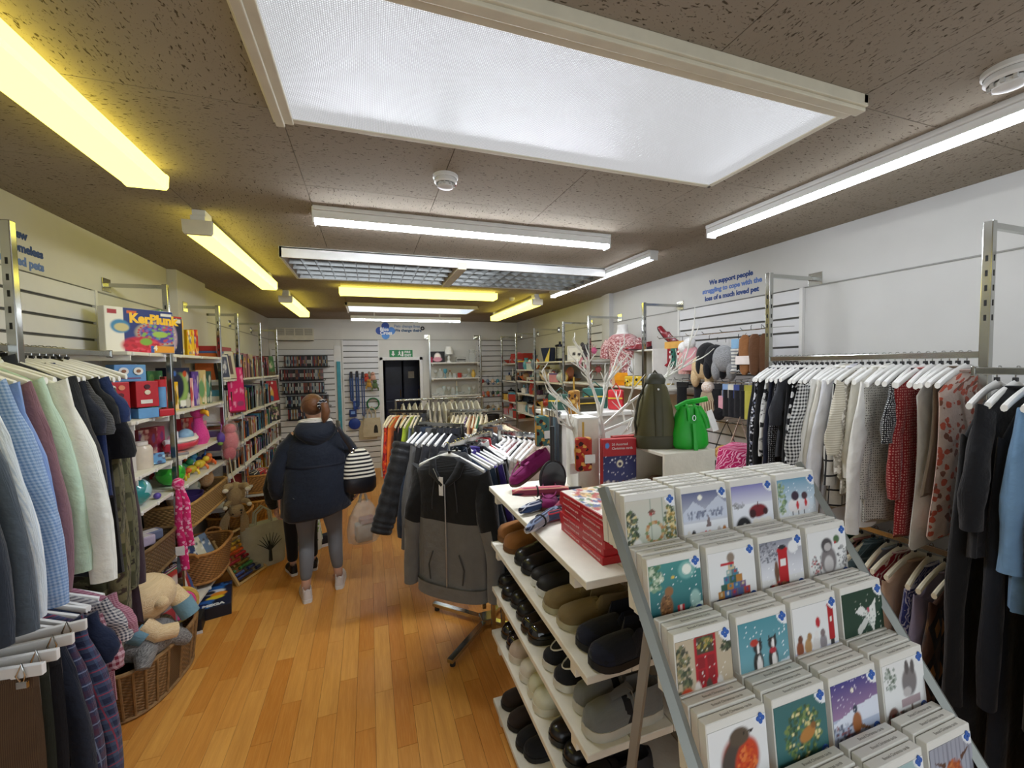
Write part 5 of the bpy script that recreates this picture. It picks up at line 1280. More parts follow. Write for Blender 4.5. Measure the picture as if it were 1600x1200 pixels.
def stock(x0, x1, y0, y1, z, kinds, cols, place, group, seed, n, face, smin=.8, smax=1.2, glass=False):
    r = random.Random(seed); prev = None
    for i in range(n):
        t = (i + .5) / n; k = kinds[i % len(kinds)]; c = cols[(i * 3 + seed) % len(cols)]
        if abs(x1 - x0) > abs(y1 - y0): p = (x0 + (x1 - x0) * t, (y0 + y1) / 2 + r.uniform(-.03, .03), z)
        else: p = ((x0 + x1) / 2 + r.uniform(-.03, .03), y0 + (y1 - y0) * t, z)
        g = glass and i % 3 != 2
        d = '%s %s' % ('clear glass' if g else CN[c], {'frame': 'picture frame', 'figure': 'figurine', 'tin': 'storage tin', 'plate': 'display plate', 'candle': 'candlestick', 'bookend': 'trinket box', 'animal': 'animal ornament', 'press': 'coffee press', 'flower': 'artificial flowers'}.get(k, k))
        lab = '%s, %s along the %s' % (d, nth(i + 1), place)
        ware(k, c, p, ' '.join(lab.split()[:16]), group, r.uniform(smin, smax), face + r.uniform(-.3, .3), g); prev = d
AL = list(CN)
# shelf unit on the back wall
for x, lab in ((1.03, 'chrome upright of the glassware shelves, beside the doorway'), (1.97, 'chrome upright of the glassware shelves, towards the corner')):
    t = thing('chrome_upright', lab, 'shelf upright', (x, 7.5, 0), 0, 'chrome wall uprights')
    MB().box(-.0155, .0155, -.0155, .0155, 0, 2.38).build('post', chrome(), t, 0, .003); MB().box(-.011, .011, 0, .32, 2.35, 2.374).build('arm', chrome(), t, 0, .002); MB().box(-.045, .045, .314, .32, 2.32, 2.4).build('wall_plate', chrome(), t, 0, .002)
G1 = 'glassware shelves'
for z, ln in ((1.885, 'top'), (1.6, 'second'), (1.28, 'third'), (.98, 'fourth')):
    shelf(1.05, 1.95, 7.5, 7.8, z, '%s white glassware shelf beside the doorway' % ln, G1, (0, -1))
c = CV(24, 20, '#16151a'); c.ell(.5, .5, .22, .36, '#e0d4cc'); c.ell(.5, .3, .3, .2, '#c98a96'); c.ell(.5, .62, .14, .14, '#f0e4d8'); c.rect(0, 0, .18, .5, '#a02a4a')
card_box('boxed_doll', 'black box with a pale china doll picture on the top glassware shelf', 'box', .26, .08, .2, '#16151a', c, (1.18, 7.6, 1.885))
ware('lamp', '#dcdad2', (1.4, 7.63, 1.885), 'white table lamp with a white shade on the top glassware shelf', None, 1.0)
ware('radio', '#a9a8a2', (1.62, 7.62, 1.885), 'grey twin-deck radio on the top glassware shelf', None, .9)
ware('jug', '#d8d5cc', (1.83, 7.6, 1.885), 'tall clear glass jug on the top glassware shelf', None, 1.25, 0, True)
stock(1.1, 1.9, 7.6, 7.66, 1.6, ['goblet', 'vase', 'goblet', 'figure', 'mug', 'mug', 'bowl'], ['#d8d5cc', '#2a2c33', '#c9a24a', '#a33a30', '#4f8fa0'], 'second glassware shelf', G1, 3, 9, 0, .8, 1.1, True)
stock(1.1, 1.9, 7.58, 7.68, 1.28, ['bowl', 'plate', 'goblet', 'goblet', 'vase', 'candle'], ['#d8d5cc', '#b9c4c2', '#b8a88c'], 'third glassware shelf', G1, 4, 10, 0, .8, 1.15, True)
stock(1.1, 1.9, 7.58, 7.68, .98, ['bowl', 'plate', 'jug'], ['#d8d5cc', '#b9c4c2'], 'fourth glassware shelf', G1, 6, 6, 0, .9, 1.3)
# hooks with small wares in the corner
for k in range(12):
    x = 2.06 + .1 * (k % 4); z = (1.55, 1.32, 1.05)[k // 4]; c = AL[(k * 5 + 2) % 14]
    t = thing('hanging_ornament', '%s hanging ornament, %s on the %s row of corner hooks' % (CN[c], ('first', 'second', 'third', 'fourth')[k % 4], ('upper', 'middle', 'lower')[k // 4]), 'ornament', (x, YB - .02, z), 0, 'hooked ornaments in the back corner')
    wall_hook(t, 0, .06, .1); MB().tube([(0, -.08, .062), (.01, -.08, .03), (0, -.08, .0)], .002, 5).build('loop', HANG_K, t); MB().ell((0, -.08, -.04), (.035, .02, .045)).build('body', M(c, .4), t, 60); MB().ell((.01, -.09, -.085), (.025, .018, .025)).build('pendant', M(AL[(k * 3 + 1) % 14], .4), t, 60)
bb = thing('umbrella_bin', 'tall black bin on the floor in the back corner', 'bin', (2.15, 7.4, 0)); MB().lathe([(0, 0), (.11, 0), (.13, .9), (.125, .9), (.105, .02), (0, .02)], n=22).build('body', M('#1b1b1d', .5), bb); MB().tube([(.13 * math.cos(a), .13 * math.sin(a), .9) for a in [i * math.pi / 10 for i in range(20)]], .008, 6, closed=True).build('rim', M('#222224', .4), bb)
# ------------------------------------------------------------------ shoes (toe along local +x, sole on z = 0)
def _outline(s, W):     # half width along the shoe, s 0 heel .. 1 toe
    pts = ((0, .45), (.05, .68), (.2, .82), (.4, .78), (.6, .92), (.75, 1.0), (.88, .9), (.96, .62), (1.0, .22))
    for (a, x), (b, y) in zip(pts, pts[1:]):
        if a <= s <= b: t = (s - a) / (b - a); t = t * t * (3 - 2 * t) * .5 + t * .5; return W * (x + (y - x) * t)
    return W * .2
_shoe = {}
def shoe_meshes(L=.28, W=.048, top=.085, vamp=.062, toe=.04, sole=.022, open0=.06, open1=.5, shaft=0.0, heel=0.0, flat_toe=False):
    key = (L, W, top, vamp, toe, sole, open0, open1, shaft, heel)
    if key in _shoe: return _shoe[key]
    N = 22; st = [i / (N - 1) for i in range(N)]
    def lift(s): return heel * max(0, 1 - s * 2.2) + (.006 * ((s - .85) / .15) ** 2 if s > .85 else 0)
    sol = []
    for s in st:
        w = _outline(s, W) * 1.05; z0 = lift(s) if heel == 0 else lift(s)
        sol.append([(L * s, w * c, z0 + (sole if u else 0) - (.0 if u else (.0))) for c, u in ((-1, 0), (-1, 1), (-.5, 1), (.5, 1), (1, 1), (1, 0), (.5, 0), (-.5, 0))])
    smb = MB().loft(sol)
    if heel > .02: smb.box(.0, L * .22, -W * .7, W * .7, 0, heel)
    def tp(s):
        if s < open1: return top + (shaft if s < open1 else 0)
        q = (s - open1) / (1 - open1); return vamp + (toe - vamp) * q ** 1.3 if q < .85 else toe * (1 - ((q - .85) / .15) ** 2 * .45)
    up = []; K = 13
    for s in st:
        w = _outline(s, W); z0 = lift(s) + sole - .004; h = tp(s)
        ring = []
        isopen = open0 < s < open1
        for k in range(K):
            a = math.pi * k / (K - 1); c = -math.cos(a); q = math.sin(a)
            if isopen:
                if k in (0, 12): p = (c * w, 0)
                elif k in (1, 11): p = (c * w * 1.04, .4)
                elif k in (2, 10): p = (math.copysign(w * .96, c), .8)
                elif k in (3, 9): p = (math.copysign(w * .82, c), 1.0)
                elif k in (4, 8): p = (math.copysign(w * .72, c), .96)
                elif k in (5, 7): p = (math.copysign(w * .66, c), .3)
                else: p = (0, .1)
            else: p = (c * w * (1.0 if k not in (1, 11) else 1.04), q ** .75)
            edge = 1.0
            if s <= open0: edge = 1.0
            ring.append((L * (.012 + .976 * s), p[0], z0 + p[1] * h * edge))
        up.append(ring)
    umb = MB().loft(up, cap=True, closed=False)
    lin = MB()     # insole seen through the opening
    r1 = [(L * s, c * _outline(s, W) * .7, sole + lift(s) + .012) for s in (open0 + .03, (open0 + open1) / 2, open1 - .02) for c in (-1, 1)]
    lin.add(r1, [(0, 1, 3, 2), (2, 3, 5, 4)])
    _shoe[key] = (smb.mesh('sole', 50), umb.mesh('upper', 60), lin.mesh('insole', 0))
    return _shoe[key]
SHK = {'slip': dict(), 'loafer': dict(top=.062, vamp=.055, toe=.036, open0=.08, open1=.56), 'trainer': dict(top=.09, vamp=.075, toe=.048, sole=.03, open0=.07, open1=.42), 'lace': dict(top=.08, vamp=.068, toe=.042, sole=.022, open0=.07, open1=.4), 'pump': dict(top=.052, vamp=.04, toe=.03, sole=.008, heel=.03, open0=.08, open1=.66, W=.04, L=.25), 'boot': dict(top=.17, vamp=.08, toe=.055, sole=.022, open0=.05, open1=.48, W=.052), 'moc': dict(top=.058, vamp=.05, toe=.036, sole=.014, open0=.07, open1=.6, L=.26, W=.043), 'canvas': dict(top=.062, vamp=.056, toe=.036, sole=.026, open0=.07, open1=.45)}
def shoe(kind, label, loc, rz, upper, solem, group=None, extras=(), lining='#3a3330', s=1.0, rot=None, parent=None):
    p = SHK[kind]; L = p.get('L', .28); so, up, li = shoe_meshes(**p)
    t = thing('shoe' if parent is None else 'shoe', label, 'shoe', loc, rz, group) if parent is None else parent
    if rot: t.rotation_euler = rot
    t.scale = (s, s, s)
    put('sole', so, solem, t); u = put('upper', up, upper, t); put('insole', li, M(lining, .7), t)
    sole = p.get('sole', .022); vz = p.get('vamp', .062) + sole; hl = p.get('heel', 0)
    if 'lace' in extras:
        lm = extras['lace'] if isinstance(extras, dict) else M('#d8d6d0', .7)
        for k in range(4):
            x = L * (.46 + .055 * k); z = vz - .004 - .006 * k
            MB().tube([(x, -.022, z - .012), (x + .004, 0, z + .003), (x, .022, z - .012)], .0025, 6).build('lace', lm, t)
        MB().tube([(L * .45, 0, vz + .004), (L * .43, .02, vz + .008), (L * .42, .036, vz - .02)], .0022, 6).build('lace_end', lm, t)
        MB().loft([[(x, w * c, z + (.003 if abs(c) < 1 else 0)) for c in (-1, -.5, 0, .5, 1)] for x, w, z in ((L * .4, .02, vz + .006), (L * .55, .018, vz - .004), (L * .66, .012, vz - .014))], cap=False, closed=False).build('tongue', upper, t)
    if 'strap' in extras:
        for x in ((.46, .58) if 'two' in extras else (.5,)):
            w = _outline(x, .048) * 1.03; z = vz - .012 * (x - .4) * 10
            MB().loft([[(L * x + dx, w * math.cos(a), sole + (z - sole + .006) * math.sin(a) ** .75) for a in [math.pi * k / 10 for k in range(11)]] for dx in (-.013, .013)], cap=False, closed=False).build('strap', extras['strap'] if isinstance(extras, dict) else upper, t)
    if 'toecap' in extras:
        rg = []
        for sx in (.8, .86, .92, .97, 1.0):
            w = _outline(sx, .048) * 1.04; h = .046 * (1 - max(0, (sx - .9) / .1) ** 2 * .45)
            rg.append([(L * (.014 + .976 * sx), w * math.cos(a), sole - .003 + h * math.sin(a) ** .75) for a in [math.pi * k / 10 for k in range(11)]])
        MB().loft(rg, cap=False, closed=False).build('toe_cap', extras['toecap'] if isinstance(extras, dict) else M('#2b2b2f', .3), t)
    if 'apron' in extras:
        MB().tube([(L * (.58 + .3 * math.sin(a)), .034 * math.cos(a), sole + .057 - .02 * math.sin(a)) for a in [math.pi * k / 10 for k in range(11)]], .0028, 6).build('apron_seam', extras['apron'] if isinstance(extras, dict) else upper, t)
    if 'tag' in extras: MB().box(.0, .04, -.05, -.049, .03, .075).build('price_tag', M('#e2e2de', .6), t, 0)
    return t
# ------------------------------------------------------------------ four-way racks in the middle
def four_way(name_label, c, arms, z, arm_names):
    t = thing('clothes_rack', name_label, 'clothes rack', (c[0], c[1], 0))
    cx, cy = c
    for ang in (45, 135, 225, 315):
        d = Vector((math.cos(R(ang)), math.sin(R(ang)), 0)); L = .46
        p = MB().box(0, L, -.02, .02, .03, .055).xf(Matrix.Rotation(R(ang), 4, 'Z')).build('base_leg', chrome(), t, 0, .003)
        MB().cyl(tuple(d * (L - .03)), tuple(d * (L - .03) + Vector((0, 0, .03))), .018).build('levelling_foot', M('#222222', .5), p)
    for (a, b) in arms:
        a, b = Vector((*a, 0)), Vector((*b, 0)); d = (b - a).normalized()
        e = b + d * .03
        MB().box(-.013, .013, -.013, .013, .05, z - .002).xf(Matrix.Translation(e - Vector((cx, cy, 0)))).build('upright', chrome(), t, 0, .002)
        an = math.atan2((a - e).y, (a - e).x); L = (a - e).length
        MB().box(0, L, -.006, .006, z - .032, z - .002).xf(Matrix.Translation(e - Vector((cx, cy, 0))) @ Matrix.Rotation(an, 4, 'Z')).build('rail_arm', chrome(), t, 0, .002)
    MB().box(-.05, .05, -.05, .05, .03, .07).build('hub', chrome(), t, 0, .004)
    return t
ZA = 1.40
A0, A1 = (.395, 2.22), (.70, 2.53); E0, E1 = (.35, 3.23), (.61, 2.99); B0, B1 = (.98, 2.34), (.81, 2.54); D0, D1 = (1.02, 3.16), (.76, 2.88)
four_way('chrome four-way rack of jackets and tops in the middle of the shop', (.73, 2.74), ((A0, A1), (E0, E1), (B0, B1), (D0, D1)), ZA, None)
BLK = '#17181b'
items = [('jacket', fab('plain', '#1b2a3c'), 'navy zip top', 'jacket'), ('jacket', fab('plain', '#141519'), 'black fleece', 'fleece'), ('hoodie', fab('plain', '#32246e'), 'bright purple hoodie', 'hoodie'), ('hoodie', fab('plain', '#131317'), 'black hoodie', 'hoodie'), ('jacket', fab('plain', '#6d6e70'), 'mid grey sweatshirt', 'sweatshirt'), ('long', fab('plain', '#191a20'), 'black longline top', 'top', (1.05, 1, .9)), ('jacket', fab('plain', '#c9c8c4'), 'off-white jumper', 'jumper'), ('jacket', fab('plain', '#a3282c'), 'red collared top', 'top', .92), ('jacket', fab('plain', '#4b4c50'), 'charcoal cardigan', 'cardigan')]
rail_of(items, (.435, 2.26), A1, ZA, 'tops on the hoodie arm of the rack', 'the hoodie arm of the rack', 0, jit=.003, thin=.8)
items = [('jacket', fab('plain', '#26303f'), 'dark navy rain jacket', 'jacket'), ('jacket', fab('plain', '#5b5a58'), 'warm grey jacket', 'jacket', (1.03, 1, 1.1)), ('jacket', fab('plain', '#1c1b1b'), 'black smooth jacket', 'jacket', (1.06, 1, 1.12)), ('jacket', fab('plain', '#2a2b30'), 'graphite jacket', 'jacket'), ('jacket', fab('quilt', '#232327'), 'black quilted jacket', 'jacket'), ('jacket', fab('plain', '#1a1b22'), 'ink blue jacket', 'jacket')]
rail_of(items, (.38, 3.20), E1, ZA, 'jackets on the puffer arm of the rack', 'the puffer arm of the rack', 0, jit=.003, thin=1.0)
items = [('blouse', fab('plain', '#cdb9a8'), 'oatmeal knit top', 'top'), ('top', fab('floral', '#c9a99c', '#a04a3a', '#e0d4c4'), 'peach print top', 'top'), ('top', fab('plain', '#d8d4cc'), 'ivory top', 'top'), ('top', fab('plain', '#2b2c33'), 'black top', 'top'), ('top', fab('plain', '#c98f92'), 'blush pink top', 'top'), ('top', fab('plain', '#e0dcd4'), 'white top', 'top'), ('top', fab('stripeh', '#d9d5cc', '#39415a'), 'navy striped top', 'top')]
rail_of(items, B0, B1, ZA, 'tops on the short arm of the rack', 'the short arm of the rack', 0, jit=.003, thin=.8)
items = [('coat', fab('plain', '#5a3a26', rough=.45), 'brown leather coat', 'coat', (1, 1, .8)), ('coat', fab('fur', '#c9b48a', '#e8dcc0'), 'cream fur gilet', 'gilet', (1, 1.3, .7)), ('jacket', fab('fur', '#3a3a3c', '#77767a'), 'grey faux fur jacket', 'jacket', (1, 1.2, .9)), ('jacket', fab('plain', '#6a4630', rough=.5), 'tan suede jacket', 'jacket'), ('jacket', fab('plain', '#2c2c30'), 'black wool jacket', 'jacket')]
rail_of(items, D0, D1, ZA, 'coats on the far arm of the rack', 'the far arm of the rack', 0, jit=.003)

# the black and grey zip top that faces the door
hz = thing('zip_hoodie', 'black and grey colour-block zip hoodie hanging at the front of the rack', 'hoodie', (.40, 2.225, ZA), R(-42))
tb = torso(.215, .80, .05, 1.02, 5, n=44, m=22, amp=.3, neck=.065, drop=.085, waist=1.0)
me0 = tb.mesh('torso')
def split_mesh(mb, test):
    a, b = MB(), MB(); a.v = list(mb.v); b.v = list(mb.v); a.uv = list(mb.uv); b.uv = list(mb.uv)
    for f in mb.f:
        c = [sum(mb.v[i][k] for i in f) / len(f) for k in range(3)]
        (a if test(c) else b).f.append(f)
    out = []
    for m in (a, b):
        used = sorted({i for f in m.f for i in f}); mp = {j: i for i, j in enumerate(used)}
        q = MB(); q.v = [m.v[i] for i in used]; q.uv = [m.uv[i] for i in used]; q.f = [tuple(mp[i] for i in f) for f in m.f]; out.append(q)
    return out
BK, GY = fab('plain', '#141517'), fab('plain', '#6c6a67')
up, lo_ = split_mesh(tb, lambda c: c[2] > -.405)
up.build('black_yoke', BK, hz, 60); lo_.build('grey_body', GY, hz, 60)
for s in (-1, 1):
    sl = sleeve(s, .215, .085, .62, .1, .062, .065, .055, 9, 0, n=18)
    u_, l_ = split_mesh(sl, lambda c: c[2] > -.46)
    ob = u_.build('upper_sleeve', BK, hz, 60); l_.build('lower_sleeve', GY, hz, 60)
MB().loft([[(.222 * math.copysign(abs(math.cos(a)) ** .75, math.cos(a)), .074 * math.sin(a), z) for a in [i * math.pi / 16 for i in range(32)]] for z in (-.765, -.79, -.835)], cap=False).build('hem_band', GY, hz, 60)
hd = MB()
hd.loft([[(w * math.cos(a), .035 + d_ * math.sin(a), z) for a in [i * math.pi / 10 for i in range(20)]] for z, w, d_ in ((-.055, .085, .03), (-.09, .11, .055), (-.14, .115, .06), (-.2, .09, .05), (-.24, .05, .04))])
hd.build('hood', BK, hz, 60)
MB().tube([(-.09, -.03, -.09), (-.075, -.055, -.15), (-.01, -.064, -.215)], [.022, .026, .012], 10, flat=.5).build('lapel', BK, hz); MB().tube([(.09, -.03, -.09), (.075, -.055, -.15), (.012, -.064, -.215)], [.022, .026, .012], 10, flat=.5).build('lapel', BK, hz)
ZIP = M('#9a9a98', .3, .8)
MB().tube([(0, -.058, -.21), (.002, -.06, -.5), (.004, -.066, -.83)], .004, 6).build('zip', ZIP, hz); MB().tube([(-.068, -.06, -.13), (-.03, -.066, -.19), (0, -.062, -.215)], .003, 6).build('zip_edge', ZIP, hz)
for s in (-1, 1):
    MB().tube([(s * .06, -.06, -.18), (s * .075, -.066, -.28), (s * .078, -.064, -.35)], .003, 6).build('drawcord', M('#2c2c2e', .6), hz)
    MB().tube([(s * .08, -.063, -.58), (s * .11, -.062, -.66), (s * .1, -.064, -.74)], .004, 6).build('pocket_edge', M('#3a3937', .7), hz)
MB().box(-.03, -.004, -.068, -.066, -.27, -.17).build('price_tag', M('#dedede', .6), hz, 0)
hanger((.40, 2.225, ZA), R(-42), 'white plastic hanger in the neck of the black and grey zip hoodie', None, HANG_W, True, scale=1.0)

# the quilted puffer with its sleeve held out over the aisle
pf = thing('puffer_jacket', 'black quilted puffer jacket with one sleeve sticking out over the aisle', 'jacket', (.365, 3.215, ZA), R(-133))
PM = fab('plain', '#1d1d1e', rough=.5)
rings = []
for k in range(34):
    t = k / 33; z = -.155 - .62 * t; b_ = 1 + .10 * abs(math.sin(t * math.pi * 11))
    rings.append([(.215 * math.copysign(abs(math.cos(a)) ** .75, math.cos(a)) * (.98 + .02 * b_), .045 * b_ * math.sin(a), z) for a in [i * math.pi / 16 for i in range(32)]])
top_ = [[(w * math.copysign(abs(math.cos(a)) ** .75, math.cos(a)), d_ * math.sin(a), z) for a in [i * math.pi / 16 for i in range(32)]] for w, d_, z in ((.06, .02, -.07), (.12, .03, -.1), (.18, .042, -.13))]
MB().loft(top_ + rings).build('quilted_body', PM, pf, 70)
def puff(pts, r0, r1, seg):
    P = [Vector(p) for p in pts]; out = []; rr = []
    n = seg * 4
    for k in range(n + 1):
        t = k / n; f = t * (len(P) - 1); i = min(int(f), len(P) - 2); q = P[i].lerp(P[i + 1], f - i)
        out.append(tuple(q)); rr.append((r0 + (r1 - r0) * t) * (.93 + .08 * abs(math.sin(t * math.pi * seg)) ** .6))
    return MB().tube(out, rr, 16, flat=.75)
s_ = puff([(.19, 0, -.14), (.24, .0, -.26), (.30, -.03, -.45), (.365, -.06, -.64), (.40, -.07, -.73)], .108, .085, 11).build('quilted_sleeve', PM, pf, 70)
puff([(-.19, 0, -.14), (-.24, 0, -.3), (-.26, 0, -.5), (-.27, 0, -.7)], .08, .055, 11).build('quilted_sleeve', PM, pf, 70)
MB().loft([[(w * math.cos(a), .045 * math.sin(a), z) for a in [i * math.pi / 8 for i in range(16)]] for w, z in ((.075, -.09), (.072, -.05), (.066, -.03), (.06, -.03))], cap=False).build('collar', PM, pf)
hanger((.365, 3.215, ZA), R(-133), 'white hanger holding the quilted puffer jacket', None)

# second rack: bright tops
ZF = 1.40
F0, F1 = (.17, 4.24), (.50, 4.07); C0, C1 = (1.08, 3.86), (.74, 3.97)
four_way('chrome four-way rack of bright tops behind the jackets', (.62, 4.06), ((F0, F1), (C0, C1)), ZF, None)
items = [('long', fab('plain', '#ddd2b8'), 'cream long cardigan', 'cardigan', (1, 1, .85)), ('blouse', fab('floral', '#d83f22', '#8f1a2a', '#f0802a'), 'red and orange print blouse', 'blouse', (1, 1, 1.05)), ('long', fab('plain', '#f0742a'), 'bright orange long top', 'top', (1, 1, .95), HANG_WOOD), ('top', fab('plain', '#1d1a1e'), 'black top with a coral trim', 'top', (1, 1, 1.3)), ('blouse', fab('plain', '#d9a0b4'), 'pale pink blouse', 'blouse', 1.0, HANG_WOOD), ('top', fab('plain', '#151518'), 'black top', 'top'), ('top', fab('plain', '#b4c83a'), 'lime green top', 'top'), ('top', fab('plain', '#8592a2'), 'grey blue top', 'top'), ('top', fab('camo', '#6a6a3c', '#3f4524', '#8a844c'), 'olive camouflage print top', 'top'), ('jacket', fab('plain', '#3a3c40'), 'dark grey zip top', 'jacket', .9)]
rail_of(items, F0, F1, ZF, 'bright tops on the second rack', 'the bright arm of the second rack', 0, HANG_C, jit=.003, thin=.7)
items = [('top', fab('plain', '#e3d3b0'), 'butter cream top', 'top', 1.0, HANG_C), ('top', fab('plain', '#d8c6a0'), 'sand top', 'top'), ('top', fab('plain', '#2f8a56'), 'emerald top', 'top'), ('top', fab('plain', '#e0822e'), 'tangerine top', 'top'), ('top', fab('plain', '#e6c48a'), 'apricot top', 'top'), ('top', fab('stripeh', '#cfc6d8', '#6a3f8a'), 'lilac striped top', 'top'), ('top', fab('plain', '#d9cfae'), 'stone top', 'top'), ('top', fab('plain', '#e8e0cc'), 'ecru top', 'top'), ('top', fab('plain', '#cbb98c'), 'wheat top', 'top')]
rail_of(items, C0, C1, ZF, 'cream tops on the second rack', 'the cream arm of the second rack', 0, HANG_C, jit=.003, thin=.7)
# third rack with pale clothes and spare hangers
rk = thing('garment_rail', 'long chrome garment rail in front of the back wall', 'clothes rack', (.8, 5.35, 0))
MB().cyl((-.5, 0, 1.4), (.62, 0, 1.4), .013).build('rail_bar', chrome(), rk)
for s in (-.5, .62):
    MB().cyl((s, 0, .06), (s, 0, 1.41), .013).build('end_post', chrome(), rk); MB().cyl((s, -.25, .05), (s, .25, .05), .013).build('foot_bar', chrome(), rk)
    for y in (-.23, .23): MB().cyl((s, y, 0), (s, y, .05), .022, n=10).build('castor', M('#222222', .5), rk)
pal = [('#dedbd2', 'white'), ('#cfc9bc', 'stone'), ('#b8b4ac', 'grey'), ('#e3dfd4', 'ivory'), ('#a9a49a', 'taupe'), ('#d8cfc0', 'oat')]
items = [('top', fab('plain', pal[k % 6][0]), '%s summer top' % pal[k % 6][1], 'top') for k in range(14)]
rail_of(items, (1.38, 5.35), (.36, 5.35), 1.415, 'pale tops on the long rail', 'the long rail by the back wall', 0, jit=.006)

# ------------------------------------------------------------------ people
def skin_mesh(name, verts, edges, radii, sub=2):
    me = bpy.data.meshes.new(name); me.from_pydata(verts, edges, [])
    o = bpy.data.objects.new(name, me); COL.objects.link(o)
    md = o.modifiers.new('s', 'SKIN'); md.use_smooth_shade = True
    sv = me.skin_vertices[0].data
    for i, r in enumerate(radii): sv[i].radius = r if hasattr(r, '__len__') else (r, r); sv[i].use_root = (i == 0)
    m2 = o.modifiers.new('u', 'SUBSURF'); m2.levels = sub; m2.render_levels = sub
    dg = bpy.context.evaluated_depsgraph_get(); out = bpy.data.meshes.new_from_object(o.evaluated_get(dg)); out.name = name
    bpy.data.objects.remove(o); bpy.data.meshes.remove(me)
    out.polygons.foreach_set('use_smooth', [True] * len(out.polygons))
    return out
class SK:
    def __init__(s): s.v = []; s.e = []; s.r = []
    def p(s, co, r, par=None):
        s.v.append(co); s.r.append(r)
        if par is not None: s.e.append((par, len(s.v) - 1))
        return len(s.v) - 1
    def chain(s, par, pts):
        for co, r in pts: par = s.p(co, r, par)
        return par
def hand(sk, wrist, d, palm_n, side, curl=.6):
    """palm and five fingers from a wrist vertex; d points down the hand"""
    w = Vector(sk.v[wrist]); d = Vector(d).normalized(); n = Vector(palm_n).normalized(); a = d.cross(n).normalized() * side
    pm = sk.p(tuple(w + d * .045), (.026, .015), wrist); pk = sk.p(tuple(w + d * .085), (.03, .013), pm)
    for k, (off, L) in enumerate(((-.026, .062), (-.009, .074), (.009, .07), (.025, .055))):
        b = w + d * .095 + a * off
        sk.chain(pk, [(tuple(b), .0085), (tuple(b + d * L * .45 + n * L * .2 * curl), .0082), (tuple(b + d * L * .7 + n * L * .55 * curl), .0075), (tuple(b + d * L * .72 + n * L * .85 * curl), .0068)])
    b = w + d * .035 - a * .03
    sk.chain(pm, [(tuple(b), .0095), (tuple(b + d * .03 - a * .015 + n * .012), .0088), (tuple(b + d * .055 - a * .012 + n * .028), .0075)])
SKIN = M('#c79a82', .5, var=.08, nscale=20.0)
wo = thing('person', 'shopper in a navy hooded coat and grey leggings carrying a striped shoulder bag', 'person', (-.42, 3.64, 0), R(6))
sk = SK(); pel = sk.p((0, 0, .84), (.14, .1))
ch = sk.chain(pel, [((0, .0, 1.0), (.125, .09)), ((0, .0, 1.16), (.14, .095)), ((0, -.01, 1.28), (.12, .075))])
nk = sk.chain(ch, [((0, 0, 1.36), .05), ((-.005, .01, 1.41), .05)])
sk.chain(nk, [((-.012, .025, 1.46), (.066, .075)), ((-.015, .02, 1.52), (.074, .088)), ((-.015, .01, 1.57), (.06, .072))])
for s, kn, an in ((-1, (-.1, .05, .46), (-.112, -.06, .10)), (1, (.115, .09, .46), (.13, .05, .10))):
    h = sk.p((s * .085, 0, .78), .088, pel)
    l = sk.chain(h, [((s * .095, .03, .62), .078), (kn, .055), ((kn[0], (kn[1] + an[1]) / 2 - .02, .30), .052), (an, .036), ((an[0], an[1] + .02, .05), .036), ((an[0] - .02, an[1] + .13, .03), .03)])
LW, RW = (-.27, .05, .80), (.30, .0, .86)
sh = sk.chain(ch, [((-.15, -.01, 1.28), .055), ((-.2, 0, 1.2), .046), ((-.265, -.03, 1.02), .04), ((-.275, .0, .9), .034), (LW, .026)]); hand(sk, sh, (.05, .1, -1), (.6, .3, 0), 1, .8)
sh2 = sk.chain(ch, [((.15, -.01, 1.28), .055), ((.2, 0, 1.2), .046), ((.275, -.05, 1.04), .04), ((.295, -.02, .94), .034), (RW, .026)]); hand(sk, sh2, (.02, .1, -1), (-.8, .2, 0), -1, 1.4)
put('body', skin_mesh('body', sk.v, sk.e, sk.r), SKIN, wo)
NAVYC = fab('plain', '#101826', rough=.75)
def coat_ring(z, w, d, n=40, k=0.0, y=0.0, lop=0.0):
    return [(w * math.cos(a) * (1 + k * math.sin(7 * a) + k * .6 * math.sin(11 * a + 1)), y + d * math.sin(a) * (1 + k * math.sin(5 * a + 2)), z + lop * math.cos(a)) for a in [i * 2 * math.pi / n for i in range(n)]]
MB().loft([coat_ring(.66, .235, .19, k=.05, lop=.035), coat_ring(.68, .262, .205, k=.05, lop=.035), coat_ring(.80, .258, .195, k=.045), coat_ring(.95, .245, .18, k=.03), coat_ring(1.05, .236, .17, k=.02), coat_ring(1.07, .232, .166, k=.015), coat_ring(1.09, .236, .168, k=.015), coat_ring(1.2, .23, .15, k=.012), coat_ring(1.27, .21, .125), coat_ring(1.33, .16, .095), coat_ring(1.37, .10, .08), coat_ring(1.385, .075, .07)]).build('coat', NAVYC, wo, 70)
MB().loft([coat_ring(1.052, .2385, .1722), coat_ring(1.06, .242, .175), coat_ring(1.072, .2385, .1722)], cap=False).build('coat_drawstring', M('#0c1220', .7), wo, 70)
for pts, rr in (([(-.13, -.01, 1.275), (-.215, -.01, 1.18), (-.285, -.035, 1.02), (-.295, -.0, .9), (-.285, .045, .82)], [.068, .07, .062, .055, .052]), ([(.13, -.01, 1.275), (.215, -.01, 1.18), (.295, -.05, 1.04), (.315, -.02, .94), (.31, 0, .87)], [.068, .07, .062, .055, .052])):
    P = [Vector(p) for p in pts]; o2 = []; r2 = []
    for i in range(4):
        for k in range(5): t = k / 5; o2.append(tuple(P[i].lerp(P[i + 1], t))); r2.append((rr[i] + (rr[i + 1] - rr[i]) * t) * (1 + .035 * math.sin(i * 5 + k * 2.2)))
    o2.append(tuple(P[4])); r2.append(rr[4] * .95)
    MB().tube(o2, r2, 16).build('coat_sleeve', NAVYC, wo, 70)
rg = []
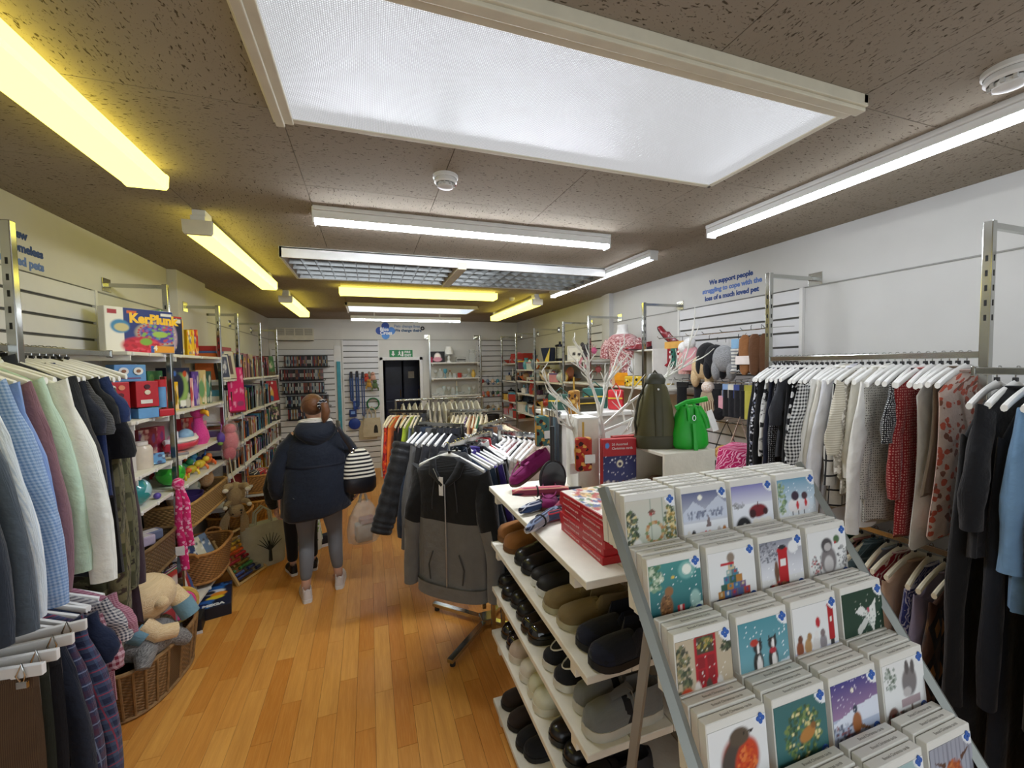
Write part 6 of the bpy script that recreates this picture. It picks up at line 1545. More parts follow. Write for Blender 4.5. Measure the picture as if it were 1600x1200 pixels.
for k in range(9):
    t = k / 8; z = 1.40 - .2 * t; w = .1 + .055 * math.sin(math.pi * min(1, t * 1.1 + .1)) - .04 * t * t
    rg.append([(w * math.cos(a), -.075 - .03 * math.sin(math.pi * t) + (.05 + .02 * math.sin(math.pi * t)) * math.sin(a), z) for a in [i * math.pi / 12 for i in range(24)]])
MB().loft(rg).build('hood', NAVYC, wo, 70)
MB().tube([(.105 * math.cos(a), -.02 + .085 * math.sin(a), 1.39 - .02 * math.sin(a)) for a in [i * math.pi / 12 for i in range(24)]], .024, 8, closed=True).build('scarf', fab('dots', '#dcd8cf', '#6a675f', s=2.0), wo)
LEG = fab('plain', '#6f7073')
lk = SK(); lp = lk.p((0, 0, .86), (.15, .115))
for s, kn, an in ((-1, (-.1, .05, .46), (-.112, -.06, .13)), (1, (.115, .09, .46), (.13, .05, .13))):
    h = lk.p((s * .09, 0, .76), .1, lp); lk.chain(h, [((s * .1, .03, .62), .086), (kn, .064), ((kn[0], (kn[1] + an[1]) / 2 - .025, .30), .06), (an, .042)])
put('leggings', skin_mesh('leggings', lk.v, lk.e, lk.r), LEG, wo)
HAIR = fab('stripev', '#4a2e18', '#74492a', s=.22, rough=.45)
MB().ell((-.015, .0, 1.53), (.084, .098, .088), 22, 14).build('hair', HAIR, wo, 80)
pt = MB().tube([(.05, -.075, 1.535), (.07, -.115, 1.53), (.078, -.13, 1.48), (.07, -.125, 1.43), (.06, -.115, 1.39)], [.02, .03, .034, .028, .008], 12).build('ponytail', HAIR, wo)
scr = MB()
for k in range(9):
    a = k * 2 * math.pi / 9; scr.ell((.056 + .026 * math.cos(a), -.098 + .012 * math.cos(a), 1.533 + .03 * math.sin(a)), (.014, .014, .014), 8, 6)
scr.build('scrunchie', fab('dots', '#15151b', '#cfcfd6', s=1.2), wo, 60)
# face (turned away, seen a little in profile)
MB().tube([(-.03, .108, 1.52), (-.034, .118, 1.495), (-.03, .105, 1.482)], [.007, .013, .01], 8).build('nose', SKIN, wo); MB().tube([(-.05, .098, 1.452), (-.03, .104, 1.455), (-.008, .1, 1.452)], .005, 6).build('mouth', M('#a2605a', .5), wo)
for s in (-1, 1):
    MB().ell((-.025 + s * .03, .093, 1.515), (.011, .008, .007), 8, 6).build('eye', M('#e6e2dc', .3), wo); MB().ell((-.015 + s * .078, .02, 1.50), (.01, .018, .028), 10, 8).build('ear', SKIN, wo)
# her trainers belong to her
wt = M('#cfc9c6', .5, var=.05); ws = M('#d9d6d2', .5)
for (x, y, rz, nm) in ((-.105, -.10, R(97), 'left'), (.135, .01, R(84), 'right')):
    e = bpy.data.objects.new('trainer', None); COL.objects.link(e); e.parent = wo; e.location = (x, y, 0); e.rotation_euler = (0, 0, rz)
    so, up, li = shoe_meshes(**SHK['trainer'])
    put('sole', so, ws, e, (-.05, 0, 0), None, (.92,) * 3); put('upper', up, wt, e, (-.05, 0, 0), None, (.92,) * 3)
# shoulder bag: striped body, black leather base, strap over the shoulder
sb = thing('shoulder_bag', 'black and cream striped bucket bag with leather base hung on her shoulder', 'handbag', (-.105, 3.60, .0), R(10))
STR = fab('stripeh', '#16151a', '#ded8c8', s=1.25); LTH = M('#15151a', .35, var=.1)
def rr_(w, d, z, n=24, k=0.0): return [(w * math.copysign(abs(math.cos(a)) ** .7, math.cos(a)), d * math.copysign(abs(math.sin(a)) ** .7, math.sin(a)) + k, z) for a in [i * 2 * math.pi / n for i in range(n)]]
MB().loft([rr_(.125, .07, .88), rr_(.13, .075, .93), rr_(.115, .065, 1.02), rr_(.085, .045, 1.11), rr_(.05, .02, 1.15)]).build('striped_body', STR, sb, 60)
MB().loft([rr_(.02, .02, .80), rr_(.11, .065, .80), rr_(.132, .076, .83), rr_(.134, .078, .90), rr_(.128, .073, .93)]).build('leather_base', LTH, sb, 60)
MB().tube([(-.045, -.02, 1.13), (-.075, -.05, 1.2), (-.12, -.11, 1.28), (-.155, -.12, 1.36), (-.15, -.04, 1.40), (-.14, .05, 1.36), (-.11, .1, 1.26), (-.04, .06, 1.14)], .016, 8, flat=.35).build('strap', M('#2a2a2e', .4), sb)
MB().tube([(-.05 + .016 * math.cos(a), -.03, 1.15 + .016 * math.sin(a)) for a in [i * math.pi / 6 for i in range(12)]], .004, 6, closed=True).build('strap_ring', chrome(), sb)
# carrier bag in her hand
cbg = thing('carrier_bag', 'clear plastic carrier bag of goods held at her side', 'carrier bag', (-.08, 3.62, .36), R(15))
q = NT('thin_polythene'); q.set('Base Color', (*hx('#cfc6b8'), 1)); q.set('Roughness', .18); q.set('Alpha', .38); q.set('Specular IOR Level', .7); q.bump(q.n('TexNoise', {'Vector': q.n('TexCoord').outputs['Object'], 'Scale': 22.0, 'Detail': 3.0}).outputs['Fac'], .9, .03)
MB().loft([[(w * math.cos(a) * (1 + .1 * math.sin(5 * a + 9 * z)), d * math.sin(a) * (1 + .12 * math.sin(4 * a + 14 * z)), z) for a in [i * math.pi / 12 for i in range(24)]] for w, d, z in ((.06, .04, .0), (.12, .08, .02), (.135, .09, .12), (.12, .075, .22), (.08, .05, .3), (.045, .03, .36))]).build('bag_film', q.m, cbg, 60)
MB().tube([(-.03, 0, .34), (-.02, 0, .40), (.0, 0, .43), (.02, 0, .40), (.03, 0, .34)], .011, 8).build('handles', M('#d8d2c8', .3), cbg)
MB().box(-.07, .06, -.05, .05, .02, .17).build('folded_cloth', M('#8f8578', .6), cbg, 0, .02, 3); MB().box(-.04, .08, -.06, .02, .17, .22).build('wrapped_item', M('#7d3f3c', .6), cbg, 0, .015, 3)
# companion behind her: black trousers, dark padded coat
p2 = thing('person', 'companion in black trousers and dark padded coat, mostly hidden behind the shopper', 'person', (-.62, 4.1, 0), R(15)); p2.scale = (.84, .84, .84)
sk = SK(); pel = sk.p((0, 0, .80), (.13, .1)); ch = sk.chain(pel, [((0, 0, .96), (.12, .09)), ((0, 0, 1.1), (.13, .09)), ((0, 0, 1.2), (.11, .07))])
nk = sk.chain(ch, [((0, 0, 1.28), .048), ((0, .01, 1.33), .05)]); sk.chain(nk, [((0, .02, 1.38), (.064, .072)), ((0, .015, 1.43), (.07, .084)), ((0, .01, 1.475), (.056, .068))])
for s in (-1, 1):
    h = sk.p((s * .085, 0, .74), .085, pel); sk.chain(h, [((s * .09, .02, .58), .072), ((s * .095, .03, .43), .052), ((s * .095, 0, .28), .048), ((s * .095, -.02, .1), .034), ((s * .095, .0, .05), .034), ((s * .1, .11, .03), .028)])
    w = sk.chain(ch, [((s * .15, 0, 1.2), .05), ((s * .2, 0, 1.1), .045), ((s * .25, -.02, .93), .038), ((s * .24, .03, .80), .032), ((s * .22, .08, .70), .026)]); hand(sk, w, (0, .3, -1), (-s, .1, 0), s, .9)
put('body', skin_mesh('body', sk.v, sk.e, sk.r), SKIN, p2)
TRO = fab('plain', '#141418'); lk = SK(); lp = lk.p((0, 0, .82), (.14, .11))
for s in (-1, 1): h = lk.p((s * .09, 0, .72), .095, lp); lk.chain(h, [((s * .094, .02, .58), .084), ((s * .097, .03, .43), .07), ((s * .097, 0, .28), .062), ((s * .097, -.015, .11), .056)])
put('trousers', skin_mesh('trousers', lk.v, lk.e, lk.r), TRO, p2)
PAD = fab('quilt', '#14181a', s=1.3, rough=.6)
MB().loft([coat_ring(.72, .21, .16, k=.02), coat_ring(.74, .225, .17, k=.02), coat_ring(.95, .22, .16, k=.02), coat_ring(1.1, .215, .15), coat_ring(1.2, .18, .12), coat_ring(1.26, .12, .09), coat_ring(1.3, .07, .07)]).build('padded_coat', PAD, p2, 70)
for s in (-1, 1): MB().tube([(s * .16, 0, 1.2), (s * .22, 0, 1.1), (s * .275, -.02, .93), (s * .265, .03, .8), (s * .24, .07, .73)], [.07, .075, .068, .06, .054], 14).build('coat_sleeve', PAD, p2, 70)
MB().ell((0, .0, 1.43), (.08, .092, .084), 20, 12).build('hair', fab('fur', '#3a2a1e', '#5a4430'), p2, 80)
MB().tube([(0, .1, 1.43), (0, .115, 1.40), (0, .1, 1.385)], [.007, .012, .009], 8).build('nose', SKIN, p2); MB().tube([(-.02, .096, 1.355), (.02, .096, 1.355)], .005, 6).build('mouth', M('#a2605a', .5), p2)
for s in (-1, 1): MB().ell((s * .028, .088, 1.43), (.01, .007, .006), 8, 6).build('eye', M('#e6e2dc', .3), p2); MB().ell((s * .074, .01, 1.41), (.009, .016, .025), 10, 8).build('ear', SKIN, p2)
for s in (-1, 1):
    e = bpy.data.objects.new('trainer', None); COL.objects.link(e); e.parent = p2; e.location = (s * .097, -.07, 0); e.rotation_euler = (0, 0, R(90 - 8 * s)); so, up, li = shoe_meshes(**SHK['trainer'])
    put('sole', so, M('#cfcfcd', .5), e, (-.04, 0, 0), None, (.9,) * 3); put('upper', up, M('#15161a', .5), e, (-.04, 0, 0), None, (.9,) * 3)
tt = thing('tote_bag', 'pale tote bag with a black tree print standing beside the companion', 'tote bag', (-.98, 4.34, 0), R(30))
MB().loft([rr_(.17, .07, .0), rr_(.18, .075, .03), rr_(.185, .07, .2), rr_(.18, .05, .40)]).build('bag', fab('plain', '#a9a58e'), tt, 50)
tr = MB().tube([(.03, -.082, .05), (.03, -.084, .16), (.02, -.08, .24)], [.016, .011, .005], 6)
for k in range(9):
    a = R(20 + 17 * k); tr.tube([(.03, -.084, .15), (.03 + .06 * math.cos(a), -.08, .17 + .07 * math.sin(a)), (.03 + .11 * math.cos(a), -.074, .18 + .13 * math.sin(a))], [.005, .0035, .002], 5)
tr.build('tree_print', M('#22231c', .7), tt)
for y in (-.03, .03): MB().tube([(-.07, y, .39), (-.06, y, .5), (0, y, .55), (.06, y, .5), (.07, y, .39)], .01, 6).build('handle', fab('plain', '#a9a58e'), tt)
gbg = thing('shopping_bag', 'white bag with green leaf print on the floor between the shoppers', 'shopping bag', (-.62, 4.55, 0), R(-10)); MB().loft([rr_(.11, .06, .0), rr_(.12, .06, .12), rr_(.1, .04, .32), rr_(.06, .02, .38)]).build('bag', fab('floral', '#d8d8cc', '#4f7a3c', '#8aa85a', s=2.2), gbg, 50); MB().tube([(-.05, 0, .37), (0, 0, .46), (.05, 0, .37)], .008, 6).build('handle', M('#d8d8cc', .6), gbg)
shoe('trainer', 'black trainer with white sole standing behind the shopper\'s legs', (-.40, 4.62, 0), R(200), M('#17171b', .5), M('#d2d2d0', .5), None, ('lace',))
# ------------------------------------------------------------------ right wall: uprights and women's clothes
RX = 2.40
for y, lab in ((.98, 'tall chrome upright beside the dark clothes near the camera side'), (1.96, 'chrome upright between the hats and the blouse rail'), (3.22, 'chrome upright in front of the white crate'), (4.22, 'chrome upright beside the sequin top mannequin'), (4.89, 'chrome upright beside the framed print'), (5.88, 'chrome upright beside the coffee press'), (6.73, 'chrome upright beside the red toaster box'), (7.55, 'chrome upright in the far right corner')):
    upright(RX, y, XR, lab, 2.37)
rail((RX, .99, 1.845), (RX, 1.95, 1.845), 'upper chrome rail holding the black and white blouses')
rail((RX, .99, .965), (RX, 2.6, .965), 'lower dark rail holding the coloured blouses')
rail((2.3, .3, 1.78), (2.3, .97, 1.78), 'chrome rail holding the dark clothes nearest the door')
K = '#141417'; Wt = '#dcdad3'
def P(*a, **k): return fab('plain', *a, **k)
items = [('long', P(K), 'black dress', 'dress', (1, 1, .95)), ('long', fab('floral', '#17171c', '#d8d8de', '#8a8fa8', s=.6), 'black and white floral dress', 'dress'), ('long', P('#101013'), 'jet black dress', 'dress'), ('blouse', fab('camo', '#dcdcd8', '#1a1a1d', '#8c8c8c'), 'black and white leaf blouse', 'blouse'), ('long', P('#161a2c'), 'midnight navy dress', 'dress'), ('long', P('#0f0f12'), 'plain black tunic', 'tunic'), ('long', fab('dots', '#121215', '#9a9aa0', s=.6), 'black pin-dot dress', 'dress'), ('top', P('#3a3b40'), 'charcoal top', 'top'), ('long', P('#131316'), 'black longline dress', 'dress'), ('blouse', fab('dots', '#15151a', '#e0e0e0', s=2.6), 'black blouse with white spots', 'blouse', (1, 1, 1.2)), ('long', fab('floral', '#141417', '#cfcfcf', '#77777c', s=.35), 'black speckled dress', 'dress'), ('long', fab('pebble', '#cfcfcb', '#17171a', s=.5), 'black and white animal print dress', 'dress'), ('cape', fab('gingham', '#d9d9d6', '#1c1c20', s=.55), 'black gingham wide-sleeved blouse', 'blouse', 1.1), ('blouse', P('#d4d2cb'), 'white frilled blouse', 'blouse'), ('shirt', P('#e2e1dc'), 'crisp white shirt', 'shirt', (1, 1, .95)), ('shirt', P('#dcd8cc'), 'ivory shirt', 'shirt', (1, 1, .98)), ('shirt', P('#d9d9dd'), 'cool white shirt', 'shirt', (1, 1, 1.0)), ('blouse', fab('grid', '#dcdad4', '#2a2a2e'), 'white windowpane check blouse', 'blouse', (1, 1, 1.1)), ('cape', fab('stripeh', '#d9d3c2', '#bdb6a2', s=.5), 'cream ruched knit', 'knit top', .95), ('blouse', fab('sequin', '#b9b4a8', '#e8e4da', '#8a8378'), 'silver sequin top', 'top'), ('long', P('#e0ddd2'), 'cream long shirt', 'shirt', (.98, 1, .88)), ('shirt', P('#e6e4de'), 'white linen shirt', 'shirt', (1, 1, .97)), ('blouse', fab('dots', '#d5d2c8', '#6a6860', s=.55), 'cream dotted blouse', 'blouse', (1.05, 1, 1.15)), (None, None, 'empty hanger', 'hanger'), (None, None, 'empty hanger', 'hanger'), ('top', fab('dots', '#17171a', '#cfcfcf', s=.5), 'black spot top', 'top'), ('long', fab('dots', '#8a1f22', '#c98a80', s=.7), 'dark red spotted dress', 'dress', (.95, 1, .95)), (None, None, 'empty hanger', 'hanger'), ('vest', P('#d8d5cc'), 'white vest top', 'vest top', (1, 1, 1.2)), (None, None, 'empty hanger', 'hanger'), ('vest', P('#6a5a48'), 'brown vest top', 'vest top', .9), ('vest', fab('floral', '#d9c4b8', '#c9604a', '#8a5a4a'), 'peach floral camisole', 'camisole', (1, 1, 1.1))]
rail_of(items, (RX, 1.93), (RX, 1.02), 1.845, 'black and white blouses on the upper rail', 'the blouse rail', 0, jit=.002, thin=.75, inner=-1)
items = [('top', P('#8a8a8c'), 'pale grey top', 'top'), ('top', P('#6f8296'), 'dusty blue top', 'top'), ('top', P('#b9a58a'), 'beige top', 'top'), ('blouse', fab('pebble', '#a8905a', '#2a2218', s=.5), 'leopard print blouse', 'blouse'), ('top', P('#5a6f9a'), 'denim blue top', 'top'), ('blouse', P('#3f5a4a'), 'sage green blouse', 'blouse'), ('top', fab('dots', '#b02028', '#d8a0a0'), 'red spotted top', 'top'), ('top', P('#b4232b'), 'bright red top', 'top'), ('blouse', fab('pebble', '#2a2220', '#8a6a4a', s=.6), 'dark brown animal blouse', 'blouse'), ('blouse', fab('dots', '#1f6a44', '#0f3a26', s=.5), 'emerald lace blouse', 'blouse'), ('blouse', fab('dots', '#c98a84', '#3a2a2a', s=1.8), 'salmon blouse with dark spots', 'blouse'), ('shirt', fab('plaid', '#5f7476', '#3f5458', '#8a9a9c'), 'grey teal check shirt', 'shirt', (.95, 1, .9)), ('blouse', P('#8f9aa2'), 'grey blue blouse', 'blouse'), ('blouse', fab('swirl', '#8f1228', '#dcc8c0'), 'crimson paisley blouse', 'blouse'), ('blouse', P('#c4a488'), 'camel blouse', 'blouse', (1, 1, 1.2)), ('blouse', fab('swirl', '#2f356a', '#b9b4c0', s=.6), 'blue ikat blouse', 'blouse', (1, 1, 1.15)), ('blouse', P('#8f869a'), 'mauve grey blouse', 'blouse', (1, 1, 1.2)), ('blouse', fab('diamond', '#4a2f1e', '#1a1614', '#a8763a', s=1.6), 'black and rust argyle blouse', 'blouse', (1, 1, 1.3))]
rail_of(items, (RX, 2.0), (RX, 1.0), .965, 'coloured blouses on the lower rail', 'the lower blouse rail', 0, HANG_C, jit=.004, inner=-1)
items = [('long', P('#0d0d10'), 'black maxi dress', 'dress', (1.1, 1, 1.8)), ('blouse', P('#101014'), 'black short jacket', 'jacket', (1.15, 1.2, 1)), ('long', P('#141820'), 'blue black dress', 'dress', (1, 1, 1.8)), ('long', P('#6f92b4'), 'faded denim shirt dress', 'dress', (1.05, 1.1, 1.0)), ('long', P('#16150f'), 'black wool dress', 'dress', (1.1, 1, 1.75)), ('long', P('#0e0e12'), 'long black gown', 'dress', (1.15, 1.2, 1.8)), ('long', P('#0f1016'), 'inky black coat dress', 'dress', (1.15, 1.2, 1.8)), ('long', fab('dots', '#6a1420', '#d8b0a0', s=1.2), 'dark red spotted gown', 'dress', (1.1, 1, 1.7)), ('long', P('#131419'), 'black column dress', 'dress', (1.15, 1, 1.8)), ('long', P('#12121a'), 'black satin dress', 'dress', (1.15, 1, 1.8))]
rail_of(items, (2.3, .93), (2.3, .42), 1.78, 'dark clothes nearest the door', 'the dark clothes rail', 0, jit=.004, inner=-1)

# ------------------------------------------------------------------ accessory hooks, right wall
for z, y0, y1, lab in ((2.035, 2.08, 3.15, 'upper'), (1.665, 2.08, 3.1, 'middle'), (1.36, 2.1, 2.9, 'lower')):
    t = thing('hook_rail', '%s wire hook rail for hats and socks' % lab, 'hook rail', (XR - .03, (y0 + y1) / 2, z)); L = (y1 - y0) / 2
    MB().cyl((-.27, -L, 0), (-.27, L, 0), .004, n=6).build('front_wire', chrome(), t)
    for k in range(7): y = -L + 2 * L * k / 6; MB().tube([(0, y, .02), (-.27, y, .004), (-.29, y, .02)], .003, 6).build('prong', chrome(), t)
def hung(name, label, cat, y, z, x=2.52, group=None):
    t = thing(name, label, cat, (x, y, z), R(-70), group); MB().tube([(0, 0, 0), (0, 0, .03), (.006, 0, .036)], .002, 5).build('loop', HANG_K, t); return t
for k, (y, c1, lab) in enumerate(((3.02, '#a01f2c', 'first'), (2.94, '#2f6a5a', 'second'), (2.86, '#8f1c28', 'third'))):
    t = hung('novelty_socks', '%s pair of festive socks on a tan card, by the crate' % lab, 'socks', y, 2.0, group='festive socks on cards')
    MB().box(-.045, .045, -.008, .008, -.07, 0).build('card', M('#c99a4a', .6), t, 0)
    for s in (-.022, .022): MB().tube([(s, -.012, -.06), (s, -.014, -.14), (s, -.014, -.19), (s + .004, -.04, -.215)], [.022, .02, .021, .018], 10, flat=.6).build('sock', fab('dots', c1, '#e8e4dc' if k != 1 else '#17171a', s=2.6), t)
def bobble(y, z, c1, c2, pom, label, w=.075):
    t = hung('bobble_hat', label, 'hat', y, z); MB().loft([[(w * r * math.cos(a), -.02 + .04 * r * math.sin(a), zz) for a in [i * math.pi / 9 for i in range(18)]] for zz, r in ((-.03, .35), (-.06, .8), (-.12, 1.0), (-.2, 1.02), (-.24, .98))]).build('crown', fab('stripev', c1, c2, s=.8), t, 60); MB().ell((0, -.03, -.02), (.05, .045, .05)).build('pompom', fab('fur', pom, '#ffffff'), t, 60)
bobble(2.76, 1.99, '#d8a0a4', '#c98f96', '#d8d4d0', 'pink cable bobble hat with a white pompom')
bobble(2.82, 1.96, '#c4605a', '#d8d0c8', '#e0dcd6', 'coral and white bobble hat with a pale pompom', .055)
for k, (y, z, c1, c2, lab) in enumerate(((2.57, 1.99, '#101013', '#1d1d20', 'black furry trapper hat'), (2.49, 1.97, '#0e0e12', '#1a1a22', 'second black furry hat behind the trapper hat'), (2.41, 1.96, '#77787a', '#a9aaac', 'grey furry trapper hat'), (2.62, 1.9, '#c9a878', '#e0c8a0', 'tan furry hat lining under the black hat'))):
    t = hung('trapper_hat', lab, 'hat', y, z); F = fab('fur', c1, c2); MB().ell((0, -.03, -.12), (.085, .055, .1), 18, 10).build('crown', F, t, 60)
    for s in (-1, 1): MB().ell((s * .055, -.03, -.2), (.034, .045, .085)).build('ear_flap', F, t, 60)
t = hung('bed_socks', 'white and grey striped bed socks with a blue card', 'socks', 2.30, 1.98); MB().box(-.045, .045, -.008, .008, -.09, 0).build('card', M('#7fa8c8', .5), t, 0); 
for s in (-.02, .02): MB().tube([(s, -.014, -.07), (s, -.016, -.16), (s, -.016, -.22), (s, -.04, -.24)], [.026, .025, .027, .02], 10, flat=.6).build('sock', fab('stripeh', '#dcdad2', '#8a8c90', s=1.0), t)
t = hung('gloves', 'black winter gloves on a hook', 'gloves', 2.24, 1.98); 
for s in (-.022, .022):
    g = MB().ell((s, -.014, -.14), (.03, .012, .06)).build('glove', P('#111114'), t, 60)
    for q in (-.02, -.007, .007, .02): MB().cyl((s + q, -.014, -.17), (s + q * 1.2, -.014, -.245), .0075, n=7).build('finger', P('#111114'), g)
    MB().cyl((s + .028, -.014, -.13), (s + .045, -.014, -.185), .008, n=7).build('thumb', P('#111114'), g)
for k, (y, lab) in enumerate(((2.17, 'tan suede slippers in a white paper band'), (2.09, 'brown suede slippers beside the upright'))):
    t = hung('slippers', lab, 'slippers', y, 2.03, 2.49)
    for s in (-.03, .03):
        MB().loft([[(s + w * math.cos(a), -.02 - .03 * k_ + .014 * math.sin(a), zz) for a in [i * math.pi / 7 for i in range(14)]] for zz, w, k_ in ((-.03, .015, 0), (-.06, .038, 0), (-.14, .042, 0), (-.22, .034, 0), (-.28, .032, 0), (-.305, .015, 0))]).build('slipper', P('#8a5c36' if not k else '#5a3a22'), t, 60)
    if not k: MB().box(-.085, .085, -.04, .0, -.235, -.175).build('paper_band', M('#ddd2cc', .6), t, 0, .004)
cols = ['#0f0f12', '#17171b', '#14141a', '#7f9ac4', '#d8d2c4', '#3a4a8a', '#101014', '#a8a23a']
nm = ['black tights pack', 'black gloves pack', 'navy black tights pack', 'pale blue socks pack', 'cream socks pack', 'royal blue socks pack', 'black leggings pack', 'yellow green socks pack']
for k in range(8):
    y = (2.86, 2.66, 2.50, 2.37, 2.32, 2.27, 2.22, 2.18)[k]
    t = hung('sock_pack', '%s on the middle hook rail' % nm[k], 'hosiery', y, 1.65); MB().box(-.05, .05, -.01, .01, -.1 if k > 2 else -.05, 0).build('card', M(cols[k], .5), t, 0, .002); MB().loft([[(.045 * math.cos(a), -.012 + .014 * math.sin(a), zz) for a in [i * math.pi / 6 for i in range(12)]] for zz in (-.04, -.12, -.2, -.24)]).build('folded_hosiery', fab('plain', cols[(k * 2) % 3] if k != 7 else '#b8b04a'), t, 60)
t = hung('sock_pack', 'pink card pack of ankle socks on the middle hook rail', 'hosiery', 2.47, 1.62); MB().box(-.07, .07, -.012, .0, -.16, -.06).build('card', M('#e0a4b0', .5), t, 0, .003); MB().ell((0, -.008, -.2), (.05, .016, .05)).build('socks', P('#121216'), t, 60)
bobble(2.56, 1.64, '#5a3a26', '#d8c8a8', '#b98a54', 'brown and cream argyle bobble hat', .07)
t = thing('shell_handbag', 'small brown beaded handbag hanging on a long chain', 'handbag', (2.5, 2.38, 1.08), R(-70)); MB().ell((0, 0, .05), (.09, .04, .065), 18, 10).build('body', fab('swirl', '#a8763a', '#d8b070'), t, 60)
for s in (-1, 1): MB().tube([(s * .08, 0, .08), (s * .04, 0, .2), (0, 0, .29)], .003, 6).build('chain', HANG_K, t)
MB().box(-.085, .085, -.03, .03, -.05, -.01).build('base_panel', M('#1c1a1a', .5), t, 0, .01)
t = thing('floral_bag', 'pink floral tote hanging beside the black dresses', 'tote bag', (2.30, 2.08, .95), R(-60)); MB().loft([rr_(.13, .05, 0), rr_(.15, .06, .12), rr_(.13, .04, .28), rr_(.05, .02, .33)]).build('bag', fab('swirl', '#b01858', '#e8a8c0', s=.7), t, 60); MB().tube([(-.06, 0, .3), (0, 0, .5), (.06, 0, .3)], .007, 6).build('handle', P('#b8a090'), t)

# ------------------------------------------------------------------ display shelf with mannequin and crate
WHT2 = M('#d6d4cd', .5, var=.05)
shelf(RX - .02, XR - .02, 2.93, 4.88, 1.59, 'long white display shelf under the sequin top mannequin', 'ornament shelf boards', (-1, 0))
mq = thing('mannequin_torso', 'headless white mannequin torso on the display shelf', 'mannequin', (2.60, 3.86, 1.59), R(-60)); MQ = M('#dcdad6', .4)
MB().loft([rr_(w, d, z) for w, d, z in ((.02, .02, 0), (.13, .09, .0), (.135, .095, .1), (.115, .08, .25), (.15, .09, .38), (.17, .08, .46), (.13, .06, .52), (.06, .05, .555), (.05, .048, .6), (.055, .05, .64), (.02, .02, .645))]).build('bust', MQ, mq, 60)
sq = thing('sequin_top', 'dusty pink sequin top dressed on the mannequin', 'top', (2.60, 3.86, 1.59), R(-60)); SQ = fab('sequin', '#b06a6a', '#e0c4c0', '#7a3a42', rough=.3)
MB().loft([rr_(w, d, z) for w, d, z in ((.15, .108, .02), (.15, .108, .1), (.13, .094, .25), (.162, .102, .38), (.18, .092, .46), (.15, .076, .512), (.1, .066, .54))], cap=False).build('bodice', SQ, sq, 60)
for s in (-1, 1): MB().tube([(s * .155, 0, .47), (s * .2, 0, .4), (s * .21, -.005, .28)], [.055, .062, .06], 12, flat=.8).build('sleeve', SQ, sq)
cr = thing('white_crate', 'white painted crate standing on its side on the display shelf', 'crate', (2.57, 3.21, 1.59), R(-12))
for b in ((-.17, .17, -.2, -.185, 0, .35), (-.17, .17, .185, .2, 0, .35), (-.17, .17, -.185, .185, 0, .015), (-.17, .17, -.185, .185, .335, .35), (.155, .17, -.185, .185, .015, .335)): MB().box(*b).build('panel', WHT2, cr, 0, .004)
for k, (x, rot, lab) in enumerate(((2.52, R(150), 'dark red court shoe lying on the white crate'), (2.55, R(120), 'dark red court shoe propped upright on the white crate'))):
    shoe('pump', lab, (x + .05, 3.33 - .25 * k, 1.942), rot, M('#7a1420', .3, coat=.4), M('#2a1214', .5), 'dark red court shoes', rot=None if not k else (0, R(-55), R(115)))
t = thing('folded_scarf', 'mustard knitted scarf folded inside the white crate', 'scarf', (2.53, 3.16, 1.606), .3); MB().ell((0, 0, .05), (.11, .13, .05)).build('upper_fold', fab('stripeh', '#c9a02a', '#d8b84a'), t, 60); MB().ell((.0, -.02, .02), (.12, .14, .02)).build('lower_fold', fab('swirl', '#c9a84a', '#2a2a2a'), t, 60)
t = thing('necklace_bust', 'white necklace display bust beside the crate', 'display bust', (2.50, 3.50, 1.66), R(-60)); MB().loft([rr_(w, d, z) for w, d, z in ((.075, .02, 0), (.08, .025, .06), (.07, .03, .11), (.04, .03, .15), (.035, .03, .2))]).build('bust', M('#dfe0e4', .3), t, 60); MB().tube([(.045 * math.cos(a), -.03 - .004, .11 + .05 * math.sin(a)) for a in [math.pi + i * math.pi / 8 for i in range(9)]], .004, 6).build('necklace', HANG_K, t); MB().box(-.08, .08, -.04, .04, -.07, 0).build('riser', M('#5a4034', .5), t, 0, .004)
t = thing('orange_purse', 'bright orange leather clutch on the display shelf', 'purse', (2.46, 3.60, 1.59), R(-60)); MB().box(-.11, .11, -.025, .025, 0, .13).build('body', M('#e08a14', .4), t, 0, .015, 3); MB().box(-.11, .11, -.03, -.02, .05, .132).build('flap', M('#e89a20', .4), t, 0, .008)
t = thing('yellow_purse', 'yellow and black print purse beside the orange clutch', 'purse', (2.43, 3.42, 1.59), R(-60)); MB().box(-.09, .09, -.025, .025, 0, .1).build('body', fab('floral', '#d8b02a', '#1a1a1a', '#e8d890'), t, 0, .015, 3); MB().tube([(-.08, 0, .1), (0, 0, .108), (.08, 0, .1)], .004, 6).build('zip', chrome(), t)
card_box('wooden_block', 'pale wooden block beside the orange clutch', 'ornament', .08, .06, .2, '#c9a884', None, (2.47, 3.78, 1.59), R(-60))
for k, (y, z, c1, lab) in enumerate(((4.50, 1.98, '#d86a98', 'pink feather fascinator'), (4.62, 1.9, '#b8c4c0', 'pale silver fascinator'), (4.70, 1.8, '#c9a0b4', 'lilac charm cluster'), (4.40, 1.75, '#b05a5a', 'coral charm cluster'), (4.78, 1.95, '#a83a6a', 'magenta hair flower'))):
    t = thing('hair_accessory', lab + ' on the hooks behind the mannequin', 'hair accessory', (2.62, y, z), R(-60)); wall_hook(t, 0, .06, .0); MB().ell((0, 0, 0), (.04, .03, .04)).build('flower', M(c1, .6), t, 60)
    for q in range(7): a = q * .9; MB().tube([(0, 0, 0), (.04 * math.cos(a), -.02, .05 * math.sin(a)), (.075 * math.cos(a), -.02, .085 * math.sin(a))], [.006, .004, .0015], 5).build('spray', M(c1, .6), t)
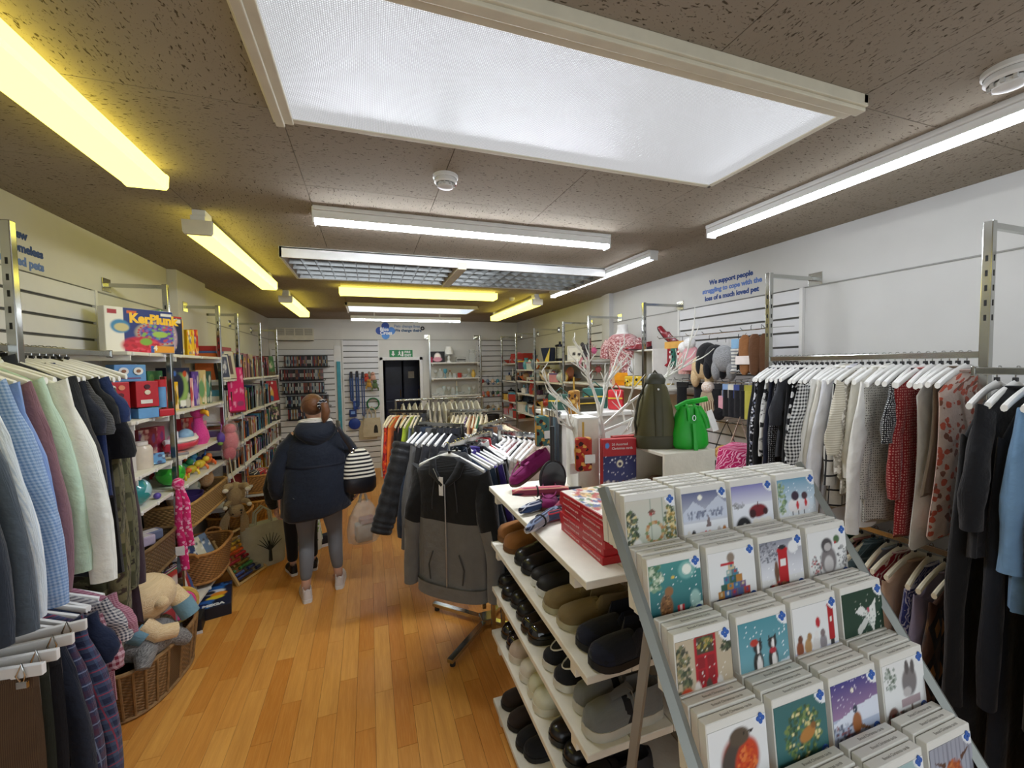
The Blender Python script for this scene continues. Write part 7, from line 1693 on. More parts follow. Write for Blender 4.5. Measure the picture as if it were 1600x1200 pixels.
# ornament shelves further down the right wall
OG = 'ornament shelf boards'; OR = 'ornaments on the right wall'
bayl = ((4.91, 5.86, 'coffee press bay', ((1.86, 'top'), (1.565, 'second'), (1.18, 'third'), (.9, 'fourth'))), (5.9, 6.71, 'middle ornament bay', ((1.74, 'top'), (1.55, 'second'), (1.34, 'third'), (1.02, 'fourth'))), (6.75, 7.53, 'corner ornament bay', ((1.85, 'top'), (1.53, 'second'), (1.16, 'third'), (.88, 'fourth'))))
kinds = [['tin', 'vase', 'press', 'mug', 'frame'], ['tin', 'teapot', 'vase', 'clock'], ['bowl', 'animal', 'teapot', 'plate'], ['figure', 'bookend', 'candle', 'animal', 'jug']]
for bi, (y0, y1, nm_, lv) in enumerate(bayl):
    for li, (z, ln) in enumerate(lv):
        shelf(RX, XR - .02, y0, y1, z, '%s white shelf of the %s' % (ln, nm_), OG, (-1, 0))
        if bi == 0 and li == 0: continue
        stock(RX + .08, RX + .12, y1 - .05, y0 + .05, z, kinds[(li + bi) % 4], AL[bi::2] + AL[:3], '%s shelf of the %s' % (ln, nm_), OR, bi * 4 + li + 1, 7 + (li + bi) % 3, R(-75), .9, 1.35)
        if li: stock(RX + .27, RX + .3, y1 - .08, y0 + .08, z, kinds[(li + bi + 1) % 4], AL[1::2], 'back of the %s shelf of the %s' % (ln, nm_), OR, bi * 7 + li + 3, 5, R(-75), .9, 1.4)
shelf(RX, XR - .02, 4.3, 4.87, 1.86, 'short white shelf carrying the framed print', OG, (-1, 0))
ware('press', '#22232a', (2.52, 5.25, 1.86), 'tall cafetiere coffee press on the top ornament shelf', OR, 1.3); ware('frame', '#d9d8d4', (2.5, 4.72, 1.86), 'white framed print of two dark shapes', OR, 1.7, R(-60)); ware('mug', '#1c1c20', (2.5, 5.06, 1.86), 'small black mug beside the coffee press', OR, .8); ware('mug', '#5a5e66', (2.5, 4.98, 1.86), 'small grey mug beside the coffee press', OR, .9)
t = thing('planter_box', 'square planter split navy and yellow on the top ornament shelf', 'planter', (2.53, 5.6, 1.86), R(-70)); MB().loft([[(sx * w, sy * w, z) for sx, sy in ((-1, -1), (1, -1), (1, 1), (-1, 1))] for w, z in ((.07, 0), (.1, .2), (.09, .2), (.06, .02))]).build('planter', M('#1f2a4a', .4), t, 0, .003); MB().prism([(-.02, .0), (.071, .0), (.101, .2)], -.103, -.1).build('yellow_panel', M('#d8c45a', .4), t, 0)
t = thing('plush_mouse', 'dark plush mouse sitting at the end of the framed print shelf', 'plush toy', (2.46, 4.42, 1.86), R(-60)); MF = fab('fur', '#2a2628', '#5a5458'); MB().ell((0, 0, .06), (.05, .045, .06)).build('body', MF, t, 60); MB().ell((0, -.01, .15), (.042, .042, .042)).build('head', MF, t, 60)
for s in (-1, 1): MB().ell((s * .045, 0, .19), (.028, .01, .028)).build('ear', MF, t, 60); MB().tube([(s * .03, -.03, .03), (s * .04, -.06, -.03), (s * .035, -.065, -.09)], [.018, .016, .014], 8).build('leg', fab('fur', '#b06a74', '#d8a0a4'), t)
card_box('appliance_box', 'flat red kitchen appliance box on the top shelf of the middle ornament bay', 'box', .4, .2, .17, '#a8322c', None, (2.58, 6.95, 1.85), R(-75))
# white plinth with belts, bags and jars
pl = thing('display_plinth', 'white painted display plinth behind the branch tree', 'plinth', (1.62, 2.95, 0)); MB().box(-.3, .3, -.22, .22, 0, 1.42).build('body', WHT2, pl, 0, .004); MB().box(-.32, .32, -.24, .24, 1.42, 1.45).build('top', WHT2, pl, 0, .004)
for k, (x, y, w, h, c1, lab) in enumerate(((1.55, 2.85, .26, .11, '#2f2a1c', 'black and yellow clutch bag on the plinth'), (1.75, 3.0, .2, .17, '#2a5a50', 'dark teal handbag on the plinth'), (1.45, 3.02, .2, .13, '#244438', 'bottle green purse on the plinth'), (1.85, 2.84, .12, .16, '#b02a30', 'red gift bag on the plinth'))):
    t = thing('handbag', lab, 'handbag', (x, y, 1.45), R(-15 * k), 'bags on the plinth'); MB().box(-w / 2, w / 2, -.03, .03, 0, h).build('body', M(c1, .4, var=.2), t, 0, .018, 3); MB().tube([(-w / 3, 0, h - .01), (0, 0, h + .05), (w / 3, 0, h - .01)], .005, 6).build('handle', M(c1, .4), t); MB().box(-w * .47, w * .47, -.034, -.028, h * .55, h * .62).build('clasp_band', M('#c9a83a', .4), t, 0)
for k in range(5):
    t = thing('hanging_belt', '%s dark belt hanging at the side of the plinth' % nth(k + 1), 'belt', (1.31, 2.74 + .045 * k, 1.45), 0, 'belts beside the plinth'); mt = M(['#2a3036', '#3a4a52', '#1c1c20', '#4a3a30', '#2c2c30'][k], .4); MB().tube([(.0, 0, .02), (-.02, 0, .0), (-.022, 0, -.3), (-.02, 0, -.62)], .014, 6, flat=1.6).build('strap', mt, t); MB().box(-.034, -.012, -.018, .018, -.02, .024).build('buckle', chrome(), t, 0, .004)

# ------------------------------------------------------------------ shoe gondola
GX0, GX1, GY0, GY1, GZ = .562, 1.60, 1.02, 2.03, 1.2
PLK = M('#d7d2c4', .55, var=.09, nscale=9.0, bump=.15)
go = thing('shoe_gondola', 'white painted plank display unit loaded with shoes', 'display unit', (GX0, GY0, 0))
LY = GY1 - GY0
for z, x1, ln in ((1.2, 1.04, 'top'), (.92, .46, 'a'), (.685, .46, 'b'), (.44, .46, 'c'), (.07, .46, 'd')):
    n = 7 if x1 > 1 else 3; w = x1 / n
    me = MB().box(.0015, w - .0015, 0, LY, -.024, 0).mesh('plank', 0, .002, 1)
    for k in range(n): put('plank', me, PLK, go, (w * k, 0, z))
    for y in (.08, LY - .12): MB().box(.006, x1, y, y + .035, z - .06, z - .0245).build('batten', PLK, go, 0, .002)
MB().box(.46, .48, .01, LY - .01, 0, 1.175).build('back_panel', M('#8a7a64', .7), go, 0)
for x in (.44, 1.0):
    for y in (.0, LY - .04): MB().box(x, x + .035, y, y + .035, 0, 1.175).build('post', PLK, go, 0, .003)
for y in (.0, LY - .035): MB().box(.02, .44, y, y + .03, .0, .045).build('plinth_rail', PLK, go, 0)
TX = .58; SG = 'shoes on the white plank unit'
LB, LK_ = M('#141417', .3, coat=.2), M('#17171a', .6)
rows = [
 (.92, [('boot', 1.985, 'tan sheepskin boot, nearer the rack', P('#8a5a2c'), M('#6a4420', .7), ()), ('boot', 1.875, 'tan sheepskin boot, second of the pair', P('#8f5e2e'), M('#6a4420', .7), ()), ('lace', 1.75, 'black leather lace-up shoe, second of the pair', LB, M('#0f0f11', .5), {'lace': HANG_K, 'toecap': LB}), ('lace', 1.65, 'black leather shoe with strap bars', LB, M('#0f0f11', .5), {'strap': LB, 'two': 1}), ('canvas', 1.55, 'black canvas slip-on with white sole, first of the pair', LK_, M('#cfcfcc', .5), ()), ('canvas', 1.455, 'black canvas slip-on with white sole beside the olive shoes', LK_, M('#cfcfcc', .5), ()), ('slip', 1.345, 'olive tan mesh slip-on trainer, first of the pair', P('#7a6844'), M('#a39a7c', .6), {'strap': fab('stripev', '#7f6c46', '#6a5a38')}), ('slip', 1.24, 'olive tan mesh slip-on trainer beside the navy shoes', P('#7a6844'), M('#a39a7c', .6), {'strap': fab('stripev', '#7f6c46', '#6a5a38')}), ('slip', 1.145, 'dark navy slip-on with stitched toe, second shelf', P('#14161f'), M('#0e0e10', .6), {'toecap': P('#171b2c'), 'strap': P('#101116')}), ('slip', 1.06, 'dark navy slip-on with stitched toe at the shelf end', P('#14161f'), M('#0e0e10', .6), {'toecap': P('#171b2c'), 'strap': P('#101116'), 'tag': 1})]),
 (.685, [('loafer', 1.985, 'black loafer at the far end of the third shelf', LB, LB, {'apron': LB}), ('loafer', 1.895, 'black loafer with grey lining on the third shelf', LB, LB, {'strap': LB}), ('lace', 1.80, 'round-toed black shoe on the third shelf', LB, LB, {'lace': HANG_K}), ('lace', 1.71, 'round-toed black shoe, second of its pair', LB, LB, {'lace': HANG_K}), ('lace', 1.62, 'black patent-toed shoe with brown insole', M('#0f0f11', .1, coat=.8), LB, {'strap': M('#2a2b30', .5)}), ('lace', 1.525, 'black patent-toed shoe, second of its pair', M('#0f0f11', .1, coat=.8), LB, {'strap': M('#2a2b30', .5)}), ('canvas', 1.40, 'navy canvas boat shoe with white sole', P('#16171d'), M('#c9c5b8', .5), {'apron': M('#c9c5b8', .6)}), ('canvas', 1.30, 'navy canvas boat shoe beside the grey trainers', P('#16171d'), M('#c9c5b8', .5), {'apron': M('#c9c5b8', .6)}), ('trainer', 1.175, 'grey suede trainer with black band', P('#6f716e'), M('#b8b4a6', .5), {'lace': M('#7a7468', .7), 'strap': P('#17171a')}), ('trainer', 1.085, 'grey suede trainer with long hanging laces at the shelf end', P('#6f716e'), M('#b8b4a6', .5), {'lace': M('#7a7468', .7), 'strap': P('#17171a')})]),
 (.44, [('lace', 1.965, 'black patent shoe at the far end of the fourth shelf', M('#0e0e10', .1, coat=.8), LB, {'lace': HANG_K}), ('lace', 1.87, 'black patent shoe with purple sheen on the fourth shelf', M('#16101a', .1, coat=.8), LB, {'lace': HANG_K}), ('trainer', 1.765, 'beige trainer on the fourth shelf', P('#b9a898'), M('#c9bfae', .5), {'lace': M('#c9bfae', .7)}), ('trainer', 1.665, 'white leather trainer with a barcode tag', M('#c9c4b8', .4), M('#d0ccc0', .5), {'lace': M('#d8d4c8', .7), 'tag': 1}), ('trainer', 1.56, 'cream green trainer on the fourth shelf', M('#c4c3aa', .4), M('#cfccb8', .5), {'lace': M('#d0ccb8', .7)}), ('trainer', 1.46, 'cream green trainer beside the black shoes', M('#c4c3aa', .4), M('#cfccb8', .5), {'lace': M('#d0ccb8', .7)}), ('loafer', 1.345, 'plain black slip shoe on the fourth shelf', LB, LB, ()), ('loafer', 1.25, 'plain black slip shoe, second of its pair', LB, LB, ()), ('loafer', 1.13, 'black casual shoe at the near end of the fourth shelf', LK_, LB, {'strap': LK_})]),
 (.07, [('slip', 1.955, 'dark brown suede shoe at the far end of the lowest shelf', P('#2c211a'), M('#17120f', .6), {'lace': HANG_K}), ('slip', 1.85, 'dark brown suede shoe, second of its pair', P('#2c211a'), M('#17120f', .6), {'lace': HANG_K}), ('slip', 1.74, 'black felt shoe on the lowest shelf', P('#121215'), M('#0e0e10', .6), {'lace': M('#8a8a86', .5)}), ('slip', 1.64, 'black felt shoe with pale lace on the lowest shelf', P('#121215'), M('#0e0e10', .6), {'lace': M('#8a8a86', .5)})])]
for z, lst in rows:
    for kind, y, lab, up, so, ex_ in lst:
        shoe(kind, lab, (TX + .28 + rnd.uniform(-.005, .02), y, z), R(180 + rnd.uniform(-6, 6)), up, so, SG, ex_)
# purple moccasins on top
PUR = fab('plain', '#7a1458'); 
shoe('moc', 'magenta suede moccasin propped up on its heel', (.87, 1.93, 1.34), 0, PUR, M('#4a2a20', .7), 'magenta moccasins', {'apron': PUR, 'strap': PUR}, rot=(0, R(28), R(188)))
shoe('moc', 'magenta suede moccasin standing flat on the unit', (.80, 1.80, 1.2), R(245), PUR, M('#4a2a20', .7), 'magenta moccasins', {'apron': PUR, 'strap': PUR})
# folded umbrellas
uc = [('#1f2a4a', '#2f4a7a', '#c0c4d0', 'navy tartan'), ('#c0506a', '#2a2438', '#e0a890', 'pink tartan'), ('#8a2f4a', '#d0708a', '#3a2a40', 'rose floral'), ('#28304a', '#d8d8de', '#7a8aa8', 'navy and white print'), ('#1c2034', '#5a6a90', '#b02a3a', 'dark blue check')]
for k, (a_, b_, c_, n_) in enumerate(uc):
    x, y, z = ((.69, 1.62, 1.2), (.70, 1.66, 1.243), (.82, 1.62, 1.2), (.62, 1.46, 1.2), (.73, 1.49, 1.2))[k]
    t = thing('folded_umbrella', '%s folded umbrella in the pile on the plank unit' % n_, 'umbrella', (x, y, z), R((20, -12, 35, 40, 12)[k]), 'folded umbrellas'); L = .26
    MB().tube([(-L / 2, 0, .021), (-L * .3, 0, .021), (L * .3, 0, .021), (L / 2 - .01, 0, .021)], [.012, .021, .021, .015], 14).build('canopy', fab('plaid' if k != 2 else 'floral', a_, b_, c_, s=.6), t, 60)
    MB().cyl((L / 2 - .01, 0, .021), (L / 2 + .05, 0, .021), .012, n=10).build('grip', M('#17171b', .4), t); MB().tube([(-.02, .023 * math.cos(0), .021)] + [(-.02, .0225 * math.cos(a), .021 + .0225 * math.sin(a)) for a in [i * math.pi / 6 for i in range(12)]], .004, 5).build('tie_band', M('#15161c', .6), t); MB().tube([(L / 2 + .05, 0, .021), (L / 2 + .08, .03, .01), (L / 2 + .05, .05, .004)], .003, 5).build('wrist_loop', M('#15161c', .6), t)
# red boxes of cards lying in a stack
REDB = M('#a81c22', .35, var=.05)
for k in range(6):
    z = 1.2 + .0245 * k
    t = thing('card_box', '%s red boxed card set from the bottom of the flat stack' % nth(k + 1), 'card box', (.77 + .003 * (k % 2), 1.235 + .004 * ((k * 2) % 3), z), R(1.5 * (k % 3) - 1), 'flat stack of red card boxes')
    MB().box(-.11, .11, -.15, .15, 0, .0243).build('carton', REDB, t, 0, .0015)
    for q in range(2): word('Assorted Christmas cards', .011, M('#e0c8c4', .5), 'side_text', t, (-.1106, .12 - .14 * q, .009), (R(90), 0, R(-90)), 'LEFT', .0002)
    if k == 5:
        c = CV(36, 50, '#d8d0c4'); c.bush(220, .5, .5, .5, .55, .045, ['#b03a34', '#d8b070', '#3f5a8a', '#e8e2d8', '#5a7a4a', '#a07a4a'], .9); c.rect(0, 0, 1, .05, '#b02228'); c.ell(.86, .1, .08, .06, '#2a4a9a'); printed('lid_print', c, .214, .295, None, t, (0, 0, .0244), (R(-90), 0, 0)); 
# two red card boxes standing up
for k in range(2):
    t = thing('card_box', ('red boxed Christmas cards standing upright with a night scene', 'second red card box standing behind the night scene box')[k], 'card box', (1.10 + .09 * k, 1.66 + .05 * k, 1.2), R(-8), 'upright red card boxes')
    MB().box(-.085, .085, 0, .035, 0, .265).build('carton', REDB, t, 0, .002)
    if not k:
        c = CV(40, 60, '#a81c22'); c.rect(0, 0, 1, .7, '#232a66'); c.grad('#4a4f86', '#1c2258', .1, .7); c.dots(40, 0, .3, 1, .7, .012, ['#e8e8f0']); c.ell(.5, .56, .09, .065, '#f0ead0'); c.ell(.5, .555, .05, .035, '#3a3050'); c.poly([(0, .0), (0, .26), (.4, .2), (1, .3), (1, 0)], '#c4c8d8'); c.bush(40, .25, .18, .25, .08, .03, ['#e0dce0', '#8a7a70', '#b0a8a8']); c.ell(.6, .12, .09, .13, '#a8702c'); c.ell(.2, .1, .08, .12, '#e0dcd6'); c.ell(.78, .1, .08, .11, '#8a5a34'); c.rect(0, .7, 1, 1, '#a81c22'); c.ell(.13, .89, .06, .05, '#4a86c8')
        printed('front_print', c, .166, .26, None, t, (0, -.0002, .1325)); word('20 Assorted', .016, WHITE, 'title', t, (-.04, -.0018, .235), (R(90), 0, 0)); word('Christmas cards', .016, WHITE, 'title', t, (-.04, -.0018, .216), (R(90), 0, 0))
    word('Assorted cards with envelopes', .0135, M('#e4d0cc', .5), 'spine_text', t, (.0858, .023, .02), (R(90), R(-90), R(90)), 'LEFT', .0002)
# crates on the unit
ct = thing('white_crate', 'tall white box stood on end behind the red cards', 'crate', (1.0, 1.84, 1.2), R(-6)); MB().box(-.055, .055, -.08, .08, 0, .36).build('box', WHT2, ct, 0, .004); MB().box(-.05, .05, -.083, -.08, .01, .35).build('front_panel', PLK, ct, 0)
c2 = thing('white_crate', 'low white crate carrying the olive and green bags', 'crate', (1.345, 1.585, 1.2), R(0))
for b in ((-.14, .14, -.11, -.095, 0, .22), (-.14, .14, .095, .11, 0, .22), (-.14, .14, -.095, .095, .205, .22), (-.14, .14, -.095, .095, 0, .012), (.125, .14, -.095, .095, .012, .205)): MB().box(*b).build('panel', PLK, c2, 0, .003)
t = thing('leather_bundle', 'crumpled brown leather gloves inside the low crate', 'gloves', (1.25, 1.6, 1.213)); 
for k in range(3): MB().ell((.02 * k - .01, -.05 + .04 * k, .03 + .02 * (k % 2)), (.05, .05, .03)).build('glove', M('#5a4030', .5, var=.3), t, 60)
bp = thing('backpack', 'olive leather teardrop backpack standing on the crate', 'backpack', (1.275, 1.63, 1.42), R(-20)); OL = M('#4a4626', .5, var=.18, nscale=8.0, bump=.1)
MB().loft([rr_(w, d, z) for w, d, z in ((.03, .02, .0), (.085, .06, .0), (.092, .065, .03), (.09, .062, .1), (.075, .05, .2), (.055, .04, .28), (.04, .032, .305))]).build('body', OL, bp, 60); MB().loft([rr_(w, d, z) for w, d, z in ((.093, .067, .0), (.0945, .0675, .05), (.091, .065, .06))], cap=False).build('base_band', M('#3a3820', .5), bp, 60)
MB().tube([(0, -.066, .06), (0, -.062, .15), (0, -.046, .26), (0, -.036, .3)], .018, 8, flat=.2).build('centre_strip', M('#3f3c22', .45), bp); MB().loft([rr_(w, d, z) for w, d, z in ((.044, .035, .3), (.048, .036, .32), (.03, .025, .345), (.01, .01, .35))]).build('top_flap', M('#3a3a2c', .45), bp, 60); MB().ell((0, -.05, .275), (.006, .004, .006), 8, 6).build('stud', chrome(), bp)
MB().tube([(-.04, .0, .31), (-.085, -.02, .22), (-.1, -.02, .12), (-.085, .0, .04)], .006, 6).build('strap', M('#2a281c', .5), bp); MB().tube([(.03, 0, .32), (0, 0, .36), (-.03, 0, .32)], .006, 6).build('grab_handle', M('#3a3a2c', .45), bp)
gn_ = thing('bucket_bag', 'bright green bucket bag with a white price tag on the crate', 'handbag', (1.405, 1.56, 1.42), R(-15)); GN = M('#1fa32c', .4, var=.08)
MB().loft([rr_(w, d, z) for w, d, z in ((.02, .02, 0), (.075, .055, 0), (.088, .065, .02), (.085, .06, .07), (.065, .045, .13), (.045, .035, .18), (.05, .038, .195))]).build('body', GN, gn_, 60)
for s in (-.018, .018): MB().tube([(s, -.052, .13), (s * 1.1, -.042, .18), (s, -.02, .205)], .008, 6, flat=.5).build('loop', GN, gn_)
MB().tube([(0, -.062, .12), (0, -.072, .06), (0, -.078, -.02), (0, -.08, -.055)], .011, 6, flat=.3).build('hanging_strap', GN, gn_); MB().tube([(-.06, 0, .185), (-.01, -.01, .212), (.05, -.02, .222), (.08, -.02, .228)], .013, 8).build('top_handle', GN, gn_); MB().tube([(.045, -.01, .19), (.075, -.02, .14), (.085, -.02, .09)], .014, 8, flat=.5).build('side_strap', GN, gn_)
MB().tube([(.012 * math.cos(a) * .6, -.058, .145 + .012 * math.sin(a)) for a in [i * math.pi / 5 for i in range(10)]], .002, 5, closed=True).build('ring', chrome(), gn_); o = MB().box(-.014, .014, -.001, .001, -.1, 0).build('price_tag', M('#e6e6e6', .6), gn_, 0); o.location = (.08, -.04, .175); o.rotation_euler = (0, R(-20), 0)
# white branch tree
tr = thing('branch_tree', 'white painted twig display tree', 'display tree', (1.14, 1.86, 1.2)); TW = M('#d6d4cc', .6, var=.08)
MB().lathe([(0, 0), (.07, 0), (.06, .03), (.03, .04), (0, .04)], n=18).build('base', TW, tr)
MB().tube([(0, 0, .03), (.0, 0, .15), (-.015, 0, .3), (-.03, .01, .42)], [.017, .015, .013, .011], 8).build('trunk', TW, tr)
tg = random.Random(4)
def twig(p, d, L, r, lev):
    p = Vector(p); d = Vector(d).normalized(); pts = [p]; 
    for k in range(3): d = (d + Vector((tg.uniform(-.3, .3), tg.uniform(-.3, .3), tg.uniform(-.05, .25)))).normalized(); pts.append(pts[-1] + d * L / 3)
    b = MB().tube([tuple(q) for q in pts], [r, r * .85, r * .7, r * .4], 6)
    if lev:
        for k in (1, 2, 2, 3):
            n_ = (d + Vector((tg.uniform(-1, 1), tg.uniform(-.6, .6), tg.uniform(-.2, .8)))).normalized(); b2 = twig(pts[k], n_, L * .45, r * .62, lev - 1); b.add(b2.v, b2.f)
    return b
for p, d, L in (((-.03, .01, .41), (-.35, 0, 1), .26), ((-.02, 0, .36), (.25, -.1, 1), .28), ((-.01, 0, .3), (-1, -.1, .45), .3), ((-.01, 0, .24), (-1, -.2, .3), .28), ((0, 0, .27), (1, .1, .3), .4), ((0, 0, .30), (1, 0, .5), .52), ((0, 0, .2), (.8, -.3, .3), .25)):
    twig(p, d, L, .0088, 2).build('branch', TW, tr)
# spectacle cases and tags hung on the tree
for k, (x, y, z, c1, c2, lab) in enumerate(((.93, 1.70, 1.42, '#a83226', '#d8a050', 'red floral spectacle case hanging from the tree'), (.83, 1.95, 1.50, '#3f6a66', '#c9a050', 'teal bird-print spectacle case hanging from the tree'), (1.03, 1.98, 1.62, '#a8742c', '#e0b860', 'gold trimmed case hanging from the tree'))):
    t = thing('spectacle_case', lab, 'spectacle case', (x, y, z), R(-10 + 20 * k)); MB().box(-.04, .04, -.018, .018, -.1, .06).build('case', fab('floral', c1, c2, '#3a1a1a', s=.9), t, 50, .017, 3); MB().tube([(-.036, -.004, -.09), (-.041, -.004, 0), (-.03, -.004, .058)], .005, 6).build('zip_edge', M('#b8863a', .4, .6), t); MB().cyl((0, 0, .06), (0, 0, .13), .005, n=6).build('hanging_cord', M('#b8923a', .5), t)
    if k < 2: MB().box(.0, .05, -.021, -.019, -.06, -.02).build('price_label', WHITE, t, 0)
pd = thing('paddle_mirror', 'dark oval hand mirror hanging in front of the plinth', 'hand mirror', (.80, 1.76, 1.2)); MB().prism([(.062 * math.cos(a), .085 + .08 * math.sin(a)) for a in [i * math.pi / 12 for i in range(24)]], -.008, .008).build('glass', M('#4a4e52', .15, .3), pd, 0, .004); MB().tube([(.064 * math.cos(a), 0, .085 + .082 * math.sin(a)) for a in [i * math.pi / 12 for i in range(24)]], .006, 6, closed=True).build('rim', M('#26282b', .4), pd); MB().cyl((0, 0, .165), (0, 0, .33), .011).build('handle', M('#26282b', .4), pd)
wt_ = thing('paper_tag', 'white paper swing tag hanging by the hand mirror', 'tag', (.90, 1.74, 1.35)); MB().box(-.02, .02, -.001, .001, -.05, 0).build('card', M('#dcdcd8', .6), wt_, 0); MB().cyl((0, 0, 0), (0, 0, .12), .0012, n=5).build('string', M('#dcdcd8', .6), wt_)

# ------------------------------------------------------------------ Christmas card stand
SX, SY, SZ, CS, CW, CH, DN, DZ = .581, .860, 1.494, .167, .150, .150, .0877, .121
SIL = M('#8e918c', .45, .6, .05)
st = thing('card_stand', 'silver sloping display stand for boxed Christmas cards', 'display stand', (SX, SY, 0))
for x in (-.028, CS * 4 - .005):
    d = Vector((0, -DN, -DZ)); a = Vector((x, .05, SZ + .01)); b = a + d * 11.6
    MB().tube([tuple(a), tuple(b)], .016, 4, flat=.55).build('front_rail', SIL, st, 0)
    MB().tube([tuple(a + d * 2.1), (x, .085, .0)], .015, 4, flat=.6).build('rear_leg', SIL, st, 0)
for r_ in range(8):
    y, z = -DN * r_, SZ - DZ * r_ - CH - .004
    for yy in (-.005, .03): MB().cyl((.004, y + yy, z - .004), (CS * 4 - .02, y + yy, z - .004), .003, n=6).build('shelf_wire', SIL, st)
    MB().box(-.012, CS * 4 - .012, y - .024, y - .0205, z - .006, z + .014).build('tray_lip', SIL, st, 0)
BLU2 = M('#2f5fb0', .4)
def art(k):
    c = CV(46, 46, '#e2e2e0'); R0 = lambda *a: None
    snow = lambda n=60: c.dots(n, .05, .05, .95, .95, .008, ['#ffffff'], .9)
    if k == 0: c.grad('#b9c4b4', '#c9c4b6', 0, 1); [c.rect(.12 * q, 0, .12 * q + .01, 1, '#9aa394') for q in range(9)]; c.bush(130, .1, .45, .12, .38, .03, ['#3a4a30', '#56683f', '#d8c48a', '#2c3826']); c.bush(130, .88, .45, .12, .4, .03, ['#3a4a30', '#56683f', '#d8c48a', '#a0803a']); [c.ell(.55 + .16 * math.cos(q * .35), .38 + .18 * math.sin(q * .35), .035, .035, ['#7a8a5a', '#b07a4a', '#c0a070'][q % 3]) for q in range(18)]; c.bush(14, .52, .74, .06, .05, .025, ['#a83a34', '#6a4a3a']); c.ell(.2, .14, .1, .16, '#e6e4de')
    elif k == 1: c.grad('#e4e6ea', '#5a6288', .2, 1); c.poly([(0, .6), (.25, .82), (.5, .65), (.8, .88), (1, .7), (1, .45), (0, .45)], '#c4cad8'); c.ell(.4, .88, .05, .05, '#f4f2e4'); c.dots(60, .1, .5, .9, .62, .018, ['#6a7086', '#8a90a4'], .9, 1.8); c.rect(0, 0, 1, .42, '#e6e8ec'); c.poly([(.5, .3), (.56, .55), (.62, .3)], '#7a6a6a'); c.ell(.5, .13, .2, .08, '#b03a34'); c.bush(20, .5, .15, .2, .07, .025, ['#c9504a', '#8a2a2a', '#e0c0b0']); [c.ell(x, .16, .05, .12, q) for x, q in ((.12, '#dcd8d0'), (.22, '#2a2a2e'), (.78, '#b9b4b0'), (.9, '#b0702c'))]
    elif k == 2: c.grad('#e8e8ec', '#7a78b4', .5, 1); c.rect(0, 0, 1, .6, '#e2e4ea'); c.bush(40, .15, .6, .15, .06, .02, ['#8a8a8a', '#a8a8b0']); c.ell(.62, .45, .22, .13, '#7a1a24'); c.ell(.48, .4, .08, .09, '#3a1218'); c.ell(.8, .42, .06, .07, '#3a1218'); c.rect(.6, .52, .64, .64, '#5a1a20'); [c.ell(x, .2, .09, .1, '#e8e4dc') for x in (.55, .7, .85)]; c.ell(.25, .17, .18, .2, '#1c1c20'); c.ell(.27, .1, .06, .13, '#ece8e4')
    elif k == 3: c.grad('#e4e8ec', '#6a9ab4', .2, 1); c.bush(60, .1, .6, .1, .35, .03, ['#8aa070', '#a8b890', '#5a7a5a']); snow(); c.ell(.45, .42, .2, .16, '#e4e0e0'); c.ell(.68, .42, .14, .13, '#dcd8dc'); c.ell(.45, .62, .1, .1, '#3a2a3a'); c.ell(.7, .6, .08, .08, '#4a3038'); c.ell(.5, .42, .035, .09, '#c02028'); c.ell(.72, .45, .035, .08, '#c02028'); [c.rect(x, .22, x + .02, .3, '#2a2a2e') for x in (.35, .5, .65, .75)]
    elif k == 4: c.grad('#1f5a60', '#3f8a86', .1, 1); c.bush(70, .1, .8, .14, .25, .04, ['#3f6a4a', '#7a9a7a', '#c8d0b8']); snow(70); c.ell(.72, .82, .16, .15, '#8ac0b8', .6); c.ell(.72, .83, .09, .09, '#e8ece0'); c.ell(.45, .74, .03, .03, '#d8b84a'); c.poly([(0, 0), (0, .12), (.5, .1), (1, .25), (1, 0)], '#c8dcd4'); c.ell(.3, .27, .12, .22, '#7a5230'); c.ell(.36, .52, .08, .08, '#8a5f38'); c.bush(40, .3, .27, .1, .2, .014, ['#4a3018', '#a87a48']); c.rect(.5, .08, .62, .26, '#b02028'); c.rect(.54, .08, .58, .26, '#e0c8c0'); c.ell(.85, .3, .1, .16, '#b8d8cc', .6)
    elif k == 5:
        cc = ['#3f6a9a', '#b0382e', '#8aa8a4', '#b07a34', '#4a5a86', '#c4b490', '#2f5a4a', '#6a4a7a', '#d0ccc0', '#3a7a90']; c.poly([(.1, .06), (.9, .06), (.5, .8)], '#6a6a6a')
        for r in range(6):
            w = .38 - .06 * r
            for q in range(6 - r): c.rect(.5 - w + q * .135, .06 + .12 * r, .5 - w + q * .135 + .12, .175 + .12 * r, cc[(r * 3 + q * 7) % 10]); c.ell(.5 - w + q * .135 + .06, .13 + .12 * r, .025, .03, cc[(r + q * 3 + 4) % 10])
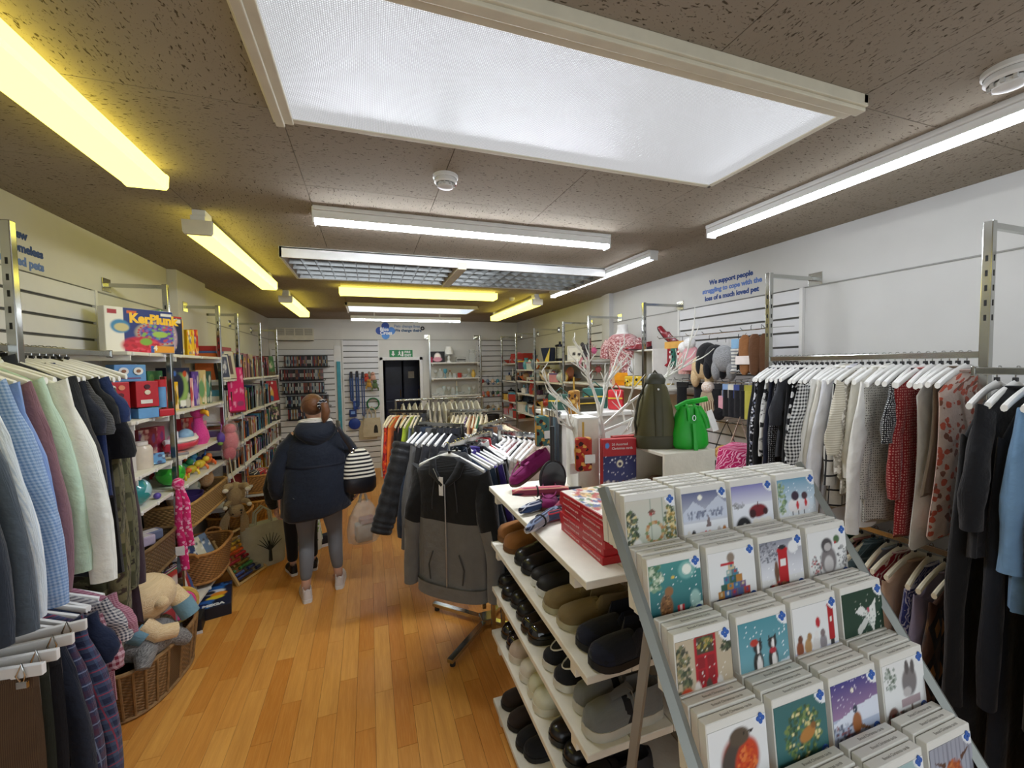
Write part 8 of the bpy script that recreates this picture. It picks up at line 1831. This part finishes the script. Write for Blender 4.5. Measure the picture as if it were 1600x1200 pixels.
        c.ell(.48, .86, .08, .09, '#8a7a6a'); c.rect(.25, .74, .55, .79, '#b8202a')
    elif k == 6: c.grad('#e4e4e8', '#8a8c98', .3, 1); c.bush(80, .2, .8, .25, .2, .02, ['#5a5c66', '#7a7c86']); c.ell(.78, .82, .12, .12, '#e8e8e8'); snow(); c.rect(.42, .2, .62, .78, '#b4121c'); c.ell(.52, .8, .13, .06, '#b4121c'); c.ell(.52, .85, .09, .04, '#22242a'); c.rect(.45, .5, .58, .62, '#e4e0dc'); c.rect(.4, .1, .64, .2, '#26262a'); c.ell(.36, .4, .05, .22, '#6a4a34'); c.bush(24, .4, .14, .22, .09, .04, ['#b03028', '#8a5a3a', '#c8a080', '#3a3a3e'])
    elif k == 7: c.bush(50, .2, .35, .14, .2, .02, ['#6a6a6a', '#9a9a9a', '#b03a3a']); c.bush(50, .85, .4, .12, .25, .02, ['#6a6a6a', '#9a9a9a']); c.ell(.5, .4, .2, .27, '#7a7474'); c.ell(.5, .32, .12, .17, '#c4c0be'); c.ell(.48, .7, .14, .14, '#4a4648'); c.ell(.5, .66, .09, .08, '#b8b2b0'); c.ell(.74, .78, .08, .08, '#4a6a44'); c.ell(.7, .72, .03, .03, '#b0242c')
    elif k == 8: c.rect(0, 0, 1, 1, '#b8a88e'); c.bush(150, .1, .45, .14, .48, .03, ['#3f4a34', '#6a6f50', '#9a8a60', '#2f382a']); c.rect(.32, .2, .72, 1, '#a81420'); c.rect(.37, .72, .67, .97, '#4a3a2c'); c.bush(60, .52, .86, .13, .1, .025, ['#2c3a22', '#5a6a3a', '#a8924a']); [c.rect(x, .25, x + .13, .48, '#8a101a') for x in (.36, .54)]; [c.rect(x, .5, x + .13, .68, '#8a101a') for x in (.36, .54)]; c.bush(30, .9, .75, .1, .08, .03, ['#2a3324', '#46523a']); c.rect(0, 0, 1, .12, '#9a948c'); [c.ell(x, .18, .06, .15, q) for x, q in ((.35, '#d8d0c6'), (.55, '#4a4038'), (.75, '#c8c4be'))]; c.ell(.16, .12, .12, .16, '#b8401e'); c.dots(60, 0, 0, 1, 1, .012, ['#e8e4dc'], .8)
    elif k == 9: c.grad('#6fa0aa', '#4a8c98', .2, 1); snow(90); c.poly([(0, 0), (0, .2), (.4, .16), (1, .26), (1, 0)], '#c8d4dc'); [(c.ell(x, .3, .1, .2, '#2a2420'), c.ell(x + .02, .26, .05, .16, '#e4e0dc'), c.ell(x, .56, .09, .1, '#26201e'), c.ell(x + .01, .54, .03, .09, '#e8e4e0'), c.poly([(x - .09, .6), (x - .07, .7), (x - .02, .63)], '#26201e'), c.poly([(x + .09, .6), (x + .07, .7), (x + .02, .63)], '#26201e')) for x in (.36, .66)]; c.ell(.3, .64, .08, .06, '#b03424'); c.ell(.66, .44, .07, .05, '#a82a34')
    elif k == 10: c.rect(0, 0, 1, .25, '#b8bcd0'); c.rect(.78, .3, .92, .9, '#a8121c'); c.ell(.85, .9, .08, .05, '#a8121c'); c.rect(.8, .18, .9, .3, '#2a2a2e'); c.rect(.82, .6, .88, .7, '#e4dcd4'); [c.ell(x, .3, .08, .14, q) for x, q in ((.12, '#8a4a2c'), (.3, '#b08a5a'), (.48, '#d4d0cc'), (.64, '#8a8488'))]; [c.ell(x, .46, .05, .07, q) for x, q in ((.14, '#6a3a26'), (.34, '#a07848'), (.5, '#e0dcd8'), (.64, '#7a6a6a'))]; c.ell(.55, .66, .05, .09, '#b4202a')
    elif k == 11: c.rect(0, 0, 1, 1, '#1c3a2a'); c.dots(22, .05, .05, .95, .95, .012, ['#d8d8cc']); c.poly([(.3, .62), (.45, .72), (.6, .6), (.62, .5), (.48, .52)], '#dcdcd6'); c.poly([(.55, .55), (.82, .78), (.8, .45), (.72, .2), (.6, .4)], '#dcdcd6'); c.poly([(.55, .5), (.62, .4), (.35, .18), (.32, .32)], '#c8c8c2'); c.ell(.62, .6, .04, .05, '#b0485a'); c.bush(30, .62, .48, .16, .16, .012, ['#8a9a90', '#6a7a70'])
    elif k == 12: c.ell(.52, .5, .3, .34, '#9a3a24', 1, .5); c.ell(.42, .52, .2, .32, '#4a4038', 1, -.5); c.ell(.62, .46, .19, .28, '#c4401c', 1, -.3); c.bush(60, .62, .42, .15, .24, .03, ['#d0581e', '#b02818', '#e07a3a']); c.ell(.52, .8, .17, .13, '#574a3c'); c.poly([(.68, .84), (.78, .86), (.7, .79)], '#2a2420'); c.ell(.6, .83, .018, .018, '#101010'); c.poly([(.2, .2), (.1, .02), (.32, .18)], '#3a342c'); c.ell(.4, .15, .12, .1, '#5a6a8a')
    elif k == 13: c.rect(0, 0, 1, 1, '#3a6a6a'); c.bush(230, .52, .48, .34, .4, .03, ['#3f5a3a', '#5a7a48', '#2f4a34', '#7a8a4a']); c.bush(24, .52, .48, .32, .36, .028, ['#d8c88a', '#e4d8a0']); c.ell(.6, .45, .16, .1, '#b0783a', 1, .4); c.ell(.72, .55, .05, .05, '#8a5a2c'); c.rect(.49, .02, .54, .12, '#3a2a20')
    elif k == 14: c.grad('#9a7a9a', '#3a3a80', .45, 1); c.rect(0, 0, 1, .45, '#aeb8cc'); c.poly([(0, .4), (.5, .55), (1, .62), (1, .3), (0, .3)], '#d8dce6'); c.bush(90, .2, .2, .3, .16, .025, ['#6a6f80', '#8a4a4a', '#4a5468', '#b8bcc8']); c.ell(.45, .82, .03, .04, '#f0ead0'); c.ell(.5, .3, .1, .17, '#9a5f34'); c.ell(.48, .52, .05, .06, '#2f3a4a'); c.poly([(.55, .2), (.85, .1), (.6, .26)], '#7a5230'); c.dots(60, 0, .5, 1, 1, .01, ['#d8d0e0'])
    elif k == 15: c.bush(50, .18, .75, .14, .2, .025, ['#5a6a5a', '#8a948a', '#b0b8b0']); c.ell(.62, .6, .18, .24, '#7a7474'); c.ell(.72, .82, .05, .12, '#5a5454'); c.ell(.58, .84, .05, .12, '#5a5454'); c.ell(.55, .44, .1, .08, '#b8b2b0'); c.rect(.4, .22, .85, .34, '#a89498'); c.rect(.6, 0, .65, .22, '#7a6a60'); c.ell(.18, .14, .12, .14, '#6a4a40'); c.bush(30, .3, .08, .3, .08, .03, ['#5a4a44', '#8a8a8a', '#a03a34'])
    elif k == 19: c.grad('#a8aab4', '#9a9ca8', 0, 1); [c.rect(.1 * q, 0, .1 * q + .025, 1, '#7f818c') for q in range(10)]; c.ell(.52, .35, .22, .34, '#a04a22'); c.bush(70, .52, .42, .2, .3, .03, ['#b8602c', '#8a3a1a', '#c87a40']); c.poly([(.32, .62), (.1, .78), (.36, .7)], '#5a3a2a'); c.poly([(.72, .62), (.92, .8), (.68, .7)], '#5a3a2a'); c.ell(.52, .12, .1, .07, '#d8a48c')
    else: c.grad('#c4d0d0', '#9ab4b4', .2, 1); c.bush(70, .5, .35, .4, .25, .03, ['#5a6a5a', '#8a948a', '#a04a3a', '#e0e0dc']); c.ell(.5, .5, .14, .2, '#8a6a50')
    # white corner with the cross logo, as on every pack
    c.put(np.hypot(c.x - 1.0, (c.y - 1.02)) < .22, '#e4e6e8'); return c
pk_me = MB().box(0, CW, 0, .0205, -CH, 0).mesh('carton', 0, .0015, 1)
CARD = M('#dcdad2', .5, var=.03)
tm = Matrix.Rotation(-.11, 4, 'X')
an_ = ['garden gate and wreath', 'moonlit sleigh', 'red tractor and sheepdog', 'two sheep in red scarves', 'tabby cat under the moon', 'stacked cats and parcels', 'red post box', 'grey fledgling and holly', 'red front door with dogs', 'two collies in snow', 'dogs by a post box', 'white dove on green', 'robin', 'partridge in a pear tree', 'pheasant at dusk', 'donkey at a signpost', 'winter hare', 'snowy hedgerow', 'frosted wood', 'highland cow', 'snowy lane', 'winter barn', 'frosty field', 'ice pond']
ORD = ['top', 'second', 'third', 'fourth', 'fifth', 'sixth']
COLN = ['first', 'second', 'third', 'last']
word_me = None
for r_ in range(6):
    for q in range(4):
        depth = (5, 4, 3, 4, 3, 3)[r_]
        for k in range(depth):
            base = (SX + CS * q + .002 * ((k * 3 + q) % 2), SY - DN * r_ + .0225 * k, SZ - DZ * r_ + (.002 if k else 0))
            nmk = an_[r_ * 4 + q]
            lab = 'boxed card pack showing a %s picture on the card stand' % nmk if k == 0 else '%s spare pack behind the %s pack' % (nth(k), nmk)
            t = thing('card_pack', lab, 'card pack', base, 0, 'boxed card packs on the stand'); t.rotation_euler = (-.11, 0, 0)
            put('carton', pk_me, CARD, t)
            if word_me is None:
                o = word('Boxed Christmas cards', .0085, M('#8a8880', .6), 'top_text', t, (.045, .007, .0003), (0, 0, 0), 'LEFT', .0001); word_me = o.data
            else: put('top_text', word_me, M('#8a8880', .6), t, (.045, .007, .0003))
            if k == 0:
                printed('front_print', art(r_ * 4 + q), CW - .004, CH - .018, None, t, (CW / 2, -.0002, -CH / 2 - .007), thick=.0008)
                lg_ = MB()
                for dx, dz in ((0, .006), (0, -.006), (-.006, 0), (.006, 0)): lg_.prism([(CW - .016 + dx + .0048 * math.cos(a), -.022 + dz + .0048 * math.sin(a)) for a in [i * math.pi / 5 for i in range(10)]], -.0022, -.0008)
                lg_.build('cross_emblem', BLU2, t, 0)
                pd_ = MB().prism([(CW - .014 + .011 * math.cos(a), -CH + .016 + .011 * math.sin(a)) for a in [i * math.pi / 8 for i in range(16)]], -.0022, -.0008).build('price_dot', M('#274f9c', .4), t, 0)
                word('£5', .013, WHITE, 'price_text', pd_, (CW - .014, -.0024, -CH + .0115), (R(90), 0, 0), 'CENTER', .0002)
